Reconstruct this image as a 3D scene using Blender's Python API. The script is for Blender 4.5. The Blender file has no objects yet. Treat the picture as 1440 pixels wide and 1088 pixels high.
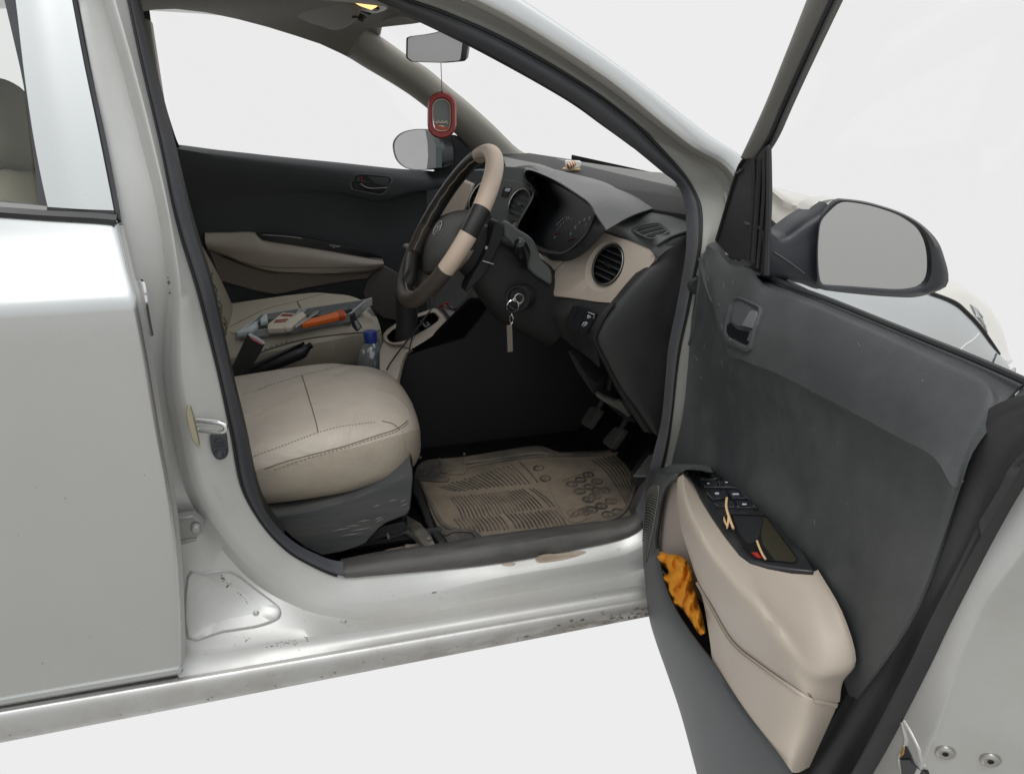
import bpy, math, random
from mathutils import Vector, Matrix
from mathutils.bvhtree import BVHTree
random.seed(7)
S = bpy.context.scene
COL = S.collection
V = Vector
# ------------------------------------------------------------------ camera
F = 1080.0
PIT, YAW = math.radians(21), math.radians(15.5)
CAM = V((0, -2.0, 1.21))
cp, sp_, cy, sy = math.cos(PIT), math.sin(PIT), math.cos(YAW), math.sin(YAW)
FW = V((sy*cp, cy*cp, -sp_)); RT = V((cy, -sy, 0)); UP = RT.cross(FW)
cd = bpy.data.cameras.new('camera'); cam = bpy.data.objects.new('camera', cd); COL.objects.link(cam)
cam.matrix_world = Matrix(((RT.x, UP.x, -FW.x, CAM.x), (RT.y, UP.y, -FW.y, CAM.y), (RT.z, UP.z, -FW.z, CAM.z), (0, 0, 0, 1)))
cd.sensor_fit = 'HORIZONTAL'; cd.sensor_width = 36; cd.lens = 36*F/1440
cd.clip_start = 0.02; cd.clip_end = 500
S.camera = cam
def ray(u, v): return FW + RT*((u-720)/F) - UP*((v-544)/F)
def oy(u, v, y): d = ray(u, v); return CAM + d*((y-CAM.y)/d.y)
def oz(u, v, z): d = ray(u, v); return CAM + d*((z-CAM.z)/d.z)
def ox(u, v, x): d = ray(u, v); return CAM + d*((x-CAM.x)/d.x)
def opl(u, v, p, n):
    d = ray(u, v); p = V(p); n = V(n); return CAM + d*((p-CAM).dot(n)/d.dot(n))
def lerp_tab(tab, z):
    if z <= tab[0][0]: return tab[0][1]
    for (a, b), (c, d) in zip(tab, tab[1:]):
        if z <= c: return b+(d-b)*(z-a)/(c-a)
    return tab[-1][1]
YB = [(.15, -.800), (.25, -.815), (.45, -.832), (.7, -.840), (.90, -.8400), (.930, -.838), (.942, -.832), (.975, -.808), (1.01, -.785), (1.05, -.764), (1.4, -.628), (1.5, -.57)]
YS = [(.2, -.68), (.4, -.69), (.6, -.715), (.95, -.715), (1.05, -.70), (1.35, -.60), (1.5, -.54)]
def osf(u, v, tab, off=0.0):
    y = -.75
    for _ in range(30):
        p = oy(u, v, y); y = lerp_tab(tab, p.z)+off
    return oy(u, v, y)
# door frame (open front door)
DH = V((.70, -.76, 0)); DD = V((-.16, -.987, 0)).normalized(); DN = V((-.987, .16, 0)).normalized()
def dr(u, v, w): return opl(u, v, DH+DN*w, DN)
def K(x0, y0, s, pts): return [(x0+a/s, y0+b/s) for a, b in pts]
# ------------------------------------------------------------------ splines
def cr(pts, k=6, closed=False):
    P = [V(p) if len(p) == 3 else V((p[0], p[1], 0)) for p in pts]; n = len(P); out = []
    m = n if closed else n-1
    for i in range(m):
        p1, p2 = P[i], P[(i+1) % n]
        p0 = P[i-1] if (closed or i > 0) else p1*2-p2
        p3 = P[(i+2) % n] if (closed or i+2 < n) else p2*2-p1
        for j in range(k):
            t = j/k
            out.append(.5*((2*p1)+(p2-p0)*t+(2*p0-5*p1+4*p2-p3)*t*t+(3*p1-p0-3*p2+p3)*t**3))
    if not closed: out.append(P[-1].copy())
    return out
def sp2(pts, k=6, closed=True): return [(p.x, p.y) for p in cr(pts, k, closed)]
def rnd2(pts, r=.25, k=4):
    """round the corners of a closed outline"""
    out = []; n = len(pts)
    for i in range(n):
        a, b, c = V((*pts[i-1], 0)), V((*pts[i], 0)), V((*pts[(i+1) % n], 0))
        s, e = b+(a-b)*r, b+(c-b)*r
        for j in range(k+1):
            t = j/k; q = s*(1-t)**2+b*2*t*(1-t)+e*t*t; out.append((q.x, q.y))
    return out
# ------------------------------------------------------------------ mesh builder
class MB:
    def __init__(s): s.v = []; s.f = []; s.m = []
    def face(s, idx, m=0): s.f.append(idx); s.m.append(m)
    def grid(s, rows, m=0, cu=False, cv=False):
        b = len(s.v); R = len(rows); C = len(rows[0])
        for r in rows: s.v += [tuple(p) for p in r]
        for i in range(R if cv else R-1):
            for j in range(C if cu else C-1):
                a, a2 = b+i*C, b+((i+1) % R)*C; j2 = (j+1) % C
                mm = m(i, j) if callable(m) else m
                s.face((a+j, a+j2, a2+j2, a2+j), mm)
    def surf(s, curves, ku=6, kv=4, m=0, closed=False, lin=False):
        cs = [cr(c, ku, closed) for c in curves]
        if lin or len(cs) < 3:
            rows = []
            for a, b in zip(cs, cs[1:]):
                for j in range(kv): rows.append([p.lerp(q, j/kv) for p, q in zip(a, b)])
            rows.append(cs[-1])
        else:
            cols = [cr([c[i] for c in cs], kv) for i in range(len(cs[0]))]
            rows = [[c[i] for c in cols] for i in range(len(cols[0]))]
        s.grid(rows, m, cu=closed)
    def poly(s, pts, ext, m=0, ms=None):
        """front outline pts, extruded by vector ext (back)"""
        b = len(s.v); n = len(pts); ext = V(ext)
        s.v += [tuple(p) for p in pts]+[tuple(V(p)+ext) for p in pts]
        s.face(tuple(range(b, b+n)), m); s.face(tuple(range(b+2*n-1, b+n-1, -1)), m if ms is None else ms)
        for i in range(n):
            j = (i+1) % n; s.face((b+i, b+n+i, b+n+j, b+j), m if ms is None else ms)
    def ringpoly(s, a, c, ext, m=0):
        """flat frame between outline a and inner outline c (same count) with thickness"""
        n = len(a); ext = V(ext)
        A = [V(p) for p in a]; Cc = [V(p) for p in c]
        s.grid([A, Cc, [p+ext for p in Cc], [p+ext for p in A]], m, cu=True, cv=True)
    def tube(s, pts, r, m=0, n=8, closed=False, caps=True, flat=None):
        P = [V(p) for p in pts]; N = len(P)
        R = r if isinstance(r, (list, tuple)) else [r]*N
        rows = []; up = None
        for i in range(N):
            t = (P[(i+1) % N] if (closed or i+1 < N) else P[i])-(P[i-1] if (closed or i > 0) else P[i])
            t = t.normalized() if t.length > 1e-9 else V((0, 0, 1))
            if up is None: up = t.orthogonal().normalized()
            up = (up-t*up.dot(t)); up = up.normalized() if up.length > 1e-6 else t.orthogonal().normalized()
            w = t.cross(up)
            rows.append([P[i]+(up*math.cos(a)+w*math.sin(a))*R[i] for a in [2*math.pi*j/n for j in range(n)]])
        b = len(s.v); s.grid(rows, m, cu=True, cv=closed)
        if caps and not closed:
            s.face(tuple(range(b+n-1, b-1, -1)), m); e = b+(N-1)*n; s.face(tuple(range(e, e+n)), m)
    def lathe(s, prof, o, ax, n=24, m=0, x=None):
        ax = V(ax).normalized(); e1 = V(x).normalized() if x else ax.orthogonal().normalized(); e2 = ax.cross(e1); o = V(o)
        rows = [[o+ax*h+(e1*math.cos(2*math.pi*j/n)+e2*math.sin(2*math.pi*j/n))*max(r, 1e-5) for j in range(n)] for r, h in prof]
        s.grid(rows, m, cu=True)
    def box(s, c, d, M=None, m=0):
        b = len(s.v); M = M or Matrix.Identity(3); c = V(c)
        for z in (-1, 1):
            for x, y in ((-1, -1), (1, -1), (1, 1), (-1, 1)): s.v.append(tuple(c+M@V((x*d[0]/2, y*d[1]/2, z*d[2]/2))))
        for q in ((3, 2, 1, 0), (4, 5, 6, 7), (0, 1, 5, 4), (1, 2, 6, 5), (2, 3, 7, 6), (3, 0, 4, 7)): s.face(tuple(b+i for i in q), m)
    def hexa(s, p, m=0):
        b = len(s.v); s.v += [tuple(q) for q in p]
        for q in ((3, 2, 1, 0), (4, 5, 6, 7), (0, 1, 5, 4), (1, 2, 6, 5), (2, 3, 7, 6), (3, 0, 4, 7)): s.face(tuple(b+i for i in q), m)
    def build(s, name, mats, parent=None, bevel=0, sharp=38, thick=0, toward=True, seg=2, sub=0):
        me = bpy.data.meshes.new(name); me.from_pydata(s.v, [], s.f)
        for m in (mats if isinstance(mats, (list, tuple)) else [mats]): me.materials.append(m)
        for p, m in zip(me.polygons, s.m): p.material_index = m; p.use_smooth = True
        me.update()
        import bmesh
        bm = bmesh.new(); bm.from_mesh(me)
        if not thick: bmesh.ops.recalc_face_normals(bm, faces=bm.faces)
        else:
            # open sheet: turn to the outside, then thicken inwards
            bmesh.ops.remove_doubles(bm, verts=bm.verts, dist=2e-5)
            bmesh.ops.recalc_face_normals(bm, faces=bm.faces)
            bm.normal_update(); tree = BVHTree.FromBMesh(bm)
            def vis(f):
                c = f.calc_center_median(); d = c-CAM; h = tree.ray_cast(CAM, d.normalized()); return 1.0 if h[0] is not None and h[3] > d.length-1e-3 else .02
            seen = set(); flip = []
            for f0 in bm.faces:
                if f0 in seen: continue
                isl = [f0]; seen.add(f0); i = 0
                while i < len(isl):
                    for e in isl[i].edges:
                        for g in e.link_faces:
                            if g not in seen: seen.add(g); isl.append(g)
                    i += 1
                acc = sum((f.normal.dot(CAM-f.calc_center_median())*f.calc_area()*vis(f) for f in isl), 0.0)
                if (acc < 0) == toward: flip += isl
            if flip: bmesh.ops.reverse_faces(bm, faces=flip)
            bm.normal_update(); fs0 = list(bm.faces); bnd = [e for e in bm.edges if e.is_boundary]
            tw = {v: bm.verts.new(v.co-v.normal*thick) for v in list(bm.verts)}
            for f in fs0:
                try: nf = bm.faces.new([tw[v] for v in reversed(f.verts)]); nf.material_index = f.material_index; nf.smooth = True
                except ValueError: pass
            for e in bnd:
                f = e.link_faces[0]; lp = [l for l in f.loops if l.edge == e][0]; a, b = lp.vert, lp.link_loop_next.vert
                try: nf = bm.faces.new((b, a, tw[a], tw[b])); nf.material_index = f.material_index; nf.smooth = True
                except ValueError: pass
        bm.to_mesh(me); bm.free()
        me.set_sharp_from_angle(angle=math.radians(sharp))
        o = bpy.data.objects.new(name, me); COL.objects.link(o)
        if parent: o.parent = parent
        if sub:
            q = o.modifiers.new('s', 'SUBSURF'); q.levels = sub; q.render_levels = sub
        if bevel:
            q = o.modifiers.new('b', 'BEVEL'); q.width = bevel; q.segments = seg; q.limit_method = 'ANGLE'; q.angle_limit = math.radians(40)
        return o
def bvh(*mbs):
    vs, fs = [], []
    for mb in mbs:
        b = len(vs); vs += [V(p) for p in mb.v]; fs += [tuple(i+b for i in f) for f in mb.f]
    return BVHTree.FromPolygons(vs, fs)
def hit(t, u, v, off=.001, dflt=None):
    d = ray(u, v).normalized(); h = t.ray_cast(CAM, d)
    if h[0] is None: return dflt
    n = h[1] if h[1].dot(d) < 0 else -h[1]
    return h[0]+n*off
def empty(name, loc, label=None, cat=None, group=None, kind=None):
    o = bpy.data.objects.new(name, None); COL.objects.link(o); o.location = loc; o.empty_display_size = .05
    return tag(o, label, cat, group, kind)
def tag(o, label=None, cat=None, group=None, kind=None):
    if label: o['label'] = label
    if cat: o['category'] = cat
    if group: o['group'] = group
    if kind: o['kind'] = kind
    return o
# ------------------------------------------------------------------ materials
def mat(name, col, rough=.5, metal=0.0, coat=0.0, dust=None, dust_amt=.5, dust_scale=6, grain=0, grain_str=.15, var=.06, spec=.5, scr=0, streak=None, stain=None, wrinkle=0):
    m = bpy.data.materials.new(name); m.use_nodes = True; nt = m.node_tree; N = nt.nodes; L = nt.links
    b = N['Principled BSDF']; b.inputs['Roughness'].default_value = rough; b.inputs['Metallic'].default_value = metal
    b.inputs['Coat Weight'].default_value = coat; b.inputs['Coat Roughness'].default_value = .08; b.inputs['Specular IOR Level'].default_value = spec
    tc = N.new('ShaderNodeTexCoord')
    nz = N.new('ShaderNodeTexNoise'); nz.inputs['Scale'].default_value = 3.5; nz.inputs['Detail'].default_value = 6; L.new(tc.outputs['Object'], nz.inputs['Vector'])
    hsv = N.new('ShaderNodeMix'); hsv.data_type = 'RGBA'
    hsv.inputs['A'].default_value = (*[c*(1-var) for c in col], 1); hsv.inputs['B'].default_value = (*[min(1, c*(1+var)) for c in col], 1)
    L.new(nz.outputs['Fac'], hsv.inputs['Factor']); cur = hsv.outputs['Result']
    if dust:
        d1 = N.new('ShaderNodeTexNoise'); d1.inputs['Scale'].default_value = dust_scale; d1.inputs['Detail'].default_value = 9; d1.inputs['Roughness'].default_value = .68
        if streak:
            mp = N.new('ShaderNodeMapping'); mp.inputs['Scale'].default_value = streak; L.new(tc.outputs['Object'], mp.inputs['Vector']); L.new(mp.outputs['Vector'], d1.inputs['Vector'])
        else: L.new(tc.outputs['Object'], d1.inputs['Vector'])
        rp = N.new('ShaderNodeMapRange'); rp.inputs['From Min'].default_value = .42; rp.inputs['From Max'].default_value = .72; rp.inputs['To Max'].default_value = dust_amt
        L.new(d1.outputs['Fac'], rp.inputs['Value'])
        mx = N.new('ShaderNodeMix'); mx.data_type = 'RGBA'; mx.inputs['B'].default_value = (*dust, 1); L.new(cur, mx.inputs['A']); L.new(rp.outputs['Result'], mx.inputs['Factor']); cur = mx.outputs['Result']
        ar = N.new('ShaderNodeMath'); ar.operation = 'MULTIPLY_ADD'; ar.inputs[1].default_value = .35; ar.inputs[2].default_value = rough; L.new(rp.outputs['Result'], ar.inputs[0]); L.new(ar.outputs[0], b.inputs['Roughness'])
    if scr:
        w = N.new('ShaderNodeTexVoronoi'); w.inputs['Scale'].default_value = scr; L.new(tc.outputs['Object'], w.inputs['Vector'])
        c2 = N.new('ShaderNodeMapRange'); c2.inputs['From Min'].default_value = .0; c2.inputs['From Max'].default_value = .05; c2.inputs['To Min'].default_value = .55; c2.inputs['To Max'].default_value = 0
        L.new(w.outputs['Distance'], c2.inputs['Value'])
        mx = N.new('ShaderNodeMix'); mx.data_type = 'RGBA'; mx.inputs['B'].default_value = (.42, .4, .37, 1); L.new(cur, mx.inputs['A']); L.new(c2.outputs['Result'], mx.inputs['Factor']); cur = mx.outputs['Result']
    if stain:
        x0, x1, scol = stain; sxx = N.new('ShaderNodeSeparateXYZ'); L.new(tc.outputs['Object'], sxx.inputs[0])
        m1 = N.new('ShaderNodeMapRange'); m1.interpolation_type = 'SMOOTHSTEP'; m1.inputs['From Min'].default_value = x0; m1.inputs['From Max'].default_value = x1; L.new(sxx.outputs['X'], m1.inputs['Value'])
        sn = N.new('ShaderNodeTexNoise'); sn.inputs['Scale'].default_value = 22; sn.inputs['Detail'].default_value = 8; sn.inputs['Roughness'].default_value = .7
        mp2 = N.new('ShaderNodeMapping'); mp2.inputs['Scale'].default_value = (.5, 1.5, 1.8); L.new(tc.outputs['Object'], mp2.inputs['Vector']); L.new(mp2.outputs['Vector'], sn.inputs['Vector'])
        m2 = N.new('ShaderNodeMapRange'); m2.inputs['From Min'].default_value = .40; m2.inputs['From Max'].default_value = .60; L.new(sn.outputs['Fac'], m2.inputs['Value'])
        mz_ = N.new('ShaderNodeMapRange'); mz_.inputs['From Min'].default_value = .235; mz_.inputs['From Max'].default_value = .205; L.new(sxx.outputs['Z'], mz_.inputs['Value'])
        mm_ = N.new('ShaderNodeMath'); mm_.operation = 'MULTIPLY'; L.new(m1.outputs['Result'], mm_.inputs[0]); L.new(m2.outputs['Result'], mm_.inputs[1])
        m3 = N.new('ShaderNodeMath'); m3.operation = 'MULTIPLY'; L.new(mm_.outputs[0], m3.inputs[0]); L.new(mz_.outputs['Result'], m3.inputs[1])
        mx = N.new('ShaderNodeMix'); mx.data_type = 'RGBA'; mx.inputs['B'].default_value = (*scol, 1); L.new(cur, mx.inputs['A']); L.new(m3.outputs[0], mx.inputs['Factor']); cur = mx.outputs['Result']
        iv = N.new('ShaderNodeMath'); iv.operation = 'MULTIPLY_ADD'; iv.inputs[1].default_value = -metal; iv.inputs[2].default_value = metal; L.new(m3.outputs[0], iv.inputs[0]); L.new(iv.outputs[0], b.inputs['Metallic'])
    L.new(cur, b.inputs['Base Color'])
    if grain:
        g = N.new('ShaderNodeTexNoise'); g.inputs['Scale'].default_value = grain; g.inputs['Detail'].default_value = 3; L.new(tc.outputs['Object'], g.inputs['Vector'])
        bp = N.new('ShaderNodeBump'); bp.inputs['Strength'].default_value = grain_str; bp.inputs['Distance'].default_value = .002; L.new(g.outputs['Fac'], bp.inputs['Height']); L.new(bp.outputs['Normal'], b.inputs['Normal'])
        if wrinkle:
            g2 = N.new('ShaderNodeTexNoise'); g2.inputs['Scale'].default_value = 8; g2.inputs['Detail'].default_value = 2.5; g2.inputs['Distortion'].default_value = 1.2; L.new(tc.outputs['Object'], g2.inputs['Vector'])
            b2 = N.new('ShaderNodeBump'); b2.inputs['Strength'].default_value = wrinkle; b2.inputs['Distance'].default_value = .012; L.new(g2.outputs['Fac'], b2.inputs['Height']); L.new(b2.outputs['Normal'], bp.inputs['Normal'])
    return m
DUST = (.20, .175, .145)
M = {}
M['paint'] = mat('silver_paint', (.65, .66, .65), .27, .82, .5, dust=(.46, .45, .43), dust_amt=.14, dust_scale=3, var=.02)
M['paint_in'] = mat('silver_shut_paint', (.58, .58, .565), .45, .5, .0, dust=(.42, .37, .29), dust_amt=.28, dust_scale=5, var=.03)
M['paint_sill'] = mat('dirty_sill_paint', (.60, .60, .59), .40, .55, .15, stain=(-.15, .60, (.19, .15, .10)), dust=(.33, .26, .18), dust_amt=.55, dust_scale=5, var=.03, scr=34)
M['plastic'] = mat('black_grained_plastic', (.016, .0165, .017), .55, spec=.35, dust=(.09, .083, .072), dust_amt=.16, dust_scale=5, grain=900, grain_str=.25, var=.12)
M['trim'] = mat('charcoal_door_plastic', (.050, .0545, .057), .46, spec=.5, dust=(.15, .152, .15), dust_amt=.42, dust_scale=4.5, grain=800, grain_str=.3, var=.12, scr=16)
M['trim_low'] = mat('slate_door_plastic', (.042, .046, .050), .5, dust=(.13, .125, .115), dust_amt=.22, dust_scale=5, grain=800, grain_str=.25, var=.08)
M['far_trim'] = mat('dark_slate_plastic', (.043, .049, .052), .55, grain=800, grain_str=.2, var=.08)
M['dash'] = mat('dash_top_plastic', (.125, .127, .118), .42, dust=(.17, .16, .14), dust_amt=.35, dust_scale=7, grain=700, grain_str=.25, var=.06)
M['dash_side'] = mat('dash_side_plastic', (.085, .096, .093), .55, dust=(.14, .135, .12), dust_amt=.3, dust_scale=8, grain=700, grain_str=.2, scr=30)
M['black'] = mat('matt_black', (.012, .012, .013), .6, var=.1)
M['gloss'] = mat('gloss_black', (.010, .011, .013), .18, var=.05)
M['satin'] = mat('satin_black', (.022, .023, .026), .33, var=.1, dust=(.15, .14, .12), dust_amt=.10, dust_scale=9)
M['rubber'] = mat('rubber_seal', (.052, .055, .063), .62, dust=(.17, .155, .13), dust_amt=.22, dust_scale=7, grain=500, grain_str=.15)
M['scuff'] = mat('scuff_plate_plastic', (.062, .060, .058), .52, dust=(.21, .195, .17), dust_amt=.38, dust_scale=9, grain=600, grain_str=.3, streak=(1, 2.2, 2.2))
M['seatplastic'] = mat('seat_side_plastic', (.052, .054, .056), .5, dust=(.20, .18, .15), dust_amt=.28, dust_scale=6, grain=600, grain_str=.25, streak=(.8, 4, 5))
M['beige'] = mat('beige_plastic', (.47, .405, .34), .45, dust=(.36, .30, .24), dust_amt=.25, dust_scale=4, grain=900, grain_str=.12, var=.03)
M['beige_far'] = mat('beige_far_plastic', (.40, .35, .30), .55, grain=900, grain_str=.12, var=.04)
M['leather'] = mat('beige_leather', (.435, .382, .322), .38, wrinkle=.6, dust=(.40, .33, .25), dust_amt=.22, dust_scale=7, grain=420, grain_str=.35, var=.05)
M['leather_side'] = mat('worn_shaded_leather', (.36, .312, .25), .50, wrinkle=.35, dust=(.27, .21, .14), dust_amt=.45, dust_scale=9, grain=500, grain_str=.8, var=.10)  # cushion sides: wear plus shade, both put into the darker colour
M['headliner'] = mat('greige_headliner', (.235, .225, .195), .9, grain=900, grain_str=.2, var=.05)
M['pillar'] = mat('greige_pillar_trim', (.30, .285, .245), .55, grain=900, grain_str=.15, var=.05)
M['carpet'] = mat('black_carpet', (.006, .006, .006), .98, spec=.1, dust=(.03, .026, .02), dust_amt=.3, dust_scale=20, grain=1500, grain_str=1)
M['mat'] = mat('dusty_rubber_mat', (.050, .046, .042), .8, dust=(.235, .19, .14), dust_amt=1.0, dust_scale=5, grain=700, grain_str=.5, var=.12, scr=55)
M['matdust'] = mat('dust_on_mat', (.200, .160, .118), .95, dust=(.07, .06, .048), dust_amt=.7, dust_scale=9, grain=900, grain_str=.6, var=.2, scr=60)
M['wheelblk'] = mat('black_wheel_cover', (.022, .020, .019), .34, grain=900, grain_str=.4, var=.2)
M['wheelbge'] = mat('beige_wheel_cover', (.58, .455, .36), .40, grain=700, grain_str=.4, var=.04)
M['wheelbrn'] = mat('worn_brown_black_cover', (.040, .032, .027), .45, dust=(.10, .075, .055), dust_amt=.5, dust_scale=14, grain=900, grain_str=.4, var=.2)
M['hub'] = mat('dark_olive_plastic', (.040, .038, .032), .5, grain=900, grain_str=.25)
M['chrome'] = mat('chrome', (.80, .80, .80), .12, 1.0, var=.01)
M['steel'] = mat('dull_steel', (.50, .49, .46), .3, 1.0, var=.1)
M['zinc'] = mat('yellow_zinc', (.58, .48, .27), .3, 1.0, var=.2)
M['mirror'] = mat('mirror_glass', (.71, .715, .73), .10, 1.0, var=.005)
M['mirror_dim'] = mat('dim_mirror_glass', (.46, .46, .465), .12, 1.0, var=.005)
M['glowtrim'] = mat('pale_lamp_trim', (.5, .45, .36), .4)
M['rust'] = mat('rust', (.10, .055, .028), .9, var=.4)
M['white'] = mat('white_plastic', (.72, .72, .70), .4, var=.02)
M['cream'] = mat('cream_plastic', (.70, .62, .50), .5, var=.04)
M['greycase'] = mat('grey_tool_case', (.42, .43, .43), .5, var=.06, grain=500, grain_str=.1)
M['palegrey'] = mat('pale_grey_plastic', (.52, .56, .57), .4, var=.04)
M['orange'] = mat('orange_plastic', (.90, .17, .02), .4, var=.06)
M['cloth'] = mat('orange_cloth', (.86, .35, .035), .95, spec=.1, grain=900, grain_str=1.0, var=.08)
M['red'] = mat('red_plastic', (.42, .03, .025), .3, var=.1)
M['redrubber'] = mat('red_freshener', (.36, .055, .055), .38, var=.08)
M['blue'] = mat('blue_cap', (.02, .05, .30), .35, var=.05)
M['wood'] = mat('bare_wood', (.66, .45, .24), .7, var=.15)
M['headlamp'] = mat('lamp_housing', (.72, .70, .64), .3, .3, .6, var=.03)
M['sticker'] = mat('label_paper', (.58, .55, .48), .5)
M['marks'] = mat('pale_marks', (.55, .58, .62), .5)
M['dimmark'] = mat('dim_dial_marks', (.38, .41, .45), .5)
M['redmark'] = mat('red_dial_marks', (.20, .03, .03), .5)
M['stitch'] = mat('stitch_thread', (.25, .205, .15), .8)
M['seam'] = mat('dark_seam_leather', (.13, .108, .08), .8)  # dark brown for seam lines and piping
def glass(name, tint=(1, 1, 1), refl=.05, dirt=0):
    m = bpy.data.materials.new(name); m.use_nodes = True; nt = m.node_tree; N = nt.nodes; L = nt.links; N.clear()
    o = N.new('ShaderNodeOutputMaterial'); t = N.new('ShaderNodeBsdfTransparent'); t.inputs['Color'].default_value = (*tint, 1)
    g = N.new('ShaderNodeBsdfGlossy'); g.inputs['Roughness'].default_value = .02
    x = N.new('ShaderNodeMixShader'); x.inputs[0].default_value = refl; L.new(t.outputs[0], x.inputs[1]); L.new(g.outputs[0], x.inputs[2]); last = x
    if dirt:
        tc = N.new('ShaderNodeTexCoord'); n = N.new('ShaderNodeTexVoronoi'); n.inputs['Scale'].default_value = 60; L.new(tc.outputs['Object'], n.inputs['Vector'])
        r = N.new('ShaderNodeMapRange'); r.inputs['From Max'].default_value = .05; r.inputs['To Min'].default_value = dirt; r.inputs['To Max'].default_value = 0; L.new(n.outputs['Distance'], r.inputs['Value'])
        d = N.new('ShaderNodeBsdfDiffuse'); d.inputs['Color'].default_value = (.6, .6, .56, 1)
        y = N.new('ShaderNodeMixShader'); L.new(r.outputs['Result'], y.inputs[0]); L.new(x.outputs[0], y.inputs[1]); L.new(d.outputs[0], y.inputs[2]); last = y
    L.new(last.outputs[0], o.inputs['Surface']); return m
M['glass'] = glass('clear_glass', (1, 1, 1), .012)
M['glass_dusty'] = glass('dusty_glass', (.95, .96, .95), .03, .5)
M['bottle'] = glass('clear_bottle_plastic', (.86, .91, .93), .22)
def haze_plastic(m, amt):
    nt = m.node_tree; o = [n for n in nt.nodes if n.type == 'OUTPUT_MATERIAL'][0]; src = o.inputs['Surface'].links[0].from_socket
    d = nt.nodes.new('ShaderNodeBsdfDiffuse'); d.inputs['Color'].default_value = (.62, .68, .72, 1); x = nt.nodes.new('ShaderNodeMixShader'); x.inputs[0].default_value = amt
    nt.links.new(src, x.inputs[1]); nt.links.new(d.outputs[0], x.inputs[2]); nt.links.new(x.outputs[0], o.inputs['Surface'])
haze_plastic(M['bottle'], .22)
def emis(name, col, st):
    m = mat(name, col); b = m.node_tree.nodes['Principled BSDF']; b.inputs['Emission Color'].default_value = (*col, 1); b.inputs['Emission Strength'].default_value = st; return m
M['glow'] = emis('lit_lamp_lens', (1.0, .62, .22), 1.4)
# ------------------------------------------------------------------ world (studio-white surround, open sky behind the viewer)
w = bpy.data.worlds.new('World'); S.world = w; w.use_nodes = True; nt = w.node_tree; N = nt.nodes; L = nt.links
bg = N['Background']; tc = N.new('ShaderNodeTexCoord'); sx = N.new('ShaderNodeSeparateXYZ'); L.new(tc.outputs['Generated'], sx.inputs[0])
rz = N.new('ShaderNodeValToRGB'); mr = N.new('ShaderNodeMapRange'); mr.inputs['From Min'].default_value = -1; mr.inputs['From Max'].default_value = 1; L.new(sx.outputs['Z'], mr.inputs['Value']); L.new(mr.outputs['Result'], rz.inputs['Fac'])
e = rz.color_ramp.elements
SKY = [(0.0, (.40, .395, .375)), (.40, (.49, .485, .46)), (.495, (.58, .575, .555)), (.535, (.70, .72, .735)), (.82, (.80, .84, .87)), (.885, (1.30, 1.36, 1.42)), (1.0, (1.8, 1.86, 1.92))]
e[0].position = 0; e[0].color = (*SKY[0][1], 1); e[1].position = 1; e[1].color = (*SKY[-1][1], 1)
for p, c in SKY[1:-1]: q = e.new(p); q.color = (*c, 1)
my = N.new('ShaderNodeMapRange'); my.interpolation_type = 'SMOOTHSTEP'; my.inputs['From Min'].default_value = -.25; my.inputs['From Max'].default_value = .18; L.new(sx.outputs['Y'], my.inputs['Value'])
mx = N.new('ShaderNodeMix'); mx.data_type = 'RGBA'; L.new(my.outputs['Result'], mx.inputs['Factor']); L.new(rz.outputs['Color'], mx.inputs['A']); mx.inputs['B'].default_value = (.847, .847, .847, 1)
L.new(mx.outputs['Result'], bg.inputs['Color']); bg.inputs['Strength'].default_value = 1.0
sl = bpy.data.lights.new('sun', 'SUN'); sl.energy = 1.1; sl.angle = math.radians(25); sl.color = (1, .97, .92)
so = bpy.data.objects.new('sun', sl); COL.objects.link(so); so.rotation_euler = V((.18, .34, -.92)).to_track_quat('-Z', 'Y').to_euler(); so.location = (-1, -3, 4)
S.view_settings.view_transform = 'Standard'; S.view_settings.look = 'None'; S.view_settings.gamma = 1; S.view_settings.exposure = 0; S.view_settings.use_curve_mapping = False
S.cycles.max_bounces = 10; S.cycles.transparent_max_bounces = 16; S.cycles.use_denoising = True
# ================================================================== THE CAR
car = empty('car', (0, 0, 0), 'silver hatchback with its front door swung wide open and beige seats inside', 'car')
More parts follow.
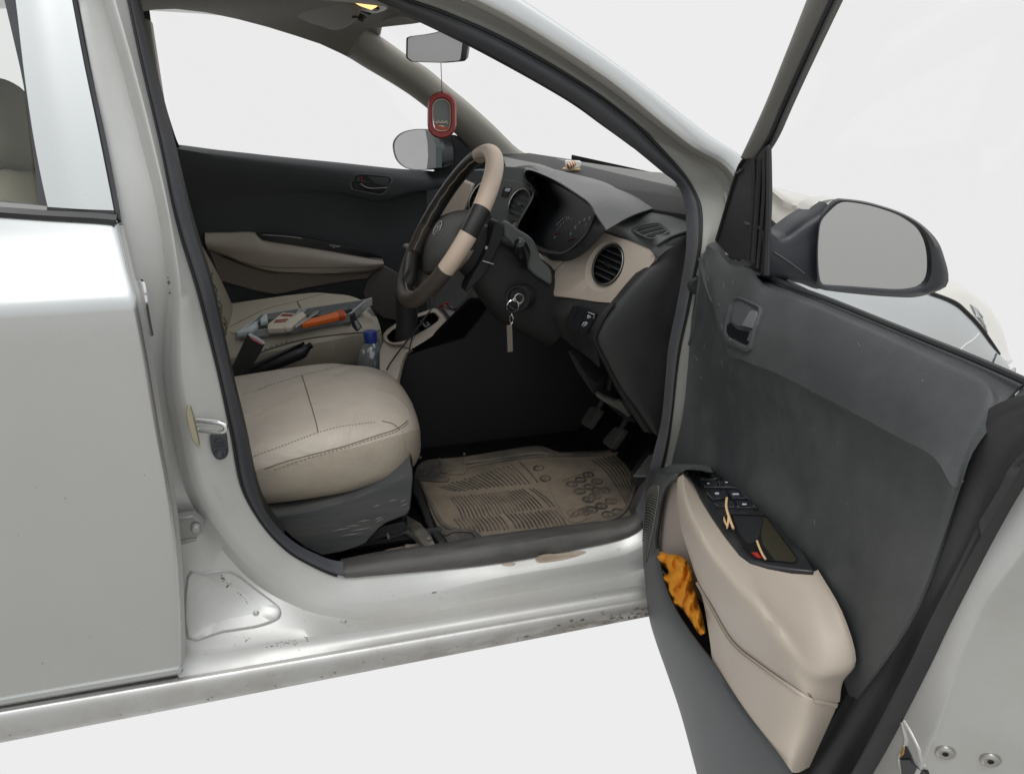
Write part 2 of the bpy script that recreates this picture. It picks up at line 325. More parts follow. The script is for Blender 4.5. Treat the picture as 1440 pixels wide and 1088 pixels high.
# ---- door opening ring -------------------------------------------------
# columns: seal inner, seal outer, crease, valley, recess/gutter, outer edge
ring = [
 ((179,-60),(169,-60),(139,-60),(127,-60),(98,-60),(80,-60)),
 ((193,0),(182,0),(157,0),(144,0),(112,0),(92,0)),
 ((215,95),(201,92),(187,100),(172,100),(130,100),(110,100)),
 ((240,193),(226,200),(213,200),(198,200),(150,200),(130,200)),
 ((266,300),(247,303),(236,300),(222,300),(170,300),(150,300)),
 ((297,403),(277,400),(248,400),(234,400),(194,400),(174,400)),
 ((313,473),(294,465),(245,468),(231,470),(206,470),(186,470)),
 ((328,540),(311,535),(244,530),(230,532),(214,540),(194,540)),
 ((345,610),(327,612),(256,600),(242,604),(226,610),(206,610)),
 ((361,685),(340,680),(276,685),(261,690),(240,690),(222,690)),
 ((378,725),(362,724),(315,751),(302,759),(246,800),(230,808)),
 ((405,755),(390,759),(362,801),(350,813),(258,905),(252,952)),
 ((439,776),(424,785),(409,830),(400,845),(392,898),(392,929)),
 ((482,789),(484,810),(465,850),(461,866),(458,893),(458,917)),
 ((541,777),(541,807),(552,851),(552,870),(552,882),(552,901)),
 ((702,752),(703,790),(703,816),(703,838),(703,856),(703,875)),
 ((830,733),(830,767),(830,795),(830,818),(830,834),(830,853)),
 ((882,726),(886,751),(890,780),(893,804),(897,823),(901,841)),
 ((902,700),(910,725),(927,748),(933,772),(938,816),(943,834)),
 ((918,640),(932,650),(950,660),(962,660),(985,665),(1000,665)),
 ((930,590),(942,590),(960,590),(974,590),(995,590),(1010,590)),
 ((936,530),(949,525),(970,525),(985,525),(1005,525),(1020,525)),
 ((940,487),(955,485),(977,480),(992,480),(1012,480),(1027,480)),
 ((950,437),(966,435),(985,437),(1000,437),(1015,437),(1030,437)),
 ((957,400),(973,395),(990,398),(1003,398),(1018,398),(1033,398)),
 ((965,345),(983,345),(995,350),(1010,352),(1024,352),(1036,350)),
 ((963,290),(984,297),(1006,307),(1022,300),(1036,290),(1050,276)),
 ((952,260),(975,270),(998,270),(1012,265),(1027,258),(1037,250)),
 ((930,241),(957,242),(985,248),(993,240),(1008,233),(1016,227)),
 ((890,208),(926,208),(953,217),(958,214),(966,210),(978,206)),
 ((850,177),(889,171),(910,185),(913,182),(924,178),(936,174)),
 ((800,140),(826,124),(834,126),(838,122),(844,117),(856,110)),
 ((700,82),(716,60),(719,54),(721,50),(728,41),(734,31)),
 ((617,40),(630,21),(634,14),(636,10),(640,-4),(646,-14)),
 ((567,17),(576,2),(579,-5),(581,-10),(585,-28),(589,-38)),
 ((520,-4),(526,-18),(529,-24),(530,-30),(534,-48),(537,-58)),
 ((400,-50),(403,-64),(404,-70),(404,-76),(406,-95),(407,-105)),
 ((280,-85),(279,-99),(278,-104),(278,-110),(277,-128),(276,-140)),
 ((196,-84),(184,-94),(162,-100),(152,-104),(130,-118),(118,-128)),
]
sillst = range(13, 19)
def ringpt(i, c):
    u, v = ring[i][c]; ap = 1.0 if i >= 27 else .5 if i == 26 else 0
    if c <= 1: return osf(u, v, YS, (.0, -.014)[c]+.030*ap)
    if i in sillst:
        if c == 4: return oy(u, v, -.783)
        if c == 5: return oy(u, v, -.8022)
        return osf(u, v, YS, -.048 if c == 2 else -.052)
    if i in (11, 12) and c >= 4: return oy(u, v, (-.772 if i == 11 else -.779) if c == 4 else -.8022)
    if i == 12: return osf(u, v, YS, -.036 if c == 2 else -.034)
    if c == 2: return osf(u, v, YS, (-.024 if i > 12 else -.040 if i < 10 else -.037)+.034*ap)
    if c == 3: return osf(u, v, YS, (-.008 if i < 9 else -.016 if i < 12 else -.02)+.024*ap)
    if c == 4: return osf(u, v, YS, -.03 if i < 12 else -.035+.016*ap)
    if i < 11: return osf(u, v, YS, -.04)
    return osf(u, v, YB, .012)
RC = [[ringpt(i, c) for i in range(len(ring))] for c in range(6)]
ksub = 6
dense = [cr(r, ksub, True) for r in RC]
body = MB()
def mixrow(a, b, t): return [p.lerp(q, t) for p, q in zip(a, b)]
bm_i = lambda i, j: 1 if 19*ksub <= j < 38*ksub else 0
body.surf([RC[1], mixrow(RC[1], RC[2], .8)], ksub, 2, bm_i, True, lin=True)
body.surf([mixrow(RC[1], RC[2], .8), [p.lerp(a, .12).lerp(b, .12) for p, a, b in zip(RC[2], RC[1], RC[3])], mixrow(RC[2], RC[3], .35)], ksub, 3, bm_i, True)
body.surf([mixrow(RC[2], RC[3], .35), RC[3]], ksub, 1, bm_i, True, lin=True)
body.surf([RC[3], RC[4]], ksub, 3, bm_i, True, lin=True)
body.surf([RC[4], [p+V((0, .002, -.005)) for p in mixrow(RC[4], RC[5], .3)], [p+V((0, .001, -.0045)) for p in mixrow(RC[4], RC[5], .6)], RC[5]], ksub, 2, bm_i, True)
body_bvh = bvh(body)
body_o = body.build('body_side', [M['paint_in'], mat('shaded_shut_paint', (.34, .335, .31), .5, .35, dust=(.26, .24, .20), dust_amt=.3, dust_scale=6)], car, thick=.0025, sharp=50)  # second paint: same silver darkened, pillar shade put into its colour
# seal: bulb tube along the ring
seal = MB()
def band(a, b, nrm, bulge, m, mb, i0, i1, kk=6):
    """rounded rubber strip between two dense curves"""
    rows = []
    for i in range(i0, i1+1):
        p, q = a[i % len(a)], b[i % len(a)]; rows.append([p.lerp(q, t)+nrm*(bulge*math.sin(math.pi*t)) for t in [j/kk for j in range(kk+1)]])
    mb.grid(rows, m)
nS = len(dense[0])
i_s0, i_s1 = 13*ksub, 17*ksub+3
band(dense[0], dense[1], V((0, -1, .0)), .016, 0, seal, i_s1, nS+i_s0, 7)
seal.build('door_seal', M['rubber'], car, thick=.004)
# thin outer lip of the seal
lip = MB()
q = [dense[1][i % nS]+V((0, -.003, 0)) for i in range(i_s1, nS+i_s0)]
lip.tube(q, .0035, 0, 6)
lip.build('seal_lip', M['black'], car)
# inner return of opening (trim behind the seal)
ret = MB(); rows = [[p, p+V((0, .05, 0))] for p in dense[0]]
rows = [[p, p+V((.0, .002+.033*max(0, min(1, k/(3*ksub))), 0))] for k, p in enumerate([dense[0][i % nS] for i in range(29*ksub, nS+11*ksub)])]
ret.grid([[r[0] for r in rows], [r[1] for r in rows]], 0)
ret.build('opening_trim', M['plastic'], car, thick=.002)
# scuff plate
sc = MB()
top_in = [(479,786),(541,774),(627,762),(702,750),(795,738),(882,726),(896,703),(912,668)]
ridge = [(482,796),(541,788),(627,777),(702,766),(795,752),(878,738),(899,715),(917,680)]
mid = [(483,805),(541,800),(627,790),(702,780),(795,766),(882,747),(905,722),(922,690)]
bot = [(485,812),(541,808),(627,800),(702,790),(795,774),(887,753),(911,727),(928,697)]
c0 = [osf(u, v, YS, .055) for u, v in top_in]; c1 = [osf(u, v, YS, -.004) for u, v in ridge]; c2 = [osf(u, v, YS, -.018) for u, v in mid]; c3 = [osf(u, v, YS, -.020) for u, v in bot]
cin = [p+V((0, .05, -.06)) for p in c0]
sc.surf([cin, c0, c1], 5, 3, 0, lin=True); sc.surf([c1, c2, c3], 5, 3); sc.surf([c3, [p+V((0, .014, -.004)) for p in c3]], 5, 1)
scuff_bvh = bvh(sc)
sc.build('scuff_plate', M['scuff'], car, thick=.003, sharp=60)
# ---- sill --------------------------------------------------------------
sl_ = MB(); us = [-120, 0, 130, 255, 400, 540, 700, 830, 909, 960, 1010]
def lin(u, a, b): return a[1]+(b[1]-a[1])*(u-a[0])/(b[0]-a[0])
Etop = [oy(u, 920-.1727*(u-440), -.8025) for u in us]
W1 = [oy(u, 926-.1727*(u-440), -.812) for u in us]
W2 = [oy(u, 936-.176*(u-440), -.817) for u in us]
B0 = [oy(u, lin(u, (0, 1036), (909, 860)), -.812) for u in us]
B1 = [oy(u, lin(u, (0, 1044), (909, 867)), -.803) for u in us]
B2 = [p+V((0, .10, -.005)) for p in B1]
B3 = [p+V((0, .30, .06)) for p in B1]
sl_.surf([Etop, W1, W2, B0, B1], 3, 4); sl_.surf([B1, B2, B3], 3, 1, lin=True)
# thin groove line pressed along the sill ledge
sill_bvh = bvh(sl_)
sl_.build('sill', M['paint_sill'], car, thick=.0025, sharp=60, toward=False)
# ledge inner filler under the ring (closes the body to the floor)
# ---- embossed panel, bracket, striker, courtesy switch, stickers, rust ----
em = MB()
eo = sp2(K(0, 680, 2.667, [(700,345),(760,332),(830,320),(880,332),(960,392),(1035,448),(1054,475),(1052,500),(1030,518),(960,540),(830,560),(700,580)]), 3)
def onb(u, v, off=.001): return hit(body_bvh, u, v, off, osf(u, v, YS, -.03))
cen = V((0, 0, 0))
def inset(o, k):
    cx = sum(p[0] for p in o)/len(o); cyy = sum(p[1] for p in o)/len(o)
    return [(cx+(x-cx)*k, cyy+(y-cyy)*k) for x, y in o]
em.grid([[onb(*p, .0005) for p in eo], [onb(*p, .005) for p in inset(eo, .955)], [onb(*p, .001) for p in inset(eo, .90)], [onb(*p, .001) for p in inset(eo, .5)]], 0, cu=True)
c = onb(360, 862, .001); em.lathe([(.0, .004), (.004, .004), (.0052, .002), (.006, 0)], c, (0, -1, 0), 14)
em.build('embossed_panel', M['paint_in'], car, sharp=50)
em_b = bvh(body, em)
br = MB()
bo = K(0, 680, 2.667, [(660,132),(725,122),(745,138),(766,160),(766,180),(745,192),(735,215),(690,228),(640,232),(640,135)])
br.poly([osf(*p, YS, -.056) for p in bo], (0, .022, 0)); br.poly([osf(*p, YS, -.059) for p in K(0, 680, 2.667, [(640,132),(725,121),(728,128),(640,142)])], (0, .005, 0)); br.poly([osf(*p, YS, -.059) for p in K(0, 680, 2.667, [(640,222),(735,205),(736,214),(640,232)])], (0, .005, 0))
cc = osf(275.5, 743, YS, -.064); br.lathe([(.0, -.006), (.006, -.006), (.0075, -.003), (.0085, 0), (.0085, .004)], cc, (0, 1, 0), 14)
br.build('door_check_bracket', mat('grey_bracket', (.36, .36, .34), .45, .4), car, bevel=.0015)
st = MB()
so_ = sp2(K(240, 480, 6, [(150,540),(170,575),(196,680),(222,790),(234,860),(222,880),(190,810),(156,690),(138,590)]), 4)
st.poly([onb(*p, .006) for p in so_], (0, .006, 0), 0)
a, b2, c_ = [onb(u, v, .008) for u, v in K(240, 480, 6, [(205,668), (215,718), (365,668)])]
up = V((0, 0, 1)); n_ = V((0, -1, 0)); fwd = V((1, 0, 0))
Lp = (onb(305, 592, .02)-a).length
loop = []
for j in range(13):
    t = math.pi*j/12; loop.append(a.lerp(b2, .5)+V((.032, -.012, -.002))+V((.014*math.sin(t), -.006*math.sin(t), .0085*math.cos(t))))
loop = [a.lerp(b2, .5)+V((0, 0, .0085))]+loop+[a.lerp(b2, .5)+V((0, 0, -.0085))]
st.tube(loop, .0042, 1, 10)
st.build('door_striker', [mat('worn_zinc', (.50, .46, .33), .35, .8), M['chrome']], car, bevel=.001)
cs = MB()
co = K(240, 480, 6, [(320,790),(335,775),(440,768),(462,778),(470,860),(478,930),(455,970),(410,988),(370,978),(340,930),(326,860)])
cs.poly([onb(*p, .007) for p in rnd2(co, .3, 2)], (0, .008, 0), 0)
c = onb(307.5, 635, .007); cs.lathe([(.0, .012), (.004, .012), (.0055, .009), (.006, .004), (.0085, .004), (.0095, .001), (.0105, .001), (.011, -.002)], c, (0, -1, 0), 18)
q = [onb(*p, .009) for p in K(240, 480, 6, [(362,838),(385,822),(420,822),(440,842)])]; cs.tube(cr(q, 4), .0018, 0, 6)
q = [onb(*p, .009) for p in K(240, 480, 6, [(345,905),(375,888),(430,882),(465,885)])]; cs.tube(cr(q, 4), .0018, 0, 6)
cs.build('courtesy_light_switch', M['rubber'], car, bevel=.001)
stk = MB(); q = K(0, 680, 2.667, [(795,0),(815,4),(838,60),(828,66)])
q2 = inset(q, .80)
stk.ringpoly([onb(*p, .0012) for p in q], [onb(*p, .0012) for p in q2], (0, .0006, 0))
stk.build('sticker', M['sticker'], car)
def blotch(mb, tree, u, v, su, sv, n=7, off=.0008, rot=0, m=0):
    pts = []
    for j in range(n):
        a = 2*math.pi*j/n; r = random.uniform(.45, 1.15); x, y = math.cos(a)*su*r, math.sin(a)*sv*r
        x, y = x*math.cos(rot)-y*math.sin(rot), x*math.sin(rot)+y*math.cos(rot)
        p = hit(tree, u+x, v+y, off)
        if p is None: return
        pts.append(p)
    b = len(mb.v); mb.v += [tuple(p) for p in pts]; mb.face(tuple(range(b, b+n)), m)
ru = MB()
for (u, v, su, sv, k, rot) in [(313,813,5,7,16,.9),(320,822,3,5,8,.9),(338,836,9,1.2,9,.75),(346,845,6,1.0,6,.8),(238,398,2.0,3.5,12,.1),(239,412,1.0,6,8,.1),(237,390,2.5,1.5,5,0)]:
    for _ in range(k):
        a, r = random.uniform(0, 6.28), random.random()
        dx, dy = math.cos(a)*su*r, math.sin(a)*sv*r; dx, dy = dx*math.cos(rot)-dy*math.sin(rot), dx*math.sin(rot)+dy*math.cos(rot)
        blotch(ru, em_b, u+dx, v+dy, random.uniform(.4, 1.3), random.uniform(.4, 1.1), 6)
for k in range(60):
    u = random.uniform(270, 900); v = 930-.172*(u-440)+random.uniform(-95, -12); blotch(ru, body_bvh, u, v, random.uniform(.3, 1.0), random.uniform(.3, .8), 5)
for (u, v) in [(380,907),(390,905),(402,903),(415,902),(430,898),(345,900),(486,875),(707,783),(724,785),(800,775),(608,835)]:
    for _ in range(4): blotch(ru, body_bvh, u+random.uniform(-6, 6), v+random.uniform(-3, 3), random.uniform(.6, 2.2), .7, 6)
tag(ru.build('rust_specks', M['rust'], car), kind='stuff')
# worn primer patch on the sill flange
wp = MB()
q = sp2(K(440, 680, 2.667, [(835,278),(870,265),(930,262),(985,252),(1025,255),(1000,268),(940,285),(850,296)]), 3)
wp.poly([hit(body_bvh, *p, .0009, osf(*p, YS, -.03)) for p in q], (0, .0007, 0))
q = sp2(K(440, 680, 2.667, [(708,300),(735,294),(760,300),(745,308),(718,307)]), 3)
wp.poly([hit(body_bvh, *p, .0009, osf(*p, YS, -.03)) for p in q], (0, .0007, 0))
wp.build('worn_paint_patch', mat('tan_primer', (.36, .29, .22), .7, dust=(.5, .46, .40), dust_amt=.7, dust_scale=30), car)
mud = MB()
for k in range(45):
    u = 915-abs(random.gauss(0, 75)); t = random.random()**.6; v = lin(u, (0, 1003), (909, 848))*(1-t)+lin(u, (0, 1040), (909, 864))*t
    blotch(mud, sill_bvh, u, v, random.uniform(.6, 4.5), random.uniform(.4, 1.3), 7, .0008, -.2)
for k in range(40):
    u = random.uniform(10, 900); t = random.random()**.5; v = lin(u, (0, 1003), (909, 848))*(1-t)+lin(u, (0, 1040), (909, 864))*t
    blotch(mud, sill_bvh, u, v, random.uniform(.4, 2.5), random.uniform(.3, .8), 6, .0008, -.2)
tag(mud.build('mud_splashes', mat('dried_mud', (.21, .165, .115), .95, var=.3), car), kind='stuff')
# ---- rear door ---------------------------------------------------------
rd = empty('rear_door', (-.5, -.82, .6)); rd.parent = car; rd.matrix_parent_inverse = Matrix(); rd.location = (0, 0, 0)
edge = [(164,316),(168,333),(179,380),(192,430),(207,510),(222,600),(238,690),(249,780),(254,870),(255,938)]
edge = sp2(edge, 5, False)
rows = []
for (u, v) in edge:
    p = osf(u, v, YB); rows.append(p)
bot_z = rows[-1].z
skin = MB(); grid = []
zs = [1.036, 1.02, 1.0, .985, .972, .960, .950, .942, .935, .928, .92, .91, .895, .87, .83, .78, .72, .66, .6, .54, .48, .42, .37, .33, .30, .28, .265, bot_z]
def edge_at(z):
    for a, b in zip(rows, rows[1:]):
        if a.z >= z >= b.z: return a.lerp(b, (a.z-z)/(a.z-b.z) if a.z != b.z else 0)
    return rows[0] if z > rows[0].z else rows[-1]
for z in zs:
    e_ = edge_at(z); y = lerp_tab(YB, z); r = []
    for t in [0, .004, .012, .04, .15, .3, .5, .75, 1]:
        x = e_.x+(-.95-e_.x)*t; zt = 1.036+max(0, (-.25-x))*.105; z2 = z if z < .96 else .96+(z-.96)*(zt-.96)/(1.036-.96); r.append(V((x, lerp_tab(YB, z2)+(.008 if t == 0 else .002 if t == .004 else 0), z2)))
    grid.append(r)
skin.grid(grid)
skin_bvh = bvh(skin)
skin.build('door_skin', M['paint'], rd, thick=.003, sharp=60)
hem = MB()
ho = sp2([(174,316),(179,333),(189,380),(203,430),(216,510),(230,600),(246,690),(256,780),(260,870),(261,918)], 5, False)
ei = [osf(u, v, YB, .006) for u, v in edge]; eo_ = [osf(u, v, YB, .028) for u, v in ho]
hem.surf([ei, [a.lerp(b, .5)+V((0, -.003, 0)) for a, b in zip(ei, eo_)], eo_, [p+V((-.02, .05, 0)) for p in eo_]], 1, 3)
hem.build('door_edge', M['paint_in'], rd, thick=.002)
# latch-side rubber bits on the edge
lb = MB(); q = [osf(u, v, YB, .034) for u, v in K(0, 340, 3, [(592,165),(603,185),(612,250),(625,330),(638,395)])]; lb.tube(cr(q, 3), .004, 0, 6); lb.build('edge_gasket', M['chrome'], rd)
ap = MB()
la = [(14,-40),(22,0),(33,95),(45,180),(57,245),(67,291)]; ra_ = [(92,-40),(101,0),(118,90),(137,180),(151,250),(160,296)]
A = [osf(u, v, YB, -.001) for u, v in la]; B_ = [osf(u, v, YB, -.001) for u, v in ra_]
ap.surf([A, [a.lerp(b, .5)+V((0, -.004, 0)) for a, b in zip(A, B_)], B_], 3, 4)
ap.build('window_frame', M['paint'], rd, thick=.012, sharp=60)
gp = MB()
rb = [(98,-40),(107,0),(125,90),(145,175),(160,250),(171,312)]; C2_ = [osf(u, v, YB, .012) for u, v in rb]; B2_ = [osf(u-2, v, YB, .012) for u, v in ra_]
gp.surf([B2_, [a.lerp(b, .5)+V((0, -.004, 0)) for a, b in zip(B2_, C2_)], C2_], 3, 3)
li = [(-2,-40),(6,0),(20,60),(33,120),(46,210),(55,290)]; A2_ = [osf(u, v, YB, .012) for u, v in li]; A3_ = [osf(u+2, v, YB, .008) for u, v in la]
gp.surf([A2_, A3_], 3, 2)
gp.build('window_channel', M['rubber'], rd, thick=.01)
bl = MB()
tb = [osf(u, v, YB, -.004) for u, v in [(-160,283),(-60,288),(0,291),(67,296),(130,299),(164,302)]]; bb = [osf(u, v, YB, -.004) for u, v in [(-160,297),(-60,302),(0,305),(67,309.5),(130,313),(164,316)]]
bl.surf([[p+V((0, .02, 0)) for p in tb], tb, [a.lerp(b, .5)+V((0, -.004, 0)) for a, b in zip(tb, bb)], bb, [p+V((0, .02, 0)) for p in bb]], 2, 3, 0, lin=True)
bl.build('belt_moulding', M['satin'], rd, thick=.002)
ch = MB(); q0 = [osf(u, v, YB, .0) for u, v in [(-160,276),(-60,281),(0,284),(66,290)]]; q1 = [osf(u, v, YB, -.003) for u, v in [(-160,283),(-60,288),(0,291),(66,296)]]
ch.surf([[p+V((0, .015, 0)) for p in q0], q0, q1], 2, 2, lin=True)
q0 = [osf(u, v, YB, -.003) for u, v in [(66,291),(110,294),(161,297)]]; q1 = [osf(u, v, YB, -.003) for u, v in [(66,295.5),(110,298),(161,301)]]
ch.surf([q0, q1], 2, 1, 1)
ch.build('belt_strip', [mat('dull_alloy', (.13, .13, .13), .45, .5), M['black']], rd, thick=.002)
wg = MB(); wg.poly([osf(-260, -60, YB, .02), osf(5, -60, YB, .02), osf(30, 110, YB, .02), osf(52, 295, YB, .02), osf(-260, 290, YB, .02)], (0, .004, 0))
wg.build('window_glass', M['glass_dusty'], rd)
# exterior door details: soft dents & specks
dsp = MB()
for (u, v) in [(126,895),(51,685),(203,668),(60,932),(149,961),(248,700),(92,700),(26,752),(146,960)]: blotch(dsp, skin_bvh, u, v, 1.0, .7, 6)
tag(dsp.build('paint_chip', M['rust'], rd), kind='stuff')
# ---- body shell closing the car (rear, roof, far side, front) -----------
bs = MB()
roofs = []
for x, zc in [(-1.75, 1.33), (-1.5, 1.44), (-1.0, 1.50), (-.4, 1.52), (.1, 1.49), (.30, 1.455)]:
    roofs.append([V((x, y, zc-.09*(abs(y)/.60)**2.6)) for y in (-.63 if x > -.9 else -.60, -.5, -.3, 0, .3, .5, .60)])
bs.surf(roofs, 3, 3)
bs.build('roof', M['paint'], car, thick=.004, toward=False)
rr = MB()
for sgn in (-1, 1):
    g = []
    for z in (.2, .45, .7, .85, .90, .93) if sgn > 0 else (.2, .45, .7, .93, .975, 1.05):
        y = lerp_tab(YB, z) if sgn < 0 else -lerp_tab(YB, z)
        g.append([V((x, y*(1-.08*max(0, (-1.3-x)/.5)), z)) for x in ((-.96, -1.2, -1.5, -1.78) if sgn < 0 else (.75, .3, -.2, -.8, -1.2, -1.5, -1.78))])
    rr.grid(g)
rr.grid([[V((-1.78, y, z)) for y in (-.77, 0, .77)] for z in (.2, .7, 1.05)])
rr.grid([[V((x, y, .2)) for y in (-.70, 0, .8)] for x in (-1.78, 0, .9)])
rr.build('rear_body', M['paint'], car, thick=.004)
# C pillars and far roof side
for x0, x1 in ((-.36, -.50), (-1.35, -1.75)):
    pil = MB()
    pil.hexa([V((x0, .76, 1.03)), V((x1, .76, 1.03)), V((x1, .70, 1.03)), V((x0, .70, 1.03)), V((x0+.02, .60, 1.40)), V((x1+.03, .60, 1.40)), V((x1+.03, .54, 1.40)), V((x0+.02, .54, 1.40))])
    pil.build('pillar', M['pillar'], car, bevel=.01)
pil = MB()
pil.hexa([V((-1.35, -.77, 1.03)), V((-1.75, -.77, 1.03)), V((-1.75, -.70, 1.03)), V((-1.35, -.70, 1.03)), V((-1.33, -.62, 1.40)), V((-1.72, -.62, 1.40)), V((-1.72, -.55, 1.40)), V((-1.33, -.55, 1.40))])
pil.build('pillar', M['pillar'], car, bevel=.01)
# floor + firewall
fl = MB()
fl.grid([[V((x, y, .30)) for x in (-1.7, -.8, -.2, .3, .72)] for y in (-.64, -.3, 0, .3, .68)])
fl.grid([[V((.72, y, .30)), V((.86, y, .42)), V((.95, y, .62)), V((.97, y, 1.0))] for y in (-.68, 0, .70)])
fl.build('floor', M['carpet'], car, thick=.004)
def grp(name, parent, label=None):
    o = empty(name, (0, 0, 0), label); o.parent = parent; return o
# ================================================================== FAR SIDE (passenger door)
pdr = grp('passenger_door', car)
FY = .70
def fy(u, v, d=0): return oy(u, v, FY-d)
belt = [(225,204),(255,207),(300,213),(345,218),(400,224),(480,232),(555,240),(600,243),(680,251)]
low = [(225,300),(262,292),(300,280),(345,275),(400,270),(470,269),(510,277),(540,281),(600,262)]
low2 = [(225,305),(262,297),(300,285),(345,279),(400,274),(470,273),(510,281),(540,286),(600,267)]
bott = [(225,470),(262,470),(300,470),(345,470),(400,470),(470,470),(510,470),(540,470),(600,470)]
fd = MB()
T0 = [fy(u, v-3, -.03) for u, v in belt]; T1 = [fy(u, v+1, .0) for u, v in belt]; T2 = [fy(u, v+12, .022) for u, v in belt]; T3 = [fy(u, v, k) for (u, v), k in zip(low, [.004, .004, .004, .005, .007, .012, .015, .015, .014])]; T4 = [fy(u, v, .0025) for u, v in low2]; T5 = [fy(u, v, 0) for u, v in bott]
fd.surf([T0, T1, T2, T3], 5, 3); fd.surf([T3, T4], 5, 2); fd.surf([T4, T5], 5, 4, lin=True)
fd_b = bvh(fd)
fd.build('trim_panel', M['far_trim'], pdr, thick=.01, sharp=50)
# armrest
ar = MB()
up_ = [(288,329),(325,328.5),(357,328.5),(372,338),(415,345),(465,353),(515,362),(538,366)]
mid_ = [(289,342),(325,346),(357,350),(380,356),(420,360),(465,366),(515,371),(540,371)]
lo_ = [(292,350),(322,360),(347,371),(380,380),(420,383),(465,384),(515,381),(538,374)]
A0 = [fy(u, v-2, .0) for u, v in up_]; A1 = [fy(u, v, .05) for u, v in up_]; A2 = [fy(u, v, .07) for u, v in mid_]; A3 = [fy(u, v, .058) for u, v in lo_]; A4 = [fy(u, v+3, .0) for u, v in lo_]
ar.surf([A0, A1], 5, 2); ar.surf([A1, A2, A3], 5, 4); ar.surf([A3, A4], 5, 2)
ar_b = bvh(ar)
ar.build('armrest', M['beige_far'], pdr, thick=.004, sharp=50)
sm = MB(); q = [hit(ar_b, u, v, .0008) for u, v in K(240, 200, 4, [(262,626),(330,648),(400,672),(480,692),(560,702),(640,706),(800,706),(1000,704),(1140,699)])]
sm.tube(cr([p for p in q if p], 4), .0012, 0, 5); sm.build('armrest_seam', M['seam'], pdr)
pk = MB()
po = K(240, 200, 4, [(478,511),(560,513),(620,518),(760,537),(900,565),(1050,600),(1180,642),(1192,655),(1100,646),(900,612),(700,577),(560,557),(520,549),(495,530)])
pk.poly([fy(*p, .054) for p in po], (0, .02, 0)); 
q = [fy(*p, .0565) for p in K(240, 200, 4, [(515,521),(600,526),(680,533),(738,542)])]; pk.tube(cr(q, 4), .0012, 1, 5)
for a in ([(890,578),(955,586)], [(895,584),(950,590)], [(910,592),(925,594)]):
    q = [fy(*p, .0565) for p in K(240, 200, 4, a)]; pk.tube(q, .0010, 1, 5)
pk.build('pull_pocket', [M['gloss'], M['steel']], pdr, bevel=.002)
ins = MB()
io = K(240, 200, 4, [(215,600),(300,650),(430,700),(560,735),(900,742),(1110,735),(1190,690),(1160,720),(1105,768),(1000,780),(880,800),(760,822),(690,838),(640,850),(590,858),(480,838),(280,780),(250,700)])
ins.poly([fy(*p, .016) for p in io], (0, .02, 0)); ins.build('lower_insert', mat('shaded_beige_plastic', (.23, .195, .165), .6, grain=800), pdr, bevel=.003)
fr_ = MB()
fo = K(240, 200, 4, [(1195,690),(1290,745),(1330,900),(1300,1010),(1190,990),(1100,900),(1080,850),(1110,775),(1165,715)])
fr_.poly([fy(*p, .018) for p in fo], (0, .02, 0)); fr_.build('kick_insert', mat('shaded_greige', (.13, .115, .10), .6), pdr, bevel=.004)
ih = MB()
ho = rnd2(K(240, 200, 4, [(1002,235),(1032,182),(1060,176),(1240,192),(1254,212),(1214,280),(1188,300),(1015,268)]), .22, 4)
hi_ = inset(ho, .90)
fh = lambda p, d=0: hit(fd_b, p[0], p[1], .001, fy(*p, .03))+V((0, -d, 0))
ih.ringpoly([fh(p, .003) for p in ho], [fh(p, .002) for p in hi_], (0, .01, 0), 0)
ih.poly([fh(p, .0) for p in hi_], (0, .006, 0), 1)
lv = rnd2(K(240, 200, 4, [(1030,228),(1075,226),(1095,248),(1130,258),(1215,253),(1212,268),(1190,285),(1030,262)]), .2, 3); ih.poly([fh(p, .003) for p in lv], (0, .008, 0), 2)
ih.tube(cr([fh(p, .006) for p in K(240, 200, 4, [(1068,232),(1090,248),(1130,258),(1215,254)])], 4), .0014, 3, 6)
lk = rnd2(K(240, 200, 4, [(1045,190),(1066,185),(1070,222),(1046,224)]), .25, 3); ih.poly([fh(p, .005) for p in lk], (0, .01, 0), 2)
rd_ = K(240, 200, 4, [(1070,190),(1076,192),(1079,224),(1073,224)]); ih.poly([fh(p, .004) for p in rd_], (0, .003, 0), 4)
ih.build('door_handle', [M['dash_side'], M['black'], M['gloss'], M['steel'], M['red']], pdr, bevel=.0008)
# door window frame (rear vertical part, behind the belt) + glass + sail
fr = MB()
vf = [(206,-10),(211,20),(219,80),(231,140),(246,190),(253,207)]; vb = [(196,-10),(201,20),(206,80),(217,140),(232,190),(240,207)]
yv = lambda u, v, d=0: oy(u, v, FY-.0-max(0, (207-v))/190*.11-d)
fr.surf([[yv(u, v) for u, v in vf], [yv(u, v, .01) for u, v in vb]], 4, 2)
fr.build('window_frame', M['plastic'], pdr, thick=.02)
g2 = MB(); g2.poly([oy(247, 207, FY+.01), oy(560, 241, FY+.01), oy(600, 200, FY-.02), oy(500, 75, .58), oy(333, 15, .56), oy(215, 8, .56)], (0, .003, 0)); g2.build('window_glass', M['glass'], pdr)
sa = MB(); so2 = [(611,238),(613,190),(640,190),(700,215),(735,228),(735,262),(612,250)]
sa.poly([fy(u, v, -.005) for u, v in so2], (0, .02, 0)); q = [fy(u, v, .0) for u, v in [(618,185),(617,215),(619,240)]]; sa.tube(q, .004, 1, 6)
sa.build('mirror_sail', [M['satin'], M['rubber']], pdr)
fm = MB()
mo = sp2([(552,205),(556,194),(566,186),(582,182),(597,182),(606,186),(612,205),(613,222),(611,236),(598,239),(580,239),(566,234),(556,223)], 4)
Pm = V((.42, .86, 1.02)); Nm = V((-.96, -.2, .1))
pm = [opl(*p, Pm, Nm) for p in mo]; pm2 = [opl(*p, Pm, Nm) for p in inset(mo, .965)]
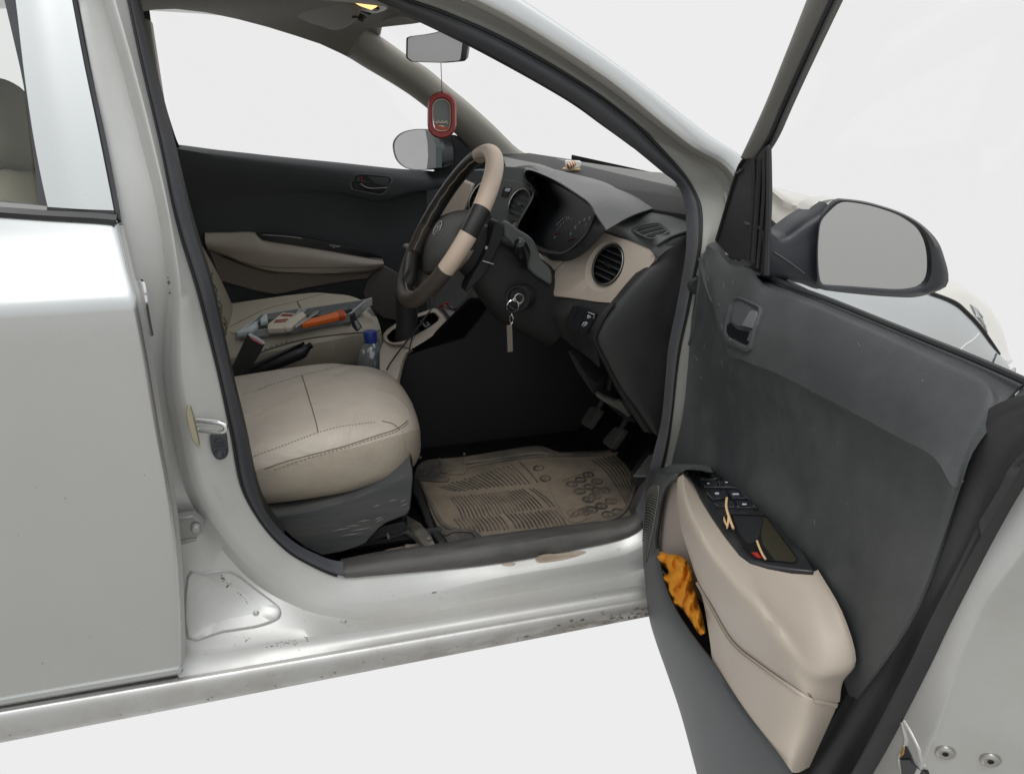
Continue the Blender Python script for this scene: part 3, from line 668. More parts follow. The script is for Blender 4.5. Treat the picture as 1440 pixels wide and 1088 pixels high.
fm.ringpoly(pm, pm2, V((.03, 0, 0)), 0)
back = [p.lerp(sum(pm, V())/len(pm), .3)+V((.09, 0, 0)) for p in pm]; fm.grid([[p+V((.03, 0, 0)) for p in pm], [p.lerp(sum(pm, V())/len(pm), .08)+V((.065, 0, 0)) for p in pm], back], 0, cu=True); b = len(fm.v); fm.v += [tuple(p) for p in back]; fm.face(tuple(range(b, b+len(back))), 0)
q = [opl(u, v, Pm+V((-.006, 0, 0)), Nm) for u, v in [(598,183),(606,187),(613,206),(613,236),(600,238.5),(602,220),(601,200)]]; fm.poly(q, (.02, 0, 0), 2)
fm.build('mirror_housing', [M['satin'], M['black'], mat('teal_mirror_edge', (.07, .085, .085), .4)], pdr)
mg = MB(); mg.poly([p+V((.002, 0, 0)) for p in pm2], V((.004, 0, 0))); mg.build('mirror_glass', mat('far_mirror_glass', (.36, .36, .365), .12, 1.0, var=.005), pdr)
# far A pillar trim
apn = MB()
ue = [(485,22),(505,40),(528,54),(563,79),(590,96),(622,123),(647,143),(685,177),(722,212),(752,224)]
le = [(452,62),(485,78),(513,95),(547,115),(575,133),(600,152),(618,168),(642,190),(664,215),(690,240)]
def ypil(z): return .715-.36*max(0, z-1.0)
def onp(u, v, off=0):
    y = .6
    for _ in range(12): p = oy(u, v, y); y = ypil(p.z)+off
    return oy(u, v, y)
L0 = [onp(u, v, .0) for u, v in le]; U0 = [onp(u, v, -.035) for u, v in ue]; C0 = [a.lerp(b, .5)+V((-.012, -.022, .0)) for a, b in zip(L0, U0)]
apn.surf([[p+V((.03, .03, 0)) for p in L0], L0, C0, U0, [p+V((.03, .03, 0)) for p in U0]], 4, 4)
apn.build('pillar_trim', M['pillar'], car, thick=.006, sharp=60)
jt = MB(); jt.tube(cr([onp(u, v, -.03) + V((-.012, -.012, 0)) for u, v in [(506,41),(501,55),(496,64),(489,76)]], 4), .002, 0, 6); jt.build('trim_joint', M['black'], car)
# ---- headliner ---------------------------------------------------------
hd = MB()
fe = [(150,18),(205,16),(217,14),(247,13),(290,18),(333,27),(375,38),(417,51),(450,62),(487,79)]
FE = [onp(u, v, -.0) for u, v in fe]
FE = [oy(u, v, .545) for u, v in fe]
def hl(u, v, z): return oz(u, v, z)
front = [oy(u, v, y) for u, v, y in [(487,79,.545),(497,66,.54),(505,40,.53),(515,38,.50),(530,32,.40),(555,25,.15),(580,25,-.02),(600,31,-.16),(616,40,-.26),(640,48,-.45)]]
# roof lining as a fan of rows from far edge to near edge
near_y = -.56
rowsH = []
xs_far = FE
for t in [0, .03, .09, .2, .4, .6, .8, .92, 1]:
    r = []
    for i, p in enumerate(FE):
        k = i/(len(FE)-1); y = .545+(near_y-.545)*t
        fz = p.z+(1.415-p.z)*min(1, (math.sin(min(1, t/.2)*math.pi/2))) if t < .8 else 1.415-(1.415-1.36)*((t-.8)/.2)**2
        # front rows follow the header
        xh = .27+.17*math.sin(math.pi*min(1, max(0, t))*.9)
        x = p.x+(xh-FE[-1].x)*(k**3)*(1 if t > 0 else 0)*min(1, t/.2)
        zz = fz-(.03*k**4 if t > .1 else 0)
        r.append(V((x, y, zz)))
    rowsH.append(r)
hd.grid(rowsH)
# front header down to the windscreen
F0 = [r[-1] for r in rowsH]
hd_bvh = bvh(hd)
hd.build('headliner', M['headliner'], car, thick=.008, toward=True)
hb = MB()
hp = sp2([(487,79),(496,64),(505,41),(512,39)], 4, False)
hdr = MB()
top = [oy(u, v-14, y) for u, v, y in [(470,50,.545),(505,30,.53),(530,26,.40),(555,18,.15),(580,16,-.02),(602,20,-.16),(625,28,-.26),(650,38,-.45)]]
botm = [oy(u, v, y) for u, v, y in [(487,79,.545),(507,41,.53),(530,32,.40),(555,25,.15),(580,25,-.02),(600,31,-.16),(616,40,-.26),(640,50,-.45)]]
hdr.surf([top, botm, [p+V((.03, 0, .02)) for p in botm]], 5, 3)
hdr.build('header_trim', M['headliner'], car, thick=.006)
# inner roof side above the far window (dark line) and grab handle shade
gh = MB(); gh.tube(cr([oy(u, v, .50) for u, v in [(273,-2),(290,6),(312,11),(332,9),(350,2)]], 5), .006, 0, 8); gh.build('grab_handle', M['headliner'], car)
vs = MB()
vo = sp2(K(380, 0, 4.8, [(60,-60),(76,30),(95,62),(140,100),(250,152),(300,172),(345,182),(390,200),(440,210),(490,200),(525,185),(560,160),(600,112),(560,60),(400,-30),(250,-80)]), 3)
Pv = oy(450, 20, .26)
PN = V((-.35, -.1, -.93))
vs.poly([opl(*p, oy(450, 20, .26), PN) for p in vo], V((.006, 0, .018)))
vs.build('sun_visor', mat('greige_visor', (.29, .28, .245), .85, grain=700), car, bevel=.005)
vc = MB(); c = oy(508, 27, .12); vc.lathe([(0, -.006), (.006, -.006), (.008, 0), (.008, .01)], c, (.3, .1, .9), 12); vc.box(oy(505, 25, .125), (.035, .012, .004)); vc.build('visor_clip', M['black'], car)
dl = MB()
do = rnd2([(476,-9),(518,-8),(546,12),(541,16),(527,20),(507,14),(488,5)], .2, 3); PD = oy(512, 5, -.02); PDN = V((-.25, 0, -1))
dl.poly([opl(*p, PD, PDN) for p in do], V((0, 0, .02)), 0)
dg = rnd2([(486,-3),(510,-5),(532,9),(524,15),(506,9)], .2, 3)
dl.poly([opl(*p, PD+V((0, 0, -.003)), PDN) for p in dg], V((0, 0, .004)), 1)
dk = rnd2([(522,15),(527,12),(535,14),(530,17)], .3, 2); dl.poly([opl(*p, PD+V((0, 0, -.004)), PDN) for p in dk], V((0, 0, .004)), 2)
dl.build('dome_lamp', [M['glowtrim'], M['glow'], M['black']], car, bevel=.002)
shade = MB(); q = [(462,-4),(478,4),(500,14),(521,22),(519,24),(498,17),(474,7),(458,-2)]; shade.poly([opl(*p, PD+V((0, 0, .003)), PDN) for p in q], V((0, 0, .006))); shade.build('lamp_shadow_gap', M['black'], car)
# ---- windscreen --------------------------------------------------------
ws = MB()
wb = [oz(u, v, 1.0) for u, v in [(752,222),(820,230),(907,243)]]
tl = botm[1]; trr = oy(640, 50, -.45)
W0 = [V((.80, .64, 1.0)), V((.93, .3, 1.0)), V((.97, 0, 1.0)), V((.93, -.3, 1.0)), V((.80, -.64, 1.0))]
W1_ = [V((.29, .52, 1.40)), V((.36, .25, 1.42)), V((.39, 0, 1.425)), V((.36, -.25, 1.42)), V((.29, -.52, 1.40))]
ws.surf([W0, W1_], 4, 6); ws.build('windscreen', M['glass'], car, thick=.004)
# interior mirror
im = MB()
mo = rnd2(K(480, 0, 6, [(548,322),(578,308),(720,290),(795,275),(840,262),(1034,352),(1012,516),(840,532),(590,524),(545,490)]), .12, 3)
PM = V((.357, -.03, 1.31)); NM = V((-.60, -.80, -.02))
pm = [opl(*p, PM, NM) for p in mo]; pmi = [opl(*p, PM, NM) for p in inset(mo, .965)]
cm = sum(pm, V())/len(pm)
im.ringpoly(pm, pmi, V((.012, .004, 0)), 0)
im.grid([[p+V((.012, .004, 0)) for p in pm], [p.lerp(cm, .15)+V((.03, .01, 0)) for p in pm], [p.lerp(cm, .7)+V((.036, .012, 0)) for p in pm], [cm+V((.037, .012, 0)) for p in pm]], 0, cu=True)
im.tube([cm+V((.03, .01, .0)), cm+V((.06, .02, .05)), cm+V((.065, .02, .12))], [.010, .009, .018], 0, 10)
mir_o = grp('interior_mirror', car)
im.build('mirror_housing', [M['satin']], mir_o)
ig = MB(); ig.poly([p+V((.002, 0, 0)) for p in pmi], V((.004, 0, 0))); ig.build('mirror_glass', M['mirror_dim'], mir_o)
# ================================================================== DASHBOARD
dash = grp('dashboard', car)
core = MB()
prof = [(.97, .985), (.80, 1.012), (.66, 1.010), (.615, .985), (.605, .90), (.60, .82), (.615, .76), (.66, .70), (.80, .62), (.97, .60)]
ys = [-.64, -.5, -.36, -.2, .0, .3, .66]
core.grid([[V((x+(.03 if x < .7 else 0)+(max(0, -y-.36)*.36 if x < .7 else 0), y, z)) for x, z in prof] for y in ys])
core.build('dash_core', M['plastic'], dash, thick=.004)
# top deck: windscreen base line -> crest
wl = [(705,217),(752,222),(792,226),(820,230),(860,236),(907,243),(935,246),(955,262)]
crest = [(712,236),(760,239.5),(795,244),(816,247),(846,253),(874,261),(910,273),(942,286)]
TD0 = [oz(u, v-2, 1.0) for u, v in wl]; TD1 = [oz(u, v, 1.015-.020*i/7) for i, (u, v) in enumerate(crest)]
TD1[-1] = oz(942, 286, .99)
td = MB(); td.surf([[p+V((.06, 0, -.05)) for p in TD0], TD0, [a.lerp(b, .5)+V((0, 0, .003)) for a, b in zip(TD0, TD1)], TD1], 4, 3)
# triangle at right of deck
td.surf([[oz(955, 262, 1.0), oz(958, 275, .99), oz(966, 300, .975)], [oz(942, 286, .99), oz(944, 292, .985), oz(950, 310, .97)]], 4, 2)
td_b = bvh(td)
td.build('top_deck', M['dash'], dash, thick=.004, sharp=60)
# brow
bt = crest
bb_ = [(735,243),(744,238),(762,245),(789,258),(816,275),(836,291),(840,300),(853,322)]
bb_ = [(700,262),(744,238.5),(765,246),(790,258.5),(814,274),(830,286),(838,300),(853,323)]
bpos = [.60, .595, .585, .575, .57, .565, .565, .57]
BB = [ox(u, v, x) for (u, v), x in zip(bb_, bpos)]
br_ = MB()
mids = []
for a, b in zip(TD1, BB): mids.append(a.lerp(b, .45)+V((-.018, 0, .014)))
mids[-1] = oz(892, 301.5, .982); mids[-2] = TD1[-2].lerp(BB[-2], .45)+V((-.012, 0, .010))
br_.surf([TD1, mids, BB], 4, 5)
br_.build('cluster_brow', mat('dash_brow_plastic', (.100, .101, .100), .36, dust=(.14, .135, .125), dust_amt=.22, dust_scale=5, grain=700, grain_str=.35, var=.06), dash, thick=.003, sharp=85)
# right side panel between brow, fascia and door seal
PFp, PFn = V((.56, -.39, .87)), V((-.91, -.29, .25))
def pf(u, v, off=0): return opl(u, v, PFp+PFn.normalized()*off, PFn)
sd = MB()
S1 = [(853,322.5),(868,313),(887,302.5),(912,295),(942,285.5),(958,276)]
S2 = [(850,326),(882,337),(915,352),(925,343),(945,331),(966,325)]
SA = [ox(853,322.5,.573), oz(868,313,.967), oz(887,302.5,.972), oz(912,295,.981), oz(942,285.5,.988), oz(960,285,.985)]
SB = [pf(850,326,.0), pf(882,338,-.004), pf(915,352,-.008), oy(925,343,-.672), oy(945,331,-.674), oy(967,324,-.676)]
sd.surf([SA, [a.lerp(b, .5)+V((-.004, -.004, .006)) for a, b in zip(SA, SB)], SB], 5, 4)
sd_b = bvh(sd)
sd.build('side_panel', M['dash_side'], dash, thick=.003)
dv = MB()
vo = rnd2(K(820, 180, 6, [(405,860),(440,832),(540,808),(620,795),(655,800),(738,872),(640,928),(580,938),(545,934),(440,888)]), .2, 3)
g0 = hit(sd_b, 915, 325, .003, oz(915, 325, .972)); gnn = ((hit(sd_b, 935, 322, 0, g0)-hit(sd_b, 895, 322, 0, g0)).cross(hit(sd_b, 915, 316, 0, g0)-hit(sd_b, 915, 334, 0, g0))).normalized(); gnn = gnn if gnn.dot(CAM-g0) > 0 else -gnn
def gg(p, d=0): return opl(p[0], p[1], g0+gnn*d, gnn)
vi = inset(vo, .90)
dv.grid([[gg(p, -.004) for p in vo], [gg(p, .002) for p in vo], [gg(p, .003) for p in inset(vo, .95)], [gg(p, .001) for p in vi]], 0, cu=True)
dv.poly([gg(p, .001) for p in vi], gnn*-.003, 0)
for q in ([(448,858),(470,842),(560,822),(625,812),(640,818),(560,838),(468,868)], [(478,880),(560,855),(655,828),(680,845),(590,868),(505,893)], [(530,906),(600,884),(692,858),(697,866),(640,900),(575,918),(550,915)]):
    dv.poly([gg(p, .0025) for p in K(820, 180, 6, q)], gnn*-.002, 1)
dv.build('defroster_grille', [M['dash_side'], M['black']], dash)
# end cap (dark, faces the door)
ec = MB()
E1 = [(967,323),(945,331),(926,345),(928,362),(911,380),(890,403),(872,425),(850,452),(840,478),(852,508),(872,546),(892,573),(916,607)]
E2 = [(985,330),(984,350),(983,366),(978,385),(970,410),(962,440),(956,470),(952,500),(948,530),(945,555),(942,575),(938,595),(932,614)]
Ea = [oy(u, v, -.664) for u, v in E1]; Eb = [oy(u, v, -.668) for u, v in E2]
ec.surf([[p+V((.0, .03, 0)) for p in Ea], Ea, [a.lerp(b, .35)+V((0, -.012, 0)) for a, b in zip(Ea, Eb)], [a.lerp(b, .75)+V((0, -.006, 0)) for a, b in zip(Ea, Eb)], Eb, [p+V((.02, .03, 0)) for p in Eb]], 4, 4)
ec.build('end_cap', mat('endcap_plastic', (.020, .0205, .021), .45, spec=.4, dust=(.08, .075, .066), dust_amt=.2, dust_scale=6, grain=700, grain_str=.3), dash, thick=.003, sharp=60)
# lip strip
ls = MB()
l1 = [(861,427),(847,446),(834,472),(835,486),(846,507),(868,549),(890,584),(905,607)]; l2 = [(867,426),(853,446),(840,474),(841,486),(852,507),(873,546),(894,575),(917,609)]
ls.surf([[oy(u, v, -.655) for u, v in l1], [oy((u+a)/2, (v+b)/2, -.670) for (u, v), (a, b) in zip(l1, l2)], [oy(u, v, -.666) for u, v in l2]], 4, 3)
ls.build('end_cap_lip', M['plastic'], dash, thick=.003)
ctop = MB(); co = [(915,352),(926,345),(945,331),(967,324),(967,332),(948,337),(928,350),(926,361)]; 
ctop.surf([[oy(u, v, -.666) for u, v in [(915,352),(926,344),(945,331),(967,323)]], [oy(u, v, -.676) for u, v in [(926,362),(938,352),(952,345),(962,344)]]], 4, 3); ctop.build('end_cap_top', M['satin'], dash, thick=.003)
# fascia (beige), outer part with the round vent
ff = MB()
def fascia(mb, outline, holes_c, m=0):
    pass
vcx, vcy = 854.5, 372.5
def ell(cx, cy_, ax, ay, rot, n=36, k=1.0):
    o = []
    for j in range(n):
        t = 2*math.pi*j/n; x, y = ax*math.cos(t)*k, ay*math.sin(t)*k; o.append((cx+x*math.cos(rot)-y*math.sin(rot), cy_+x*math.sin(rot)+y*math.cos(rot)))
    return o
fo = [(849,325),(882,337.5),(915,352),(926,362),(911,380),(890,404),(871,426),(858,427.5),(838,426),(820,423),(797,419.5),(777,417),(775,410),(776,396),(777,387),(784,376),(793,366),(803,364),(813,360.5),(826,351),(838,338)]
# radial loft from outline to vent circle
N_ = 72
def resample(o, n):
    P = [V((*p, 0)) for p in o]+[V((*o[0], 0))]; Ls = [0]
    for a, b in zip(P, P[1:]): Ls.append(Ls[-1]+(b-a).length)
    out = []
    for i in range(n):
        d = Ls[-1]*i/n
        for k in range(len(P)-1):
            if Ls[k] <= d <= Ls[k+1]:
                q = P[k].lerp(P[k+1], (d-Ls[k])/max(1e-9, Ls[k+1]-Ls[k])); out.append((q.x, q.y)); break
    return out
def byangle(o, c, n):
    """outline resampled by angle round c"""
    out = []
    for i in range(n):
        a = 2*math.pi*i/n; d = V((math.cos(a), math.sin(a))); best = None
        for (x0, y0), (x1, y1) in zip(o, o[1:]+o[:1]):
            e = V((x1-x0, y1-y0)); w_ = V((x0-c[0], y0-c[1])); den = d.x*e.y-d.y*e.x
            if abs(den) < 1e-9: continue
            t = (w_.x*e.y-w_.y*e.x)/den; s_ = (w_.x*d.y-w_.y*d.x)/den
            if t > 0 and -1e-6 <= s_ <= 1+1e-6 and (best is None or t < best): best = t
        out.append((c[0]+d.x*(best or 1), c[1]+d.y*(best or 1)))
    return out
rotv = math.atan2(50, -23)-math.pi/2
def vent_ell(k): return byangle(ell(vcx, vcy, 19.5*k, 29*k, rotv, 60), (vcx, vcy), N_)
oo = byangle(fo, (vcx, vcy), N_)
def foff(p):  # fascia relief: a turned-down lower rim
    return 0
rim_o = [pf(*p, .0) for p in oo]
o97 = [pf(vcx+(x-vcx)*.965, vcy+(y-vcy)*.965, .008) for x, y in oo]
big = vent_ell(1.28)
bigc = [(vcx-4+(x-vcx), vcy+2+(y-vcy)) for x, y in big]
ff.grid([[p-PFn.normalized()*.02 for p in rim_o], rim_o, o97, [pf(*p, .010) for p in bigc], [pf(*p, .003) for p in vent_ell(1.06)], [pf(*p, -.012) for p in vent_ell(1.0)]], 0, cu=True)
ff.build('fascia', M['beige'], dash, sharp=30)
# shadow-side facet (turned face along the right and lower edge)
fa = MB()
f1 = [(915,352),(903,375),(886,398),(868,417)]; f2 = [(926,362),(911,380),(890,404),(871,426)]
def vent(name, fn, cx, cyy, ax, ay, rot, ringm):
    vb = MB()
    E = lambda k, off: [fn(*p, off) for p in ell(cx, cyy, ax*k, ay*k, rot, 40)]
    vb.grid([E(1.08, .002), E(1.07, .011), E(1.0, .012), E(.94, .008), E(.92, -.02)], lambda i, j: 0 if i < 1 else 1 if i == 1 else 0, cu=True)
    q = E(.95, -.022); b = len(vb.v); vb.v += [tuple(p) for p in q]; vb.face(tuple(range(b, b+len(q))), 2)
    c = fn(cx, cyy, 0)
    top = fn(cx+(-math.sin(rot))*ay*-1, cyy-math.cos(rot)*ay, 0); upd = (top-c).normalized(); R_ = (top-c).length
    nrm = (fn(cx, cyy, .1)-c).normalized(); sdv = upd.cross(nrm).normalized()
    va = fn(cx+math.cos(rot)*ax, cyy+math.sin(rot)*ax, 0)-c; vbv = fn(cx+math.sin(rot)*ay, cyy-math.cos(rot)*ay, 0)-c
    for k in (-.66, -.33, 0, .33, .66):
        s_ = math.sqrt(1-k*k)*.93; o_ = c+vbv*k; t_ = vbv*.035
        f0, f1 = nrm*.004, nrm*-.012+vbv*.16
        vb.hexa([o_-va*s_+f0-t_, o_+va*s_+f0-t_, o_+va*s_+f1-t_, o_-va*s_+f1-t_, o_-va*s_+f0+t_, o_+va*s_+f0+t_, o_+va*s_+f1+t_, o_-va*s_+f1+t_], 3)
        vb.tube([o_-va*s_+nrm*.0045, o_+va*s_+nrm*.0045], .0008, 5, 5)
    vb.hexa([c-va*.32-vbv*.12+nrm*.003, c+va*.32-vbv*.12+nrm*.003, c+va*.3+vbv*.12+nrm*.003, c-va*.3+vbv*.12+nrm*.003, c-va*.25-vbv*.08+nrm*.010, c+va*.25-vbv*.08+nrm*.010, c+va*.25+vbv*.08+nrm*.010, c-va*.25+vbv*.08+nrm*.010], 3)
    return vb.build(name, [M['satin'], M['steel'], M['black'], M['satin'], M['beige'], M['dash_side']], dash, bevel=.0006)
vent('air_vent', pf, vcx, vcy, 18.5, 28, rotv, 0)
# inner beige bridge under the cluster and left cheek
fi = MB()
q = K(680, 210, 5.143, [(375,735),(430,770),(540,795),(580,798),(502,882),(440,830),(390,775)]); fi.poly([pf(*p, .004) for p in q], PFn.normalized()*-.02); fi.build('fascia_bridge', M['beige'], dash, bevel=.002); fi = MB()
PC = V((.56, -.05, .937)); PCn = V((-.86, -.45, .25))
def pc(u, v, off=0): return opl(u, v, PC+PCn.normalized()*off, PCn)
q = [(711,322),(722,314),(733,305),(731,318),(728,328),(724,333),(716,329)]; fi.poly([pc(*p, .002) for p in q], PCn.normalized()*-.015)
fi.build('fascia_cheek', M['beige'], dash, bevel=.002)
# cluster pod
clp = MB()
cl = sp2([(740,252),(738,243),(744,239),(762,245),(789,258),(816,275),(832,288),(837,297),(834,308),(824,329),(808,346),(796,354),(785,357),(764,353),(744,344),(731,333),(727,325),(732,310),(744,289),(751,274),(748,262)], 3)
cc_ = (785, 303)
XC = lambda u, v: ox(u, v, .558+.0*(v))
PK, PKn = V((.560, -.31, .93)), V((-.95, -.04, .28))
def pk_(u, v, off=0): return opl(u, v, PK+PKn.normalized()*off, PKn)
outer = [pk_(cc_[0]+(x-cc_[0])*1.055, cc_[1]+(y-cc_[1])*1.05, .006) for x, y in cl]
outb = [pk_(cc_[0]+(x-cc_[0])*1.07, cc_[1]+(y-cc_[1])*1.06, -.03) for x, y in cl]
rim = [pk_(*p, .012) for p in cl]
inn = [pk_(cc_[0]+(x-cc_[0])*.97, cc_[1]+(y-cc_[1])*.97, .006) for x, y in cl]
facep = [pk_(cc_[0]+(x-cc_[0])*.90+5, cc_[1]+(y-cc_[1])*.90+3, -.035) for x, y in cl]
so9 = byangle([(738,243),(744,239),(762,245),(789,258.5),(816,275),(834,289),(840,300),(853,323),(838,339),(826,352),(813,362),(797,368),(776,366),(756,361),(740,352),(722,338),(722,322),(730,308),(743,286),(749,272),(746,262)], cc_, 57)
oc9 = byangle([(cc_[0]+(x-cc_[0])*1.02, cc_[1]+(y-cc_[1])*1.02) for x, y in cl], cc_, 57)
clp.grid([[pk_(*p, -.03) for p in so9], [pk_(*p, -.002) for p in so9], [pk_(*p, .008) for p in oc9]], 0, cu=True)
clp.grid([outb, outer, rim, inn, facep], lambda i, j: 0 if i < 2 else 1, cu=True)
b = len(clp.v); clp.v += [tuple(p) for p in facep]; clp.face(tuple(range(b, b+len(facep))), 2)
dialface = mat('instrument_face', (.005, .006, .008), .35, var=.02, spec=.15)
clo = grp('instrument_cluster', dash)
clp.build('cluster_hood', [M['satin'], M['black'], dialface], clo, sharp=50)
def text_mesh(mb, s, o, ex, ey, size, m=0):
    cu = bpy.data.curves.new('t', 'FONT'); cu.body = s; cu.size = size; cu.align_x = 'CENTER'; cu.align_y = 'CENTER'
    to = bpy.data.objects.new('t', cu); COL.objects.link(to); dg = bpy.context.evaluated_depsgraph_get(); dg.update()
    me = bpy.data.meshes.new_from_object(to.evaluated_get(dg)); b = len(mb.v)
    for vv in me.vertices: mb.v.append(tuple(V(o)+V(ex)*vv.co.x+V(ey)*vv.co.y))
    for p in me.polygons: mb.face(tuple(b+i for i in p.vertices), m)
    bpy.data.objects.remove(to); bpy.data.meshes.remove(me); bpy.data.curves.remove(cu)
dm = MB()
def cf(u, v): return pk_(u, v, -.033)
ex = V((.04, -1, 0)).normalized(); ey = V((.28, 0, .96)).normalized()
nums1 = [(780,334,'0'),(784.5,322,'1'),(788,317,'2'),(792,313,'3'),(796.5,309,'4'),(800,306.5,'5'),(804,308,'6')]
for u, v, t in nums1: text_mesh(dm, t, cf(u, v), ex, ey, .010)
nums2 = [(802.5,329,'0'),(809,320,'20'),(815,313,'40'),(822,309,'60'),(829,307,'80'),(824,317,'5')]
for u, v, t in nums2: text_mesh(dm, t, cf(u, v), ex, ey, .0105)
for j in range(9):
    u, v = 783+j*2.6, 320-11*math.sin(j/8*2.2)-3; dm.tube([cf(u, v), cf(u+.8, v-2)], .0006, 0, 4)
dm.tube([cf(778, 330), cf(786, 327)], .0009, 1, 4); dm.tube([cf(797, 338), cf(807, 335)], .0010, 1, 4)
dm.build('dial_markings', [M['dimmark'], M['redmark']], clo)
# centre vents and stack behind the wheel
vent('air_vent', pc, 730, 287.5, 13.5, 22, math.atan2(50, -20)-math.pi/2, 0)
cst = MB()
q = rnd2([(700,250),(740,258),(752,272),(744,290),(732,309),(715,321),(700,318),(688,300)], .2, 3); cst.poly([pc(*p, .0) for p in q], PCn.normalized()*-.05, 0)
q = rnd2([(708,263),(719,264),(713,277),(704,275)], .1, 2); cst.poly([pc(*p, .003) for p in q], PCn.normalized()*-.006, 1)
q = [(711,264.5),(718,265.5),(716,270),(709,269)]; cst.poly([pc(*p, .004) for p in q], PCn.normalized()*-.002, 2)
q = rnd2([(690,232),(745,238),(740,250),(752,262),(715,258),(688,250)], .15, 2); cst.poly([pc(*p, -.006) for p in q], PCn.normalized()*-.05, 0)
cst.build('centre_stack', [M['dash_side'], M['black'], M['dimmark']], dash, bevel=.003)
# beige centre cheek seen through the wheel, far vent
def ps(u, v, off=0): return opl(u, v, V((.60, .12, .90))+V((-.75, -.62, .2)).normalized()*off, V((-.75, -.62, .2)))
bc = MB(); q = [(648,252),(664,259),(662,272),(655,290),(640,320),(617,326),(604,332),(612,310),(628,280)]; bc.poly([ps(*p) for p in q], V((.04, .03, 0))); bc.build('centre_fascia', M['beige'], dash, bevel=.004)
vent('air_vent', ps, 676, 276, 12, 24, .55, 1)
fb = MB(); fb.poly([ps(*p, -.012) for p in [(655,240),(712,240),(712,330),(640,345),(600,345)]], V((.05, .04, 0))); fb.build('stack_backing', M['far_trim'], dash)
# far top of dash (behind the wheel top)
# knee panel + switches
kp = MB()
k1 = [(745,400),(777,417),(820,423),(845,427),(862,428)]; k2 = [(752,440),(785,446),(812,452),(832,462),(836,474)]; k3 = [(766,457),(790,474),(806,488),(824,500),(842,516)]
PK2p, PK2n = V((.565, -.5, .83)), V((-.93, -.28, -.05))
def kn(u, v, off=0): return opl(u, v, PK2p+PK2n.normalized()*off, PK2n)
kp.surf([[kn(u, v, 0) for u, v in k1], [kn(u, v, .008) for u, v in k2], [kn(u, v, -.02) for u, v in k3]], 4, 5)
kp.build('knee_panel', M['dash'] if False else mat('knee_plastic', (.026, .026, .027), .45, dust=(.13, .125, .11), dust_amt=.25, dust_scale=6, grain=700, grain_str=.3), dash, thick=.004)
sw = MB()
q = rnd2(K(740, 400, 4.533, [(240,245),(300,132),(442,185),(432,222),(378,318),(248,272)]), .16, 3)
sw.poly([kn(*p, .013) for p in q], PK2n.normalized()*-.012, 0)
for a, b in (((332,145),(300,240)), ((378,165),(330,300))):
    pts = [kn(*p, .0138) for p in K(740, 400, 4.533, [a, b])]; sw.tube(pts, .0006, 1, 4)
def wl_(pts, r=.0007): sw.tube([kn(*p, .0142) for p in K(740, 400, 4.533, pts)], r, 2, 5)
wl_([(394,195),(392,215)], .001); wl_([(394,195),(410,208),(392,215)], .0009)
wl_([(358,250),(375,238),(390,246)]); wl_([(355,262),(370,245)], .001); wl_([(372,262),(385,240)], .001); wl_([(365,268),(388,252)], .0008); wl_([(395,178),(436,192),(430,215)], .0008)
sw.build('switch_bank', [mat('switch_black', (.014, .016, .020), .3), M['black'], M['marks']], dash, bevel=.0012)
# underside bits
ub = MB()
q = K(740, 400, 4.533, [(262,420),(300,452),(360,540),(395,590),(452,625),(440,680),(600,800),(660,840),(700,880),(640,870),(520,770),(420,690),(330,560)]); ub.poly([oy(*p, -.45) for p in q], (.03, .02, 0), 0)
q = K(740, 400, 4.533, [(440,690),(480,715),(560,745),(600,770),(665,835),(650,845),(590,800),(500,750),(450,715)]); ub.poly([oy(*p, -.47) for p in q], (.01, .01, 0), 1)
q = K(740, 400, 4.533, [(560,740),(600,748),(640,800),(645,825),(610,790)]); ub.poly([oy(*p, -.475) for p in q], (.01, .01, 0), 1)
ub.build('under_dash_bracket', [M['plastic'], mat('dim_greige', (.12, .115, .10), .7)], dash, bevel=.001)
# pedals
def pedal(name, pts, y, arm):
    mb = MB(); o = rnd2(pts, .2, 3); base = oy(*pts[0], y); nn = V((-.8, 0, .6))
    f = lambda u, v, off=0: opl(u, v, base+nn.normalized()*off, nn)
    mb.poly([f(*p) for p in o], V((.012, 0, -.008)))
    (u0, v0), (u1, v1), (u2, v2), (u3, v3) = pts[:4]
    for k in range(1, 7):
        t = k/7; a = f(u0+(u3-u0)*t, v0+(v3-v0)*t, .001).lerp(f(u1+(u2-u1)*t, v1+(v2-v1)*t, .001), .12); b = f(u0+(u3-u0)*t, v0+(v3-v0)*t, .001).lerp(f(u1+(u2-u1)*t, v1+(v2-v1)*t, .001), .88); mb.tube([a, b], .0018, 0, 5)
    c = sum([f(*p) for p in pts], V())/len(pts); mb.tube([c+V((.012, 0, 0)), c+V((.05, 0, .07)), c+V((.07, 0, .22))], .008, 1, 8)
    return mb.build(name, [mat('pedal_rubber', (.035, .034, .032), .7, dust=(.12, .11, .095), dust_amt=.5, dust_scale=20, grain=400), M['plastic']], car, bevel=.001)
pedal('pedal', K(740, 400, 4.533, [(405,775),(478,790),(392,915),(345,880)]), -.30, 0)
pedal('pedal', K(740, 400, 4.533, [(560,905),(632,915),(540,1050),(480,1000)]), -.37, 0)
# dead pedal / accelerator ribs at right of the mat
dp = MB()
for j in range(9):
    t = j/8; a = (914-14*t*0+ (893-914)*t, 634+(662-634)*t); b = (a[0]+14, a[1]-24+6)
    dp.tube([oz(893+21*(1-t)-2, 661-27*(1-t)+8, .40), oz(903+14*(1-t)+6, 664-30*(1-t)-3+8, .40)], .0035, 0, 6)
q = [(888,662),(912,628),(922,640),(918,672),(903,670)]; dp.poly([oz(*p, .395) for p in q], (0, 0, -.03), 1)
dp.build('accelerator_pedal', [mat('pedal_rib', (.13, .125, .115), .7), M['plastic']], car)
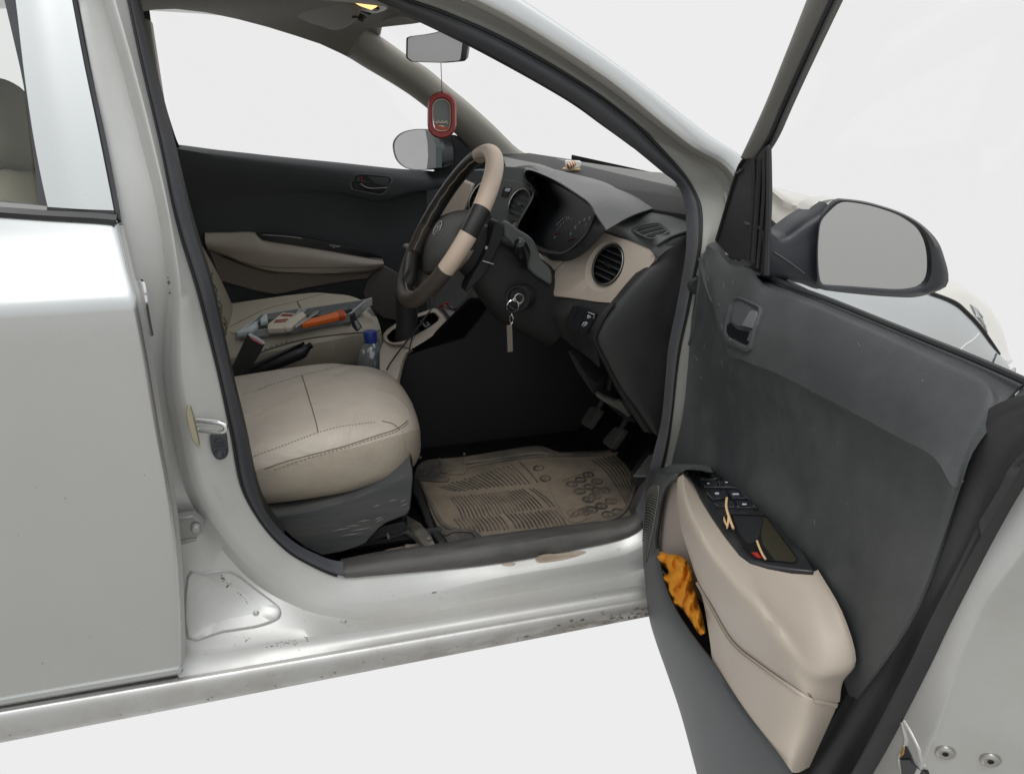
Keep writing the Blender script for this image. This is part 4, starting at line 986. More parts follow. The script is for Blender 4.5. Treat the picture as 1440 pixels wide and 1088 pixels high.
# ================================================================== STEERING
sw_g = grp('steering_wheel', car)
WC = V((.314, -.342, .938)); phi = .569; WR = .180; wr = .0172
wn = V((-math.cos(phi), 0, math.sin(phi))); we1 = V((0, -1, 0)); we2 = V((math.sin(phi), 0, math.cos(phi)))   # right (towards door), up in the wheel plane
def wpt(a, r=WR, off=0): return WC+(we1*math.cos(a)+we2*math.sin(a))*r+wn*off
def wp(u, v, off=0): return opl(u, v, WC+wn*off, wn)
rim = MB(); NA, NB = 240, 24
rows = []
for i in range(NA):
    a = 2*math.pi*i/NA; d = we1*math.cos(a)+we2*math.sin(a); thick_ = wr*(1.0+.05*math.sin(a*2))
    rows.append([WC+d*(WR+thick_*math.cos(2*math.pi*j/NB))+wn*(thick_*1.06*math.sin(2*math.pi*j/NB)) for j in range(NB)])
def wm(i, j):
    a = (i+.5)/NA*360; b = (j+.5)/NB*360          # b: 0 outward, 90 towards driver, 180 inward, 270 to the dash
    sk = (b-90)/90*9 if b < 270 else 0             # colour joints run obliquely round the rim
    aa = a
    if 22 < aa < 150: return 1 if not (a > 112 and 75 < b < 285) else 0
    if 150 <= aa < 190: return 1 if b < 40 or b > 330 else 0
    if 4 < aa <= 22: return 0
    if -1 >= -1 and (aa <= 4 or aa > 338): return 1
    return 2
rim.grid(rows, wm, cu=True, cv=True)
rim.build('rim', [M['wheelblk'], M['wheelbge'], M['wheelbrn']], sw_g)
# stitched inner edge cord
cd_ = MB(); cd_.tube([wpt(2*math.pi*i/90, WR-wr*.93, .006+.001*math.sin(i*1.7)) for i in range(90)], .0016, 0, 5, closed=True); cd_.build('rim_lacing', mat('tan_lacing', (.30, .25, .19), .7), sw_g)
hubm = MB()
ho = sp2(K(540, 190, 4.185, [(262,565),(312,492),(400,452),(470,440),(533,442),(515,500),(455,625),(430,690),(335,790),(262,815),(232,800),(226,740),(228,660),(240,600)]), 3)
hc = (620, 338)
hubm.grid([[wp(*p, -.048) for p in ho], [wp(*p, -.017) for p in ho], [wp(*p, -.008) for p in inset(ho, .93)], [wp(*p, -.003) for p in inset(ho, .75)], [wp(*p, .001) for p in inset(ho, .4)], [wp(*p, .0015) for p in inset(ho, .02)]], 0, cu=True)
hub_b = bvh(hubm)
hubm.build('airbag_cover', M['hub'], sw_g)
sk_ = MB()
# spokes
def spoke(pts, off, d, m): sk_.poly([wp(*p, off) for p in sp2(pts, 2)], wn*-d, m)
spoke(K(540, 190, 4.185, [(140,650),(190,600),(255,570),(240,640),(232,720),(225,780),(205,800),(150,720)]), -.024, .03, 0)
spoke(K(540, 190, 4.185, [(225,795),(262,815),(340,795),(440,690),(455,650),(300,835),(245,890),(165,905),(205,850)]), -.026, .025, 1)
sk_.build('spoke', [M['hub'], mat('taupe_spoke', (.19, .165, .135), .45)], sw_g, bevel=.004)
gp2 = MB(); gp2.tube(cr([wp(*p, .0) for p in K(540, 190, 4.185, [(135,665),(170,690),(165,770),(150,850),(120,880)])], 5), [.012]*4+[.017]*13+[.012]*4, 0, 12); gp2.build('thumb_grip', M['wheelblk'], sw_g)
emb = MB()
EC = hit(hub_b, 616.5, 321, .002, wp(616.5, 321, .003)); R1 = .021
exw = (we1).normalized(); eyw = we2
oval = [EC+exw*(R1*1.15*math.cos(t))+eyw*(R1*.80*math.sin(t)) for t in [2*math.pi*j/32 for j in range(32)]]
emb.tube(oval, .0013, 0, 6, closed=True)
def eb(x, y): return EC+exw*(x*R1)+eyw*(y*R1)+wn*.001
for pts in ([(-.62, -.48), (-.30, .55)], [(.62, .48), (.30, -.55)], [(-.46, -.10), (0, .04), (.46, .10)]):
    emb.tube(cr([eb(*p) for p in pts], 4), .0015, 0, 6)
emb.build('emblem', mat('satin_silver', (.48, .47, .44), .35, .6), sw_g)
# column shroud
col = grp('steering_column', car)
cm_ = MB(); ax = -wn
def csec(d, w_, h, cz, cyo=0):
    o = WC+ax*d+we2*cz+we1*cyo; r = []
    for j in range(28):
        t = 2*math.pi*j/28; c, s = math.cos(t), math.sin(t); e = 2/3.2
        r.append(o+we1*(w_*math.copysign(abs(c)**e, c))+we2*(h*math.copysign(abs(s)**e, s)))
    return r
cm_.grid([csec(.030, .02, .02, 0), csec(.032, .055, .052, -.006), csec(.06, .062, .058, -.010), csec(.10, .068, .062, -.016), csec(.15, .072, .075, -.028), csec(.20, .074, .085, -.038), csec(.26, .072, .085, -.04), csec(.34, .065, .08, -.04)], 0, cu=True)
col_b = bvh(cm_)
cm_.build('column_shroud', M['plastic'], col)
cap2 = MB()
q = sp2([(712,312),(728,322),(748,335),(757,352),(762,366),(775,380),(776,400),(764,395),(745,380),(722,345),(708,330)], 3)
cap2.poly([oy(*p, -.425) for p in q], (0, .03, 0)); cap2.build('shroud_cheek', M['dash_side'], col, bevel=.008)
stl = MB(); sb, s1, s2 = oy(737, 372, -.42), oy(734, 357, -.455), oy(731, 341, -.485)
stl.tube([sb, s1.lerp(sb, .4), s1, s1.lerp(s2, .5), s2, s2+(s2-s1)*.12], [.010, .014, .0185, .0165, .0115, .004], 0, 14); stl.build('indicator_stalk', M['gloss'], col)
kmk = MB(); q = [s1.lerp(s2, .55)+V((-.004, -.016, .002))]; kmk.tube([q[0]+V((-.003, 0, 0)), q[0]+V((.004, 0, .001))], .0008, 0, 4); kmk.build('stalk_marking', M['marks'], col)
hl_ = MB(); q = K(540, 190, 4.185, [(580,740),(645,760)]); 
hl_.tube([oy(*p, -.44) for p in q], .0012, 0, 5); 
blip = oy(*K(540, 190, 4.185, [(602, 664)])[0], -.44); hl_.lathe([(0, -.003), (.003, -.002), (.004, .003)], blip, (.2, 1, 0), 10)
hl_.build('column_lever_glint', M['steel'], col)
wb_ = MB(); q = sp2([(697,312),(708,318),(709,330),(700,350),(684,382),(668,400),(655,412),(660,396),(680,360),(690,335)], 3); wb_.poly([oy(*p, -.428) for p in q], (.0, .05, 0)); wb_.build('multi_switch_body', M['black'], col, bevel=.006)
kc = oy(729.5, 419, -.435)
kd = V((-.55, -.80, .12)).normalized()
kb = MB(); kb.lathe([(.030, -.03), (.029, .004), (.0265, .009), (.023, .008), (.021, .0), (.0, -.001)], kc, kd, 28); kb.lathe([(.0125, -.001), (.012, .006), (.0105, .008), (0, .008)], kc+kd*.001, kd, 20)
kb.build('ignition_lock', M['plastic'], col)
# key + ring + fob: a thing of its own
key = empty('ignition_key', oy(722, 430, -.46), 'car key with steel ring and slim metal fob hanging from the ignition', 'key')
def kid(o, parent):
    o.parent = parent; o.location = -parent.location if True else o.location; return o
km = MB(); kh = kc+kd*.010
p0 = kc+kd*.008; p1 = p0+kd*.022
km.tube([p0, p1], .0042, 0, 8)
km.tube(cr([oy(*p, -.458) for p in K(530, 400, 6, [(1160,118),(1170,92),(1195,78),(1225,88),(1238,105),(1236,130),(1222,152),(1200,165)])], 4), .0022, 0, 6)
kid(km.build('key_bow', M['steel'], None), key)
kr = MB(); c = oy(*K(530, 400, 6, [(1147,183)])[0], -.462); e1 = V((1, .12, 0)).normalized(); e2 = V((0, 0, 1))
kr.tube([c+e1*(.0135*math.cos(t))+e2*(.0135*math.sin(t)) for t in [2*math.pi*j/30 for j in range(30)]], .0011, 0, 6, closed=True)
kid(kr.build('key_ring', M['chrome'], None), key)
kl = MB(); c2 = oy(*K(530, 400, 6, [(1136,292)])[0], -.462)
kl.tube([c2+e1*(.0038*math.cos(t))+e2*(.0095*math.sin(t)) for t in [2*math.pi*j/20 for j in range(20)]], .0009, 0, 6, closed=True)
kl.tube([oy(1138/6+530, 243/6+400, -.462), oy(1137/6+530, 262/6+400, -.462)], .0012, 0, 6); kl.tube([oy(1133/6+530, 322/6+400, -.462), oy(1131/6+530, 345/6+400, -.462)], .0012, 0, 6)
kid(kl.build('chain_link', M['chrome'], None), key)
kf = MB(); q = K(530, 400, 6, [(1098,345),(1140,342),(1147,565),(1104,570)]); kf.poly([oy(*p, -.463) for p in q], (0, .007, 0)); q = K(530, 400, 6, [(1108,356),(1132,354),(1138,556),(1112,558)]); kf.poly([oy(*p, -.4636) for p in q], (0, .002, 0), 1)
kid(kf.build('fob', [M['steel'], mat('brown_grey_enamel', (.16, .135, .11), .45)], None), key)
# ================================================================== SEATS
def superloop(o, ex, ey, a, b, e=3.0, n=36):
    r = []
    for j in range(n):
        t = 2*math.pi*j/n; c, s = math.cos(t), math.sin(t)
        r.append(o+ex*(a*math.copysign(abs(c)**(2/e), c))+ey*(b*math.copysign(abs(s)**(2/e), s)))
    return r
def cushion_mb(yc, sgn):
    mb = MB(); rows = []
    X = [-.34, -.28, -.2, -.12, -.04, .04, .09, .13, .16, .185, .203, .214, .219]
    W_ = [.235, .24, .243, .244, .243, .236, .226, .213, .196, .172, .140, .100, .045]
    YO = [0, 0, 0, 0, 0, .002, .005, .008, .011, .014, .017, .02, .02]
    TOP = [.568, .572, .578, .585, .592, .597, .598, .595, .588, .577, .561, .542, .520]
    BOT = [.43, .43, .43, .428, .426, .425, .426, .430, .436, .444, .455, .470, .492]
    n = 52; NT = 22
    for ri, (x, w_, t, b, yo_) in enumerate(zip(X, W_, TOP, BOT, YO)):
        a_s = math.asin(.14+.46*ri/12); zc = (t+b)/2; h = (t-b)/2; r = []
        for j in range(n):
            a = a_s+(math.pi-2*a_s)*j/NT if j < NT else math.pi-a_s+(math.pi+2*a_s)*(j-NT)/(n-NT)
            c, s = math.cos(a), math.sin(a)
            y = w_*math.copysign(abs(c)**(2/4.2), c); z = h*math.copysign(abs(s)**(2/3.0), s)
            top = max(0, s)
            # crowned centre, raised side bolsters, slight wrinkles
            crown = top*(.004*math.cos(y/w_*math.pi*.5)+(.011 if y*sgn > 0 or sgn < 0 and y > 0 else .005)*math.exp(-((abs(y)-.19)/.04)**2)*(1 if x < .08 else .3))
            wr_ = top*.0028*math.sin(x*38+y*21+math.sin(y*30)*1.4)*max(0, 1-abs(y)/.16)
            sidew = (1-abs(s))*.003*math.sin(x*30+z*60)
            r.append(V((x, yc-yo_+y+math.copysign(sidew, c), zc+z+crown+wr_)))
        rows.append(r)
    # spline along x for smoothness
    cols = [cr([r[i] for r in rows], 3) for i in range(n)]
    rows = [[c[i] for c in cols] for i in range(len(cols[0]))]
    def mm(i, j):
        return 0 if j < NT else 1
    mb.grid(rows, mm, cu=True)
    r = rows[0]; b = len(mb.v); mb.v += [tuple(p) for p in r]; mb.face(tuple(range(b, b+n)), 1)
    r = rows[-1]; b = len(mb.v); mb.v += [tuple(p) for p in r]; mb.face(tuple(range(b, b+n)), 1)
    return mb
def backrest_mb(yc):
    mb = MB(); rows = []
    for k, (z, w_, d) in enumerate([(.52, .20, .05), (.56, .225, .065), (.65, .245, .075), (.78, .25, .078), (.90, .235, .072), (1.0, .205, .062), (1.06, .175, .05), (1.085, .13, .03)]):
        x = -.255-(z-.55)*.40
        rows.append(superloop(V((x-.02, yc, z)), V((0, 1, 0)), V((1, 0, .15)), w_, d, 3.2, 36))
    cols = [cr([r[i] for r in rows], 4) for i in range(36)]
    rows = [[c[i] for c in cols] for i in range(len(cols[0]))]
    mb.grid(rows, 0, cu=True); r = rows[-1]; b = len(mb.v); mb.v += [tuple(p) for p in r]; mb.face(tuple(range(b, b+36)), 0)
    return mb
def headrest_mb(yc, xo=-.475, z0=1.075, z1=1.235):
    mb = MB(); rows = []
    for t, w_, d in [(0, .06, .02), (.06, .10, .04), (.25, .128, .052), (.6, .132, .052), (.85, .115, .043), (.96, .085, .028), (1.0, .05, .012)]:
        z = z0+(z1-z0)*t; rows.append(superloop(V((xo-.03*t, yc, z)), V((0, 1, 0)), V((1, 0, 0)), w_, d, 2.8, 28))
    cols = [cr([r[i] for r in rows], 3) for i in range(28)]
    rows = [[c[i] for c in cols] for i in range(len(cols[0]))]
    mb.grid(rows, 0, cu=True)
    for r in (rows[0], rows[-1]): b = len(mb.v); mb.v += [tuple(p) for p in r]; mb.face(tuple(range(b, b+28)), 0)
    mb.tube([V((xo-.01, yc-.05, z0-.09)), V((xo-.01, yc-.05, z0+.02))], .006, 1, 8); mb.tube([V((xo-.01, yc+.05, z0-.09)), V((xo-.01, yc+.05, z0+.02))], .006, 1, 8)
    return mb
dseat = grp('driver_seat', car); pseat = grp('passenger_seat', car)
M['olive'] = mat('olive_beige_fabric', (.29, .27, .20), .75, grain=500, grain_str=.4, var=.08)
dc = cushion_mb(-.365, -1); dc_b = bvh(dc); dc.build('seat_cushion', [M['leather'], M['leather_side']], dseat, sharp=80)
pc_ = cushion_mb(.365, 1); pc_b = bvh(pc_); pc_.build('seat_cushion', [mat('lifted_leather', (.56, .51, .42), .48, dust=(.36, .30, .22), dust_amt=.3, grain=420, grain_str=.3), M['leather_side']], pseat, sharp=80)  # passenger cushion: same leather coloured paler, fill light put into the colour
bk = backrest_mb(-.365); bk.build('backrest', M['olive'], dseat, sharp=80); bk2 = backrest_mb(.365); bk2_b = bvh(bk2); bk2.build('backrest', M['olive'], pseat, sharp=80)
headrest_mb(-.365).build('headrest', [M['olive'], M['steel']], dseat, sharp=80); headrest_mb(.365).build('headrest', [M['olive'], M['steel']], pseat, sharp=80)
def stitch(tree, pts, name, parent, r=.0011, m=None, dash_=None, k=6, lift=.0006):
    mb = MB(); pp = [hit(tree, u, v, lift) for u, v in sp2(pts, k, False)]; pp = [p for p in pp if p]
    if len(pp) < 2: return
    if dash_:
        P = pp; L_ = 0; seg = [P[0]]; on = True; acc = 0
        fine = []
        for a, b in zip(P, P[1:]):
            s = max(1, int((b-a).length/.0015))
            fine += [a.lerp(b, i/s) for i in range(s)]
        step = int(dash_/.0015) or 1
        for i in range(0, len(fine)-step, int(step*1.6)+1):
            mb.tube([fine[i], fine[min(len(fine)-1, i+step)]], r, 0, 5)
    else: mb.tube(pp, r, 0, 5)
    return mb.build(name, m or M['seam'], parent)
stitch(dc_b, K(240, 480, 6, [(1108,290),(1140,390),(1185,540),(1225,680),(1243,765)]), 'cushion_seam', dseat, .0011)
stitch(dc_b, K(240, 480, 6, [(545,470),(700,425),(850,365),(1000,320),(1110,285),(1250,255),(1430,210),(1560,175)]), 'cushion_stitching', dseat, .0010, M['stitch'], .0042)
stitch(dc_b, K(240, 480, 6, [(680,975),(850,915),(1050,840),(1240,770),(1400,725),(1560,700),(1750,680)]), 'cushion_stitching', dseat, .0010, M['stitch'], .0042)
stitch(dc_b, K(240, 480, 6, [(790,1075),(950,1020),(1150,965),(1440,890),(1750,790),(1900,740),(2000,670)]), 'cushion_seam', dseat, .0009)
stitch(dc_b, K(240, 480, 6, [(870,1085),(1100,1000),(1440,905),(1750,808),(1910,755),(2010,685)]), 'cushion_stitching', dseat, .0011, M['stitch'], .005)
stitch(dc_b, [(566,606),(569,625),(568,645),(562,660)], 'cushion_stitching', dseat, .0009, M['stitch'], .0042)
stitch(dc_b, [(537,592),(552,596),(562,604)], 'cushion_seam', dseat, .001)
stitch(pc_b, K(240, 340, 3.6, [(300,430),(420,370),(520,330),(640,302),(740,272),(800,258)]), 'cushion_stitching', pseat, .0012, M['stitch'], .0042)
stitch(pc_b, K(240, 340, 3.6, [(640,302),(660,340),(680,380)]), 'cushion_seam', pseat, .002)
stitch(pc_b, K(240, 340, 3.6, [(380,590),(470,555),(560,525),(700,490),(850,470),(960,460),(1040,455),(1085,435)]), 'cushion_seam', pseat, .0022)
stitch(pc_b, K(240, 340, 3.6, [(400,575),(480,543),(560,515),(650,498)]), 'cushion_stitching', pseat, .0022, M['olive'], .008)
# ornate stitched edge of passenger backrest
bz = MB()
for k in range(26):
    t = k/25; u, v = 295+t*28+math.sin(k*2.1)*3, 385+t*95; p = hit(bk2_b, u-2, v, .002)
    if p: bz.tube([p, p+V((.004, -.002, .012*(1 if k % 2 else -1)))], .0016, 0, 5)
if bz.v: bz.build('backrest_piping', M['seam'], pseat)
# plastic seat valance
val = MB()
v_t = K(360, 640, 6, [(60,425),(260,420),(500,380),(750,320),(1000,230),(1180,130),(1300,45)])
v_m = K(360, 640, 6, [(125,528),(300,490),(500,452),(800,370),(1100,250),(1250,180),(1318,120)])
v_b = K(360, 640, 6, [(300,690),(420,780),(560,845),(720,815),(930,740),(1100,570),(1242,518)])
v_r = [(580,652),(581,674),(577,714),(572,723),(567,727)]
VT = [oy(u, v, -.585) for u, v in v_t]; VM = [oy(u, v, -.612) for u, v in v_m]
low_o = K(360, 640, 6, [(130,525),(300,695),(420,785),(560,848),(720,818),(860,775),(930,742),(1000,660),(1040,615),(1100,572),(1242,516),(1275,500),(1302,455),(1315,330),(1326,190),(1320,120),(1250,180),(1100,250),(800,370),(500,452),(300,490)])
val.surf([[p+V((0, .05, .0)) for p in VT], VT, VM], 4, 3, lin=True)
val.poly([oy(u, v, -.612) for u, v in low_o], (0, .012, 0))
# front return of the valance
fr2 = [oy(u, v, -.612) for u, v in v_r]; val.surf([fr2, [p+V((.004, .03, 0)) for p in fr2], [p+V((-.01, .40, 0)) for p in fr2]], 2, 3, lin=True)
val_b = bvh(val)
val.build('seat_valance', M['seatplastic'], dseat, bevel=.003)
scm = MB()
for (x0, y0, x1, y1) in [(1005,568,1080,530),(1000,545,1070,518),(990,435,1050,415),(1220,395,1262,372),(1215,430,1280,408),(1120,390,1190,372),(760,600,880,590),(640,640,800,610),(800,640,960,610),(720,680,900,655),(860,560,960,545)]:
    (a, b), (c, d) = K(360, 640, 6, [(x0, y0), (x1, y1)]); p, q = hit(val_b, a, b, .0006), hit(val_b, c, d, .0006)
    if p and q: scm.tube([p, p.lerp(q, .5)+V((0, 0, .0006)), q], [.0002, .0009, .0002], 0, 4)
scm.build('valance_scratches', mat('scratch_grey', (.21, .20, .18), .7), dseat)
sl2 = MB()
q = K(360, 640, 6, [(930,745),(985,670),(1060,605),(1240,562),(1268,575),(1270,640),(1200,665),(1040,705),(990,730)]); sl2.poly([oy(*p, -.60) for p in q], (0, .05, 0), 0)
q = K(360, 640, 6, [(1110,685),(1240,650),(1290,640),(1320,655),(1400,730),(1440,760),(1440,775),(1390,775),(1300,690),(1260,668),(1120,718)]); sl2.poly([oy(*p, -.58) for p in q], (0, .03, 0), 1)
q = K(360, 640, 6, [(1105,688),(1130,682),(1132,715),(1112,718)]); sl2.poly([oy(*p, -.615) for p in q], (0, .03, 0), 1)
sl2.build('seat_bracket', [M['black'], M['seatplastic']], dseat, bevel=.002)
for yy in (-.56, -.20):
    sl2 = MB(); sl2.tube([V((-.3, yy, .315)), V((.24, yy, .315))], .012, 0, 8); sl2.build('seat_rail', M['plastic'], dseat)
rc = MB(); q = K(360, 640, 6, [(1255,640),(1310,640),(1395,770),(1340,765)]); 
q = [(570,722),(592,735),(606,752),(612,764),(598,768),(585,752),(572,738)]; rc.poly([oz(*p, .335) for p in q], (0, 0, -.02), 0)
q = [(582,668),(588,672),(597,700),(612,742),(628,760),(618,763),(603,742),(588,705),(580,690)]; rc.poly([oz(*p, .325) for p in q], (0, 0, -.02), 1)
q = [(532,776),(545,771),(600,760),(612,762),(612,768),(540,782)]; rc.poly([oz(*p, .318) for p in q], (0, 0, -.01), 2)
c = oz(603, 757.5, .337); rc.lathe([(0, .006), (.005, .005), (.007, .002), (.007, 0)], c, (0, 0, 1), 12, 0)
q = [(569,764),(586,764),(585,769),(570,769)]; rc.poly([oz(*p, .322) for p in q], (0, 0, -.01), 0)
rc.build('rail_cover', [mat('dusty_dark_plastic', (.07, .065, .058), .7, dust=(.25, .2, .15), dust_amt=.7, dust_scale=18, scr=60), M['plastic'], mat('dusty_carpet', (.06, .05, .04), .95, dust=(.2, .15, .11), dust_amt=.8, dust_scale=30)], car, bevel=.003)
# belt buckle + handbrake
bkl = MB()
yb_ = -.09
q = K(310, 400, 5.73, [(218,410),(238,408),(300,445),(358,482),(352,492),(300,590),(215,720),(120,900),(20,900),(60,730),(110,640)])
bkl.poly([oy(*p, yb_) for p in q], (0, .025, 0), 0)
q = K(310, 400, 5.73, [(232,425),(262,432),(345,478),(350,488),(330,485),(262,452)]); bkl.poly([oy(*p, yb_-.002) for p in q], (0, .015, 0), 1)
q = K(310, 400, 5.73, [(222,408),(240,406),(300,438),(358,478),(352,484),(290,446),(235,420)]); bkl.poly([oy(*p, yb_-.001) for p in q], (0, .018, 0), 2)
bkl.build('belt_buckle', [M['plastic'], mat('pink_red_button', (.62, .16, .17), .4), M['palegrey']], dseat, bevel=.002)
hbk = MB(); hb0, hb1, hb2, hb3 = oy(322, 542, .0), oy(360, 520, .0), oy(425, 493, .0), oy(433, 488, .0)
hbk.tube([hb0, hb1, hb1.lerp(hb2, .9), hb2, hb3], [.017, .018, .021, .0195, .010], 0, 14); hbk.tube([hb3, oy(438.5, 484.5, .0)], .0085, 1, 12)
hbk.tube([oy(350, 522, -.012), oy(428, 482, -.012)], .004, 1, 6)
hbk.build('handbrake', [M['satin'], M['gloss']], car)
# ================================================================== CONSOLE
con = grp('centre_console', car)
cb = MB()
# console body: tunnel between the seats to the dash
cb.grid([[V((x, y, z)) for x, z in ((-.5, .46), (.0, .46), (.16, .47), (.22, .56), (.40, .60), (.47, .68), (.62, .74), (.96, .76))] for y in (-.085, -.07, .10, .115)])
cb.grid([[V((x, -.087, z)) for x, z in ((-.5, .46), (.0, .46), (.16, .47), (.22, .56), (.40, .60), (.47, .68), (.62, .74), (.96, .76))], [V((x, -.10, .30)) for x in (-.5, 0, .16, .22, .40, .47, .62, .96)]])
cb.grid([[V((x, .117, z)) for x, z in ((-.5, .46), (.0, .46), (.16, .47), (.22, .56), (.40, .60), (.47, .68), (.62, .74), (.96, .76))], [V((x, .13, .30)) for x in (-.5, 0, .16, .22, .40, .47, .62, .96)]])
cb.build('console_body', M['black'], con, thick=.004)
gz = V((.30, .03, .615)); gn = V((-.28, -.10, 1.0))
def gs(u, v, off=0): return opl(u, v, gz+gn.normalized()*off, gn)
so3 = K(530, 400, 6, [(48,450),(55,415),(75,388),(155,332),(300,262),(470,203),(500,198),(560,245),(592,290),(592,318),(560,360),(500,412),(400,480),(290,545),(200,510),(150,515),(100,500),(60,480)])
si3 = K(530, 400, 6, [(86,440),(92,425),(110,405),(160,372),(300,300),(460,240),(482,238),(505,262),(524,288),(520,302),(500,320),(430,368),(330,425),(260,465),(160,490),(130,490),(110,482),(92,462)])
gb = MB(); o_ = byangle(so3, (582, 455), 60); i_ = byangle(si3, (582, 455), 60)
gb.grid([[gs(*p, -.02) for p in o_], [gs(*p, 0) for p in o_], [gs(*a, .006) .lerp(gs(*b, .006), .35) for a, b in zip(o_, i_)], [gs(*a, .006).lerp(gs(*b, .006), .75) for a, b in zip(o_, i_)], [gs(*p, .001) for p in i_], [gs(*p, -.03) for p in i_]], 0, cu=True)
b = len(gb.v); q = [gs(*p, -.028) for p in i_]; gb.v += [tuple(p) for p in q]; gb.face(tuple(range(b, b+60)), 1)
gb.build('gear_surround', [M['beige'], M['black']], con)
cs2 = MB(); q = K(530, 400, 6, [(60,470),(100,505),(150,518),(200,512),(290,547),(240,580),(212,640),(185,740),(165,830),(80,745),(20,720),(20,560)]); cs2.poly([gs(*p, -.003) for p in q], (.01, .02, -.01)); cs2.build('console_cheek', M['beige'], con, bevel=.002)
gl = MB(); g0, g1 = gs(573, 477, -.02), oy(572, 425, .02)
gl.tube([g0, g0.lerp(g1, .3), g0.lerp(g1, .6), g1, g1+(g1-g0)*.6], [.034, .031, .029, .030, .026], 0, 18); gl.build('gear_lever', M['plastic'], con)
gm = MB()
q = K(530, 400, 6, [(345,240),(410,250),(430,310),(450,345),(420,370),(360,330),(345,290)]); gm.poly([gs(*p, -.012) for p in q], (0, 0, -.004), 0)
for a in ([(360,262),(380,256),(402,258)], [(372,270),(385,300),(398,262)], [(385,320),(410,360),(440,340)], [(425,315),(445,340)], [(360,295),(375,320)]):
    gm.tube([gs(*p, -.010) for p in K(530, 400, 6, a)], .0013, 1, 5)
gm.build('gear_indicator_plate', [M['black'], M['dimmark']], con)
knee = MB(); q = K(530, 400, 6, [(290,548),(500,412),(600,310),(790,120),(900,120),(1000,300),(900,700),(640,985),(380,970),(250,945),(170,830),(212,640),(245,580)]); knee.poly([oy(*p, -.075) for p in q], (0, .02, 0)); knee.build('console_side', mat('console_side_black', (.004, .004, .0043), .8, spec=.08, grain=600), con, bevel=.006)
lnk = MB(); lnk.tube([oy(*p, -.085) for p in K(530, 400, 6, [(245,945),(355,962),(480,972),(640,985)])], [.003, .003, .0025, .001], 0, 6); lnk.build('console_edge_strip', M['dash_side'], con)
tr = MB(); q = K(530, 400, 6, [(540,190),(610,200),(690,235),(655,285),(630,290),(590,250)]); tr.poly([gs(*p, .012) for p in q], (0, 0, -.01)); tr.build('console_tray', M['satin'], con, bevel=.003)
# USB cable thing
cab = empty('charging_cable', gs(590, 470, .0), 'thin black cable trailing from the gear surround down beside the bottle', 'cable')
cbl = MB(); cbl.tube(cr([gs(u, v, .012) for u, v in K(530, 400, 6, [(455,215),(400,290),(340,370),(250,480),(180,570),(110,670),(85,720)])], 5), .0022, 0, 6)
cbl.tube(cr([gs(u, v, .010) for u, v in K(530, 400, 6, [(430,240),(370,330),(310,420),(285,500),(272,555)])], 5), .0016, 0, 6)
kid(cbl.build('cable', M['black'], None), cab)
wrp = MB(); base_r = oy(630, 431, .05)
for k in range(12):
    a, b_ = random.uniform(536, 665), random.uniform(150, 205)
    pts = [oy(*K(530, 400, 6, [(a+random.uniform(-28, 28), b_+random.uniform(-14, 14))])[0], .05+random.uniform(-.02, .02)) for _ in range(4)]
    wrp.poly(pts, (0, .004, -.004), 0 if k < 9 else 1)
wo = wrp.build('sweet_wrapper', [M['red'], M['palegrey']], None); tag(wo, 'crumpled shiny red wrapper lying in the tray behind the steering wheel', 'wrapper')
# ================================================================== FLOOR MAT
fmt = MB(); ZM = .322
mo = sp2(K(520, 520, 3.2727, [(205,500),(208,475),(222,440),(262,415),(330,408),(440,398),(600,372),(740,350),(800,352),(870,378),(960,376),(1060,372),(1160,360),(1260,370),(1300,420),(1290,500),(1250,560),(1225,640),(1170,690),(900,740),(640,790),(500,806),(390,812),(350,775),(310,715),(280,650),(245,560)]), 3)
def mz(p):  # toe-board rise
    return p+V((0, 0, .0)) 
mtop = [oz(*p, ZM) for p in mo]
fmt.poly(mtop, (0, 0, -.012), 0)
# inner tray outline (raised border)
mi = sp2(K(520, 520, 3.2727, [(228,515),(240,505),(350,512),(362,480),(430,476),(450,448),(600,420),(740,402),(850,395),(960,395),(1060,390),(1170,385),(1230,400),(1240,470),(1215,560),(1170,650),(1100,690),(900,725),(700,758),(520,780),(470,742),(400,735),(340,712),(300,650),(262,570)]), 3)
fmt.poly([oz(*p, ZM+.0012) for p in mi], (0, 0, -.002), 1)
fmt.tube([oz(*p, ZM+.003) for p in mi], .0045, 0, 6, closed=True)
ma2 = sp2(K(520, 520, 3.2727, [(440,428),(560,415),(700,392),(780,385),(850,392)]), 4, False); fmt.tube([oz(*p, ZM+.004) for p in ma2], .006, 0, 6)
ma2 = sp2(K(520, 520, 3.2727, [(320,410),(328,440),(330,465),(345,470),(425,466),(436,440),(430,405)]), 4, False); fmt.tube([oz(*p, ZM+.003) for p in ma2], .004, 0, 6)
ma2 = sp2(K(520, 520, 3.2727, [(345,760),(385,742),(470,745),(510,770),(520,790)]), 4, False); fmt.tube([oz(*p, ZM+.003) for p in ma2], .004, 0, 6)
# rib rows: traced centre lines of three rows
def rib_row(l0, l1, h0, h1, n, bow):
    for k in range(n):
        t = k/(n-1); a = (l0[0]+(l1[0]-l0[0])*t, l0[1]+(l1[1]-l0[1])*t); b = (h0[0]+(h1[0]-h0[0])*t, h0[1]+(h1[1]-h0[1])*t)
        if random.random() < .03: continue
        m_ = ((a[0]+b[0])/2+bow, (a[1]+b[1])/2)
        j = random.uniform(-.8, .8)
        fmt.tube(cr([oz(a[0]+j, a[1]+j, ZM+.001), oz(*m_, ZM+.0015), oz(b[0]+j, b[1]+j, ZM+.001)], 2), .0021, 2, 6)
q = K(520, 520, 3.2727, [(320,540),(690,425),(400,560),(775,520)]); rib_row(q[0], q[1], q[2], q[3], 20, 1.5)
q = K(520, 520, 3.2727, [(355,590),(750,545),(410,690),(850,630)]); rib_row(q[0], q[1], q[2], q[3], 26, 3)
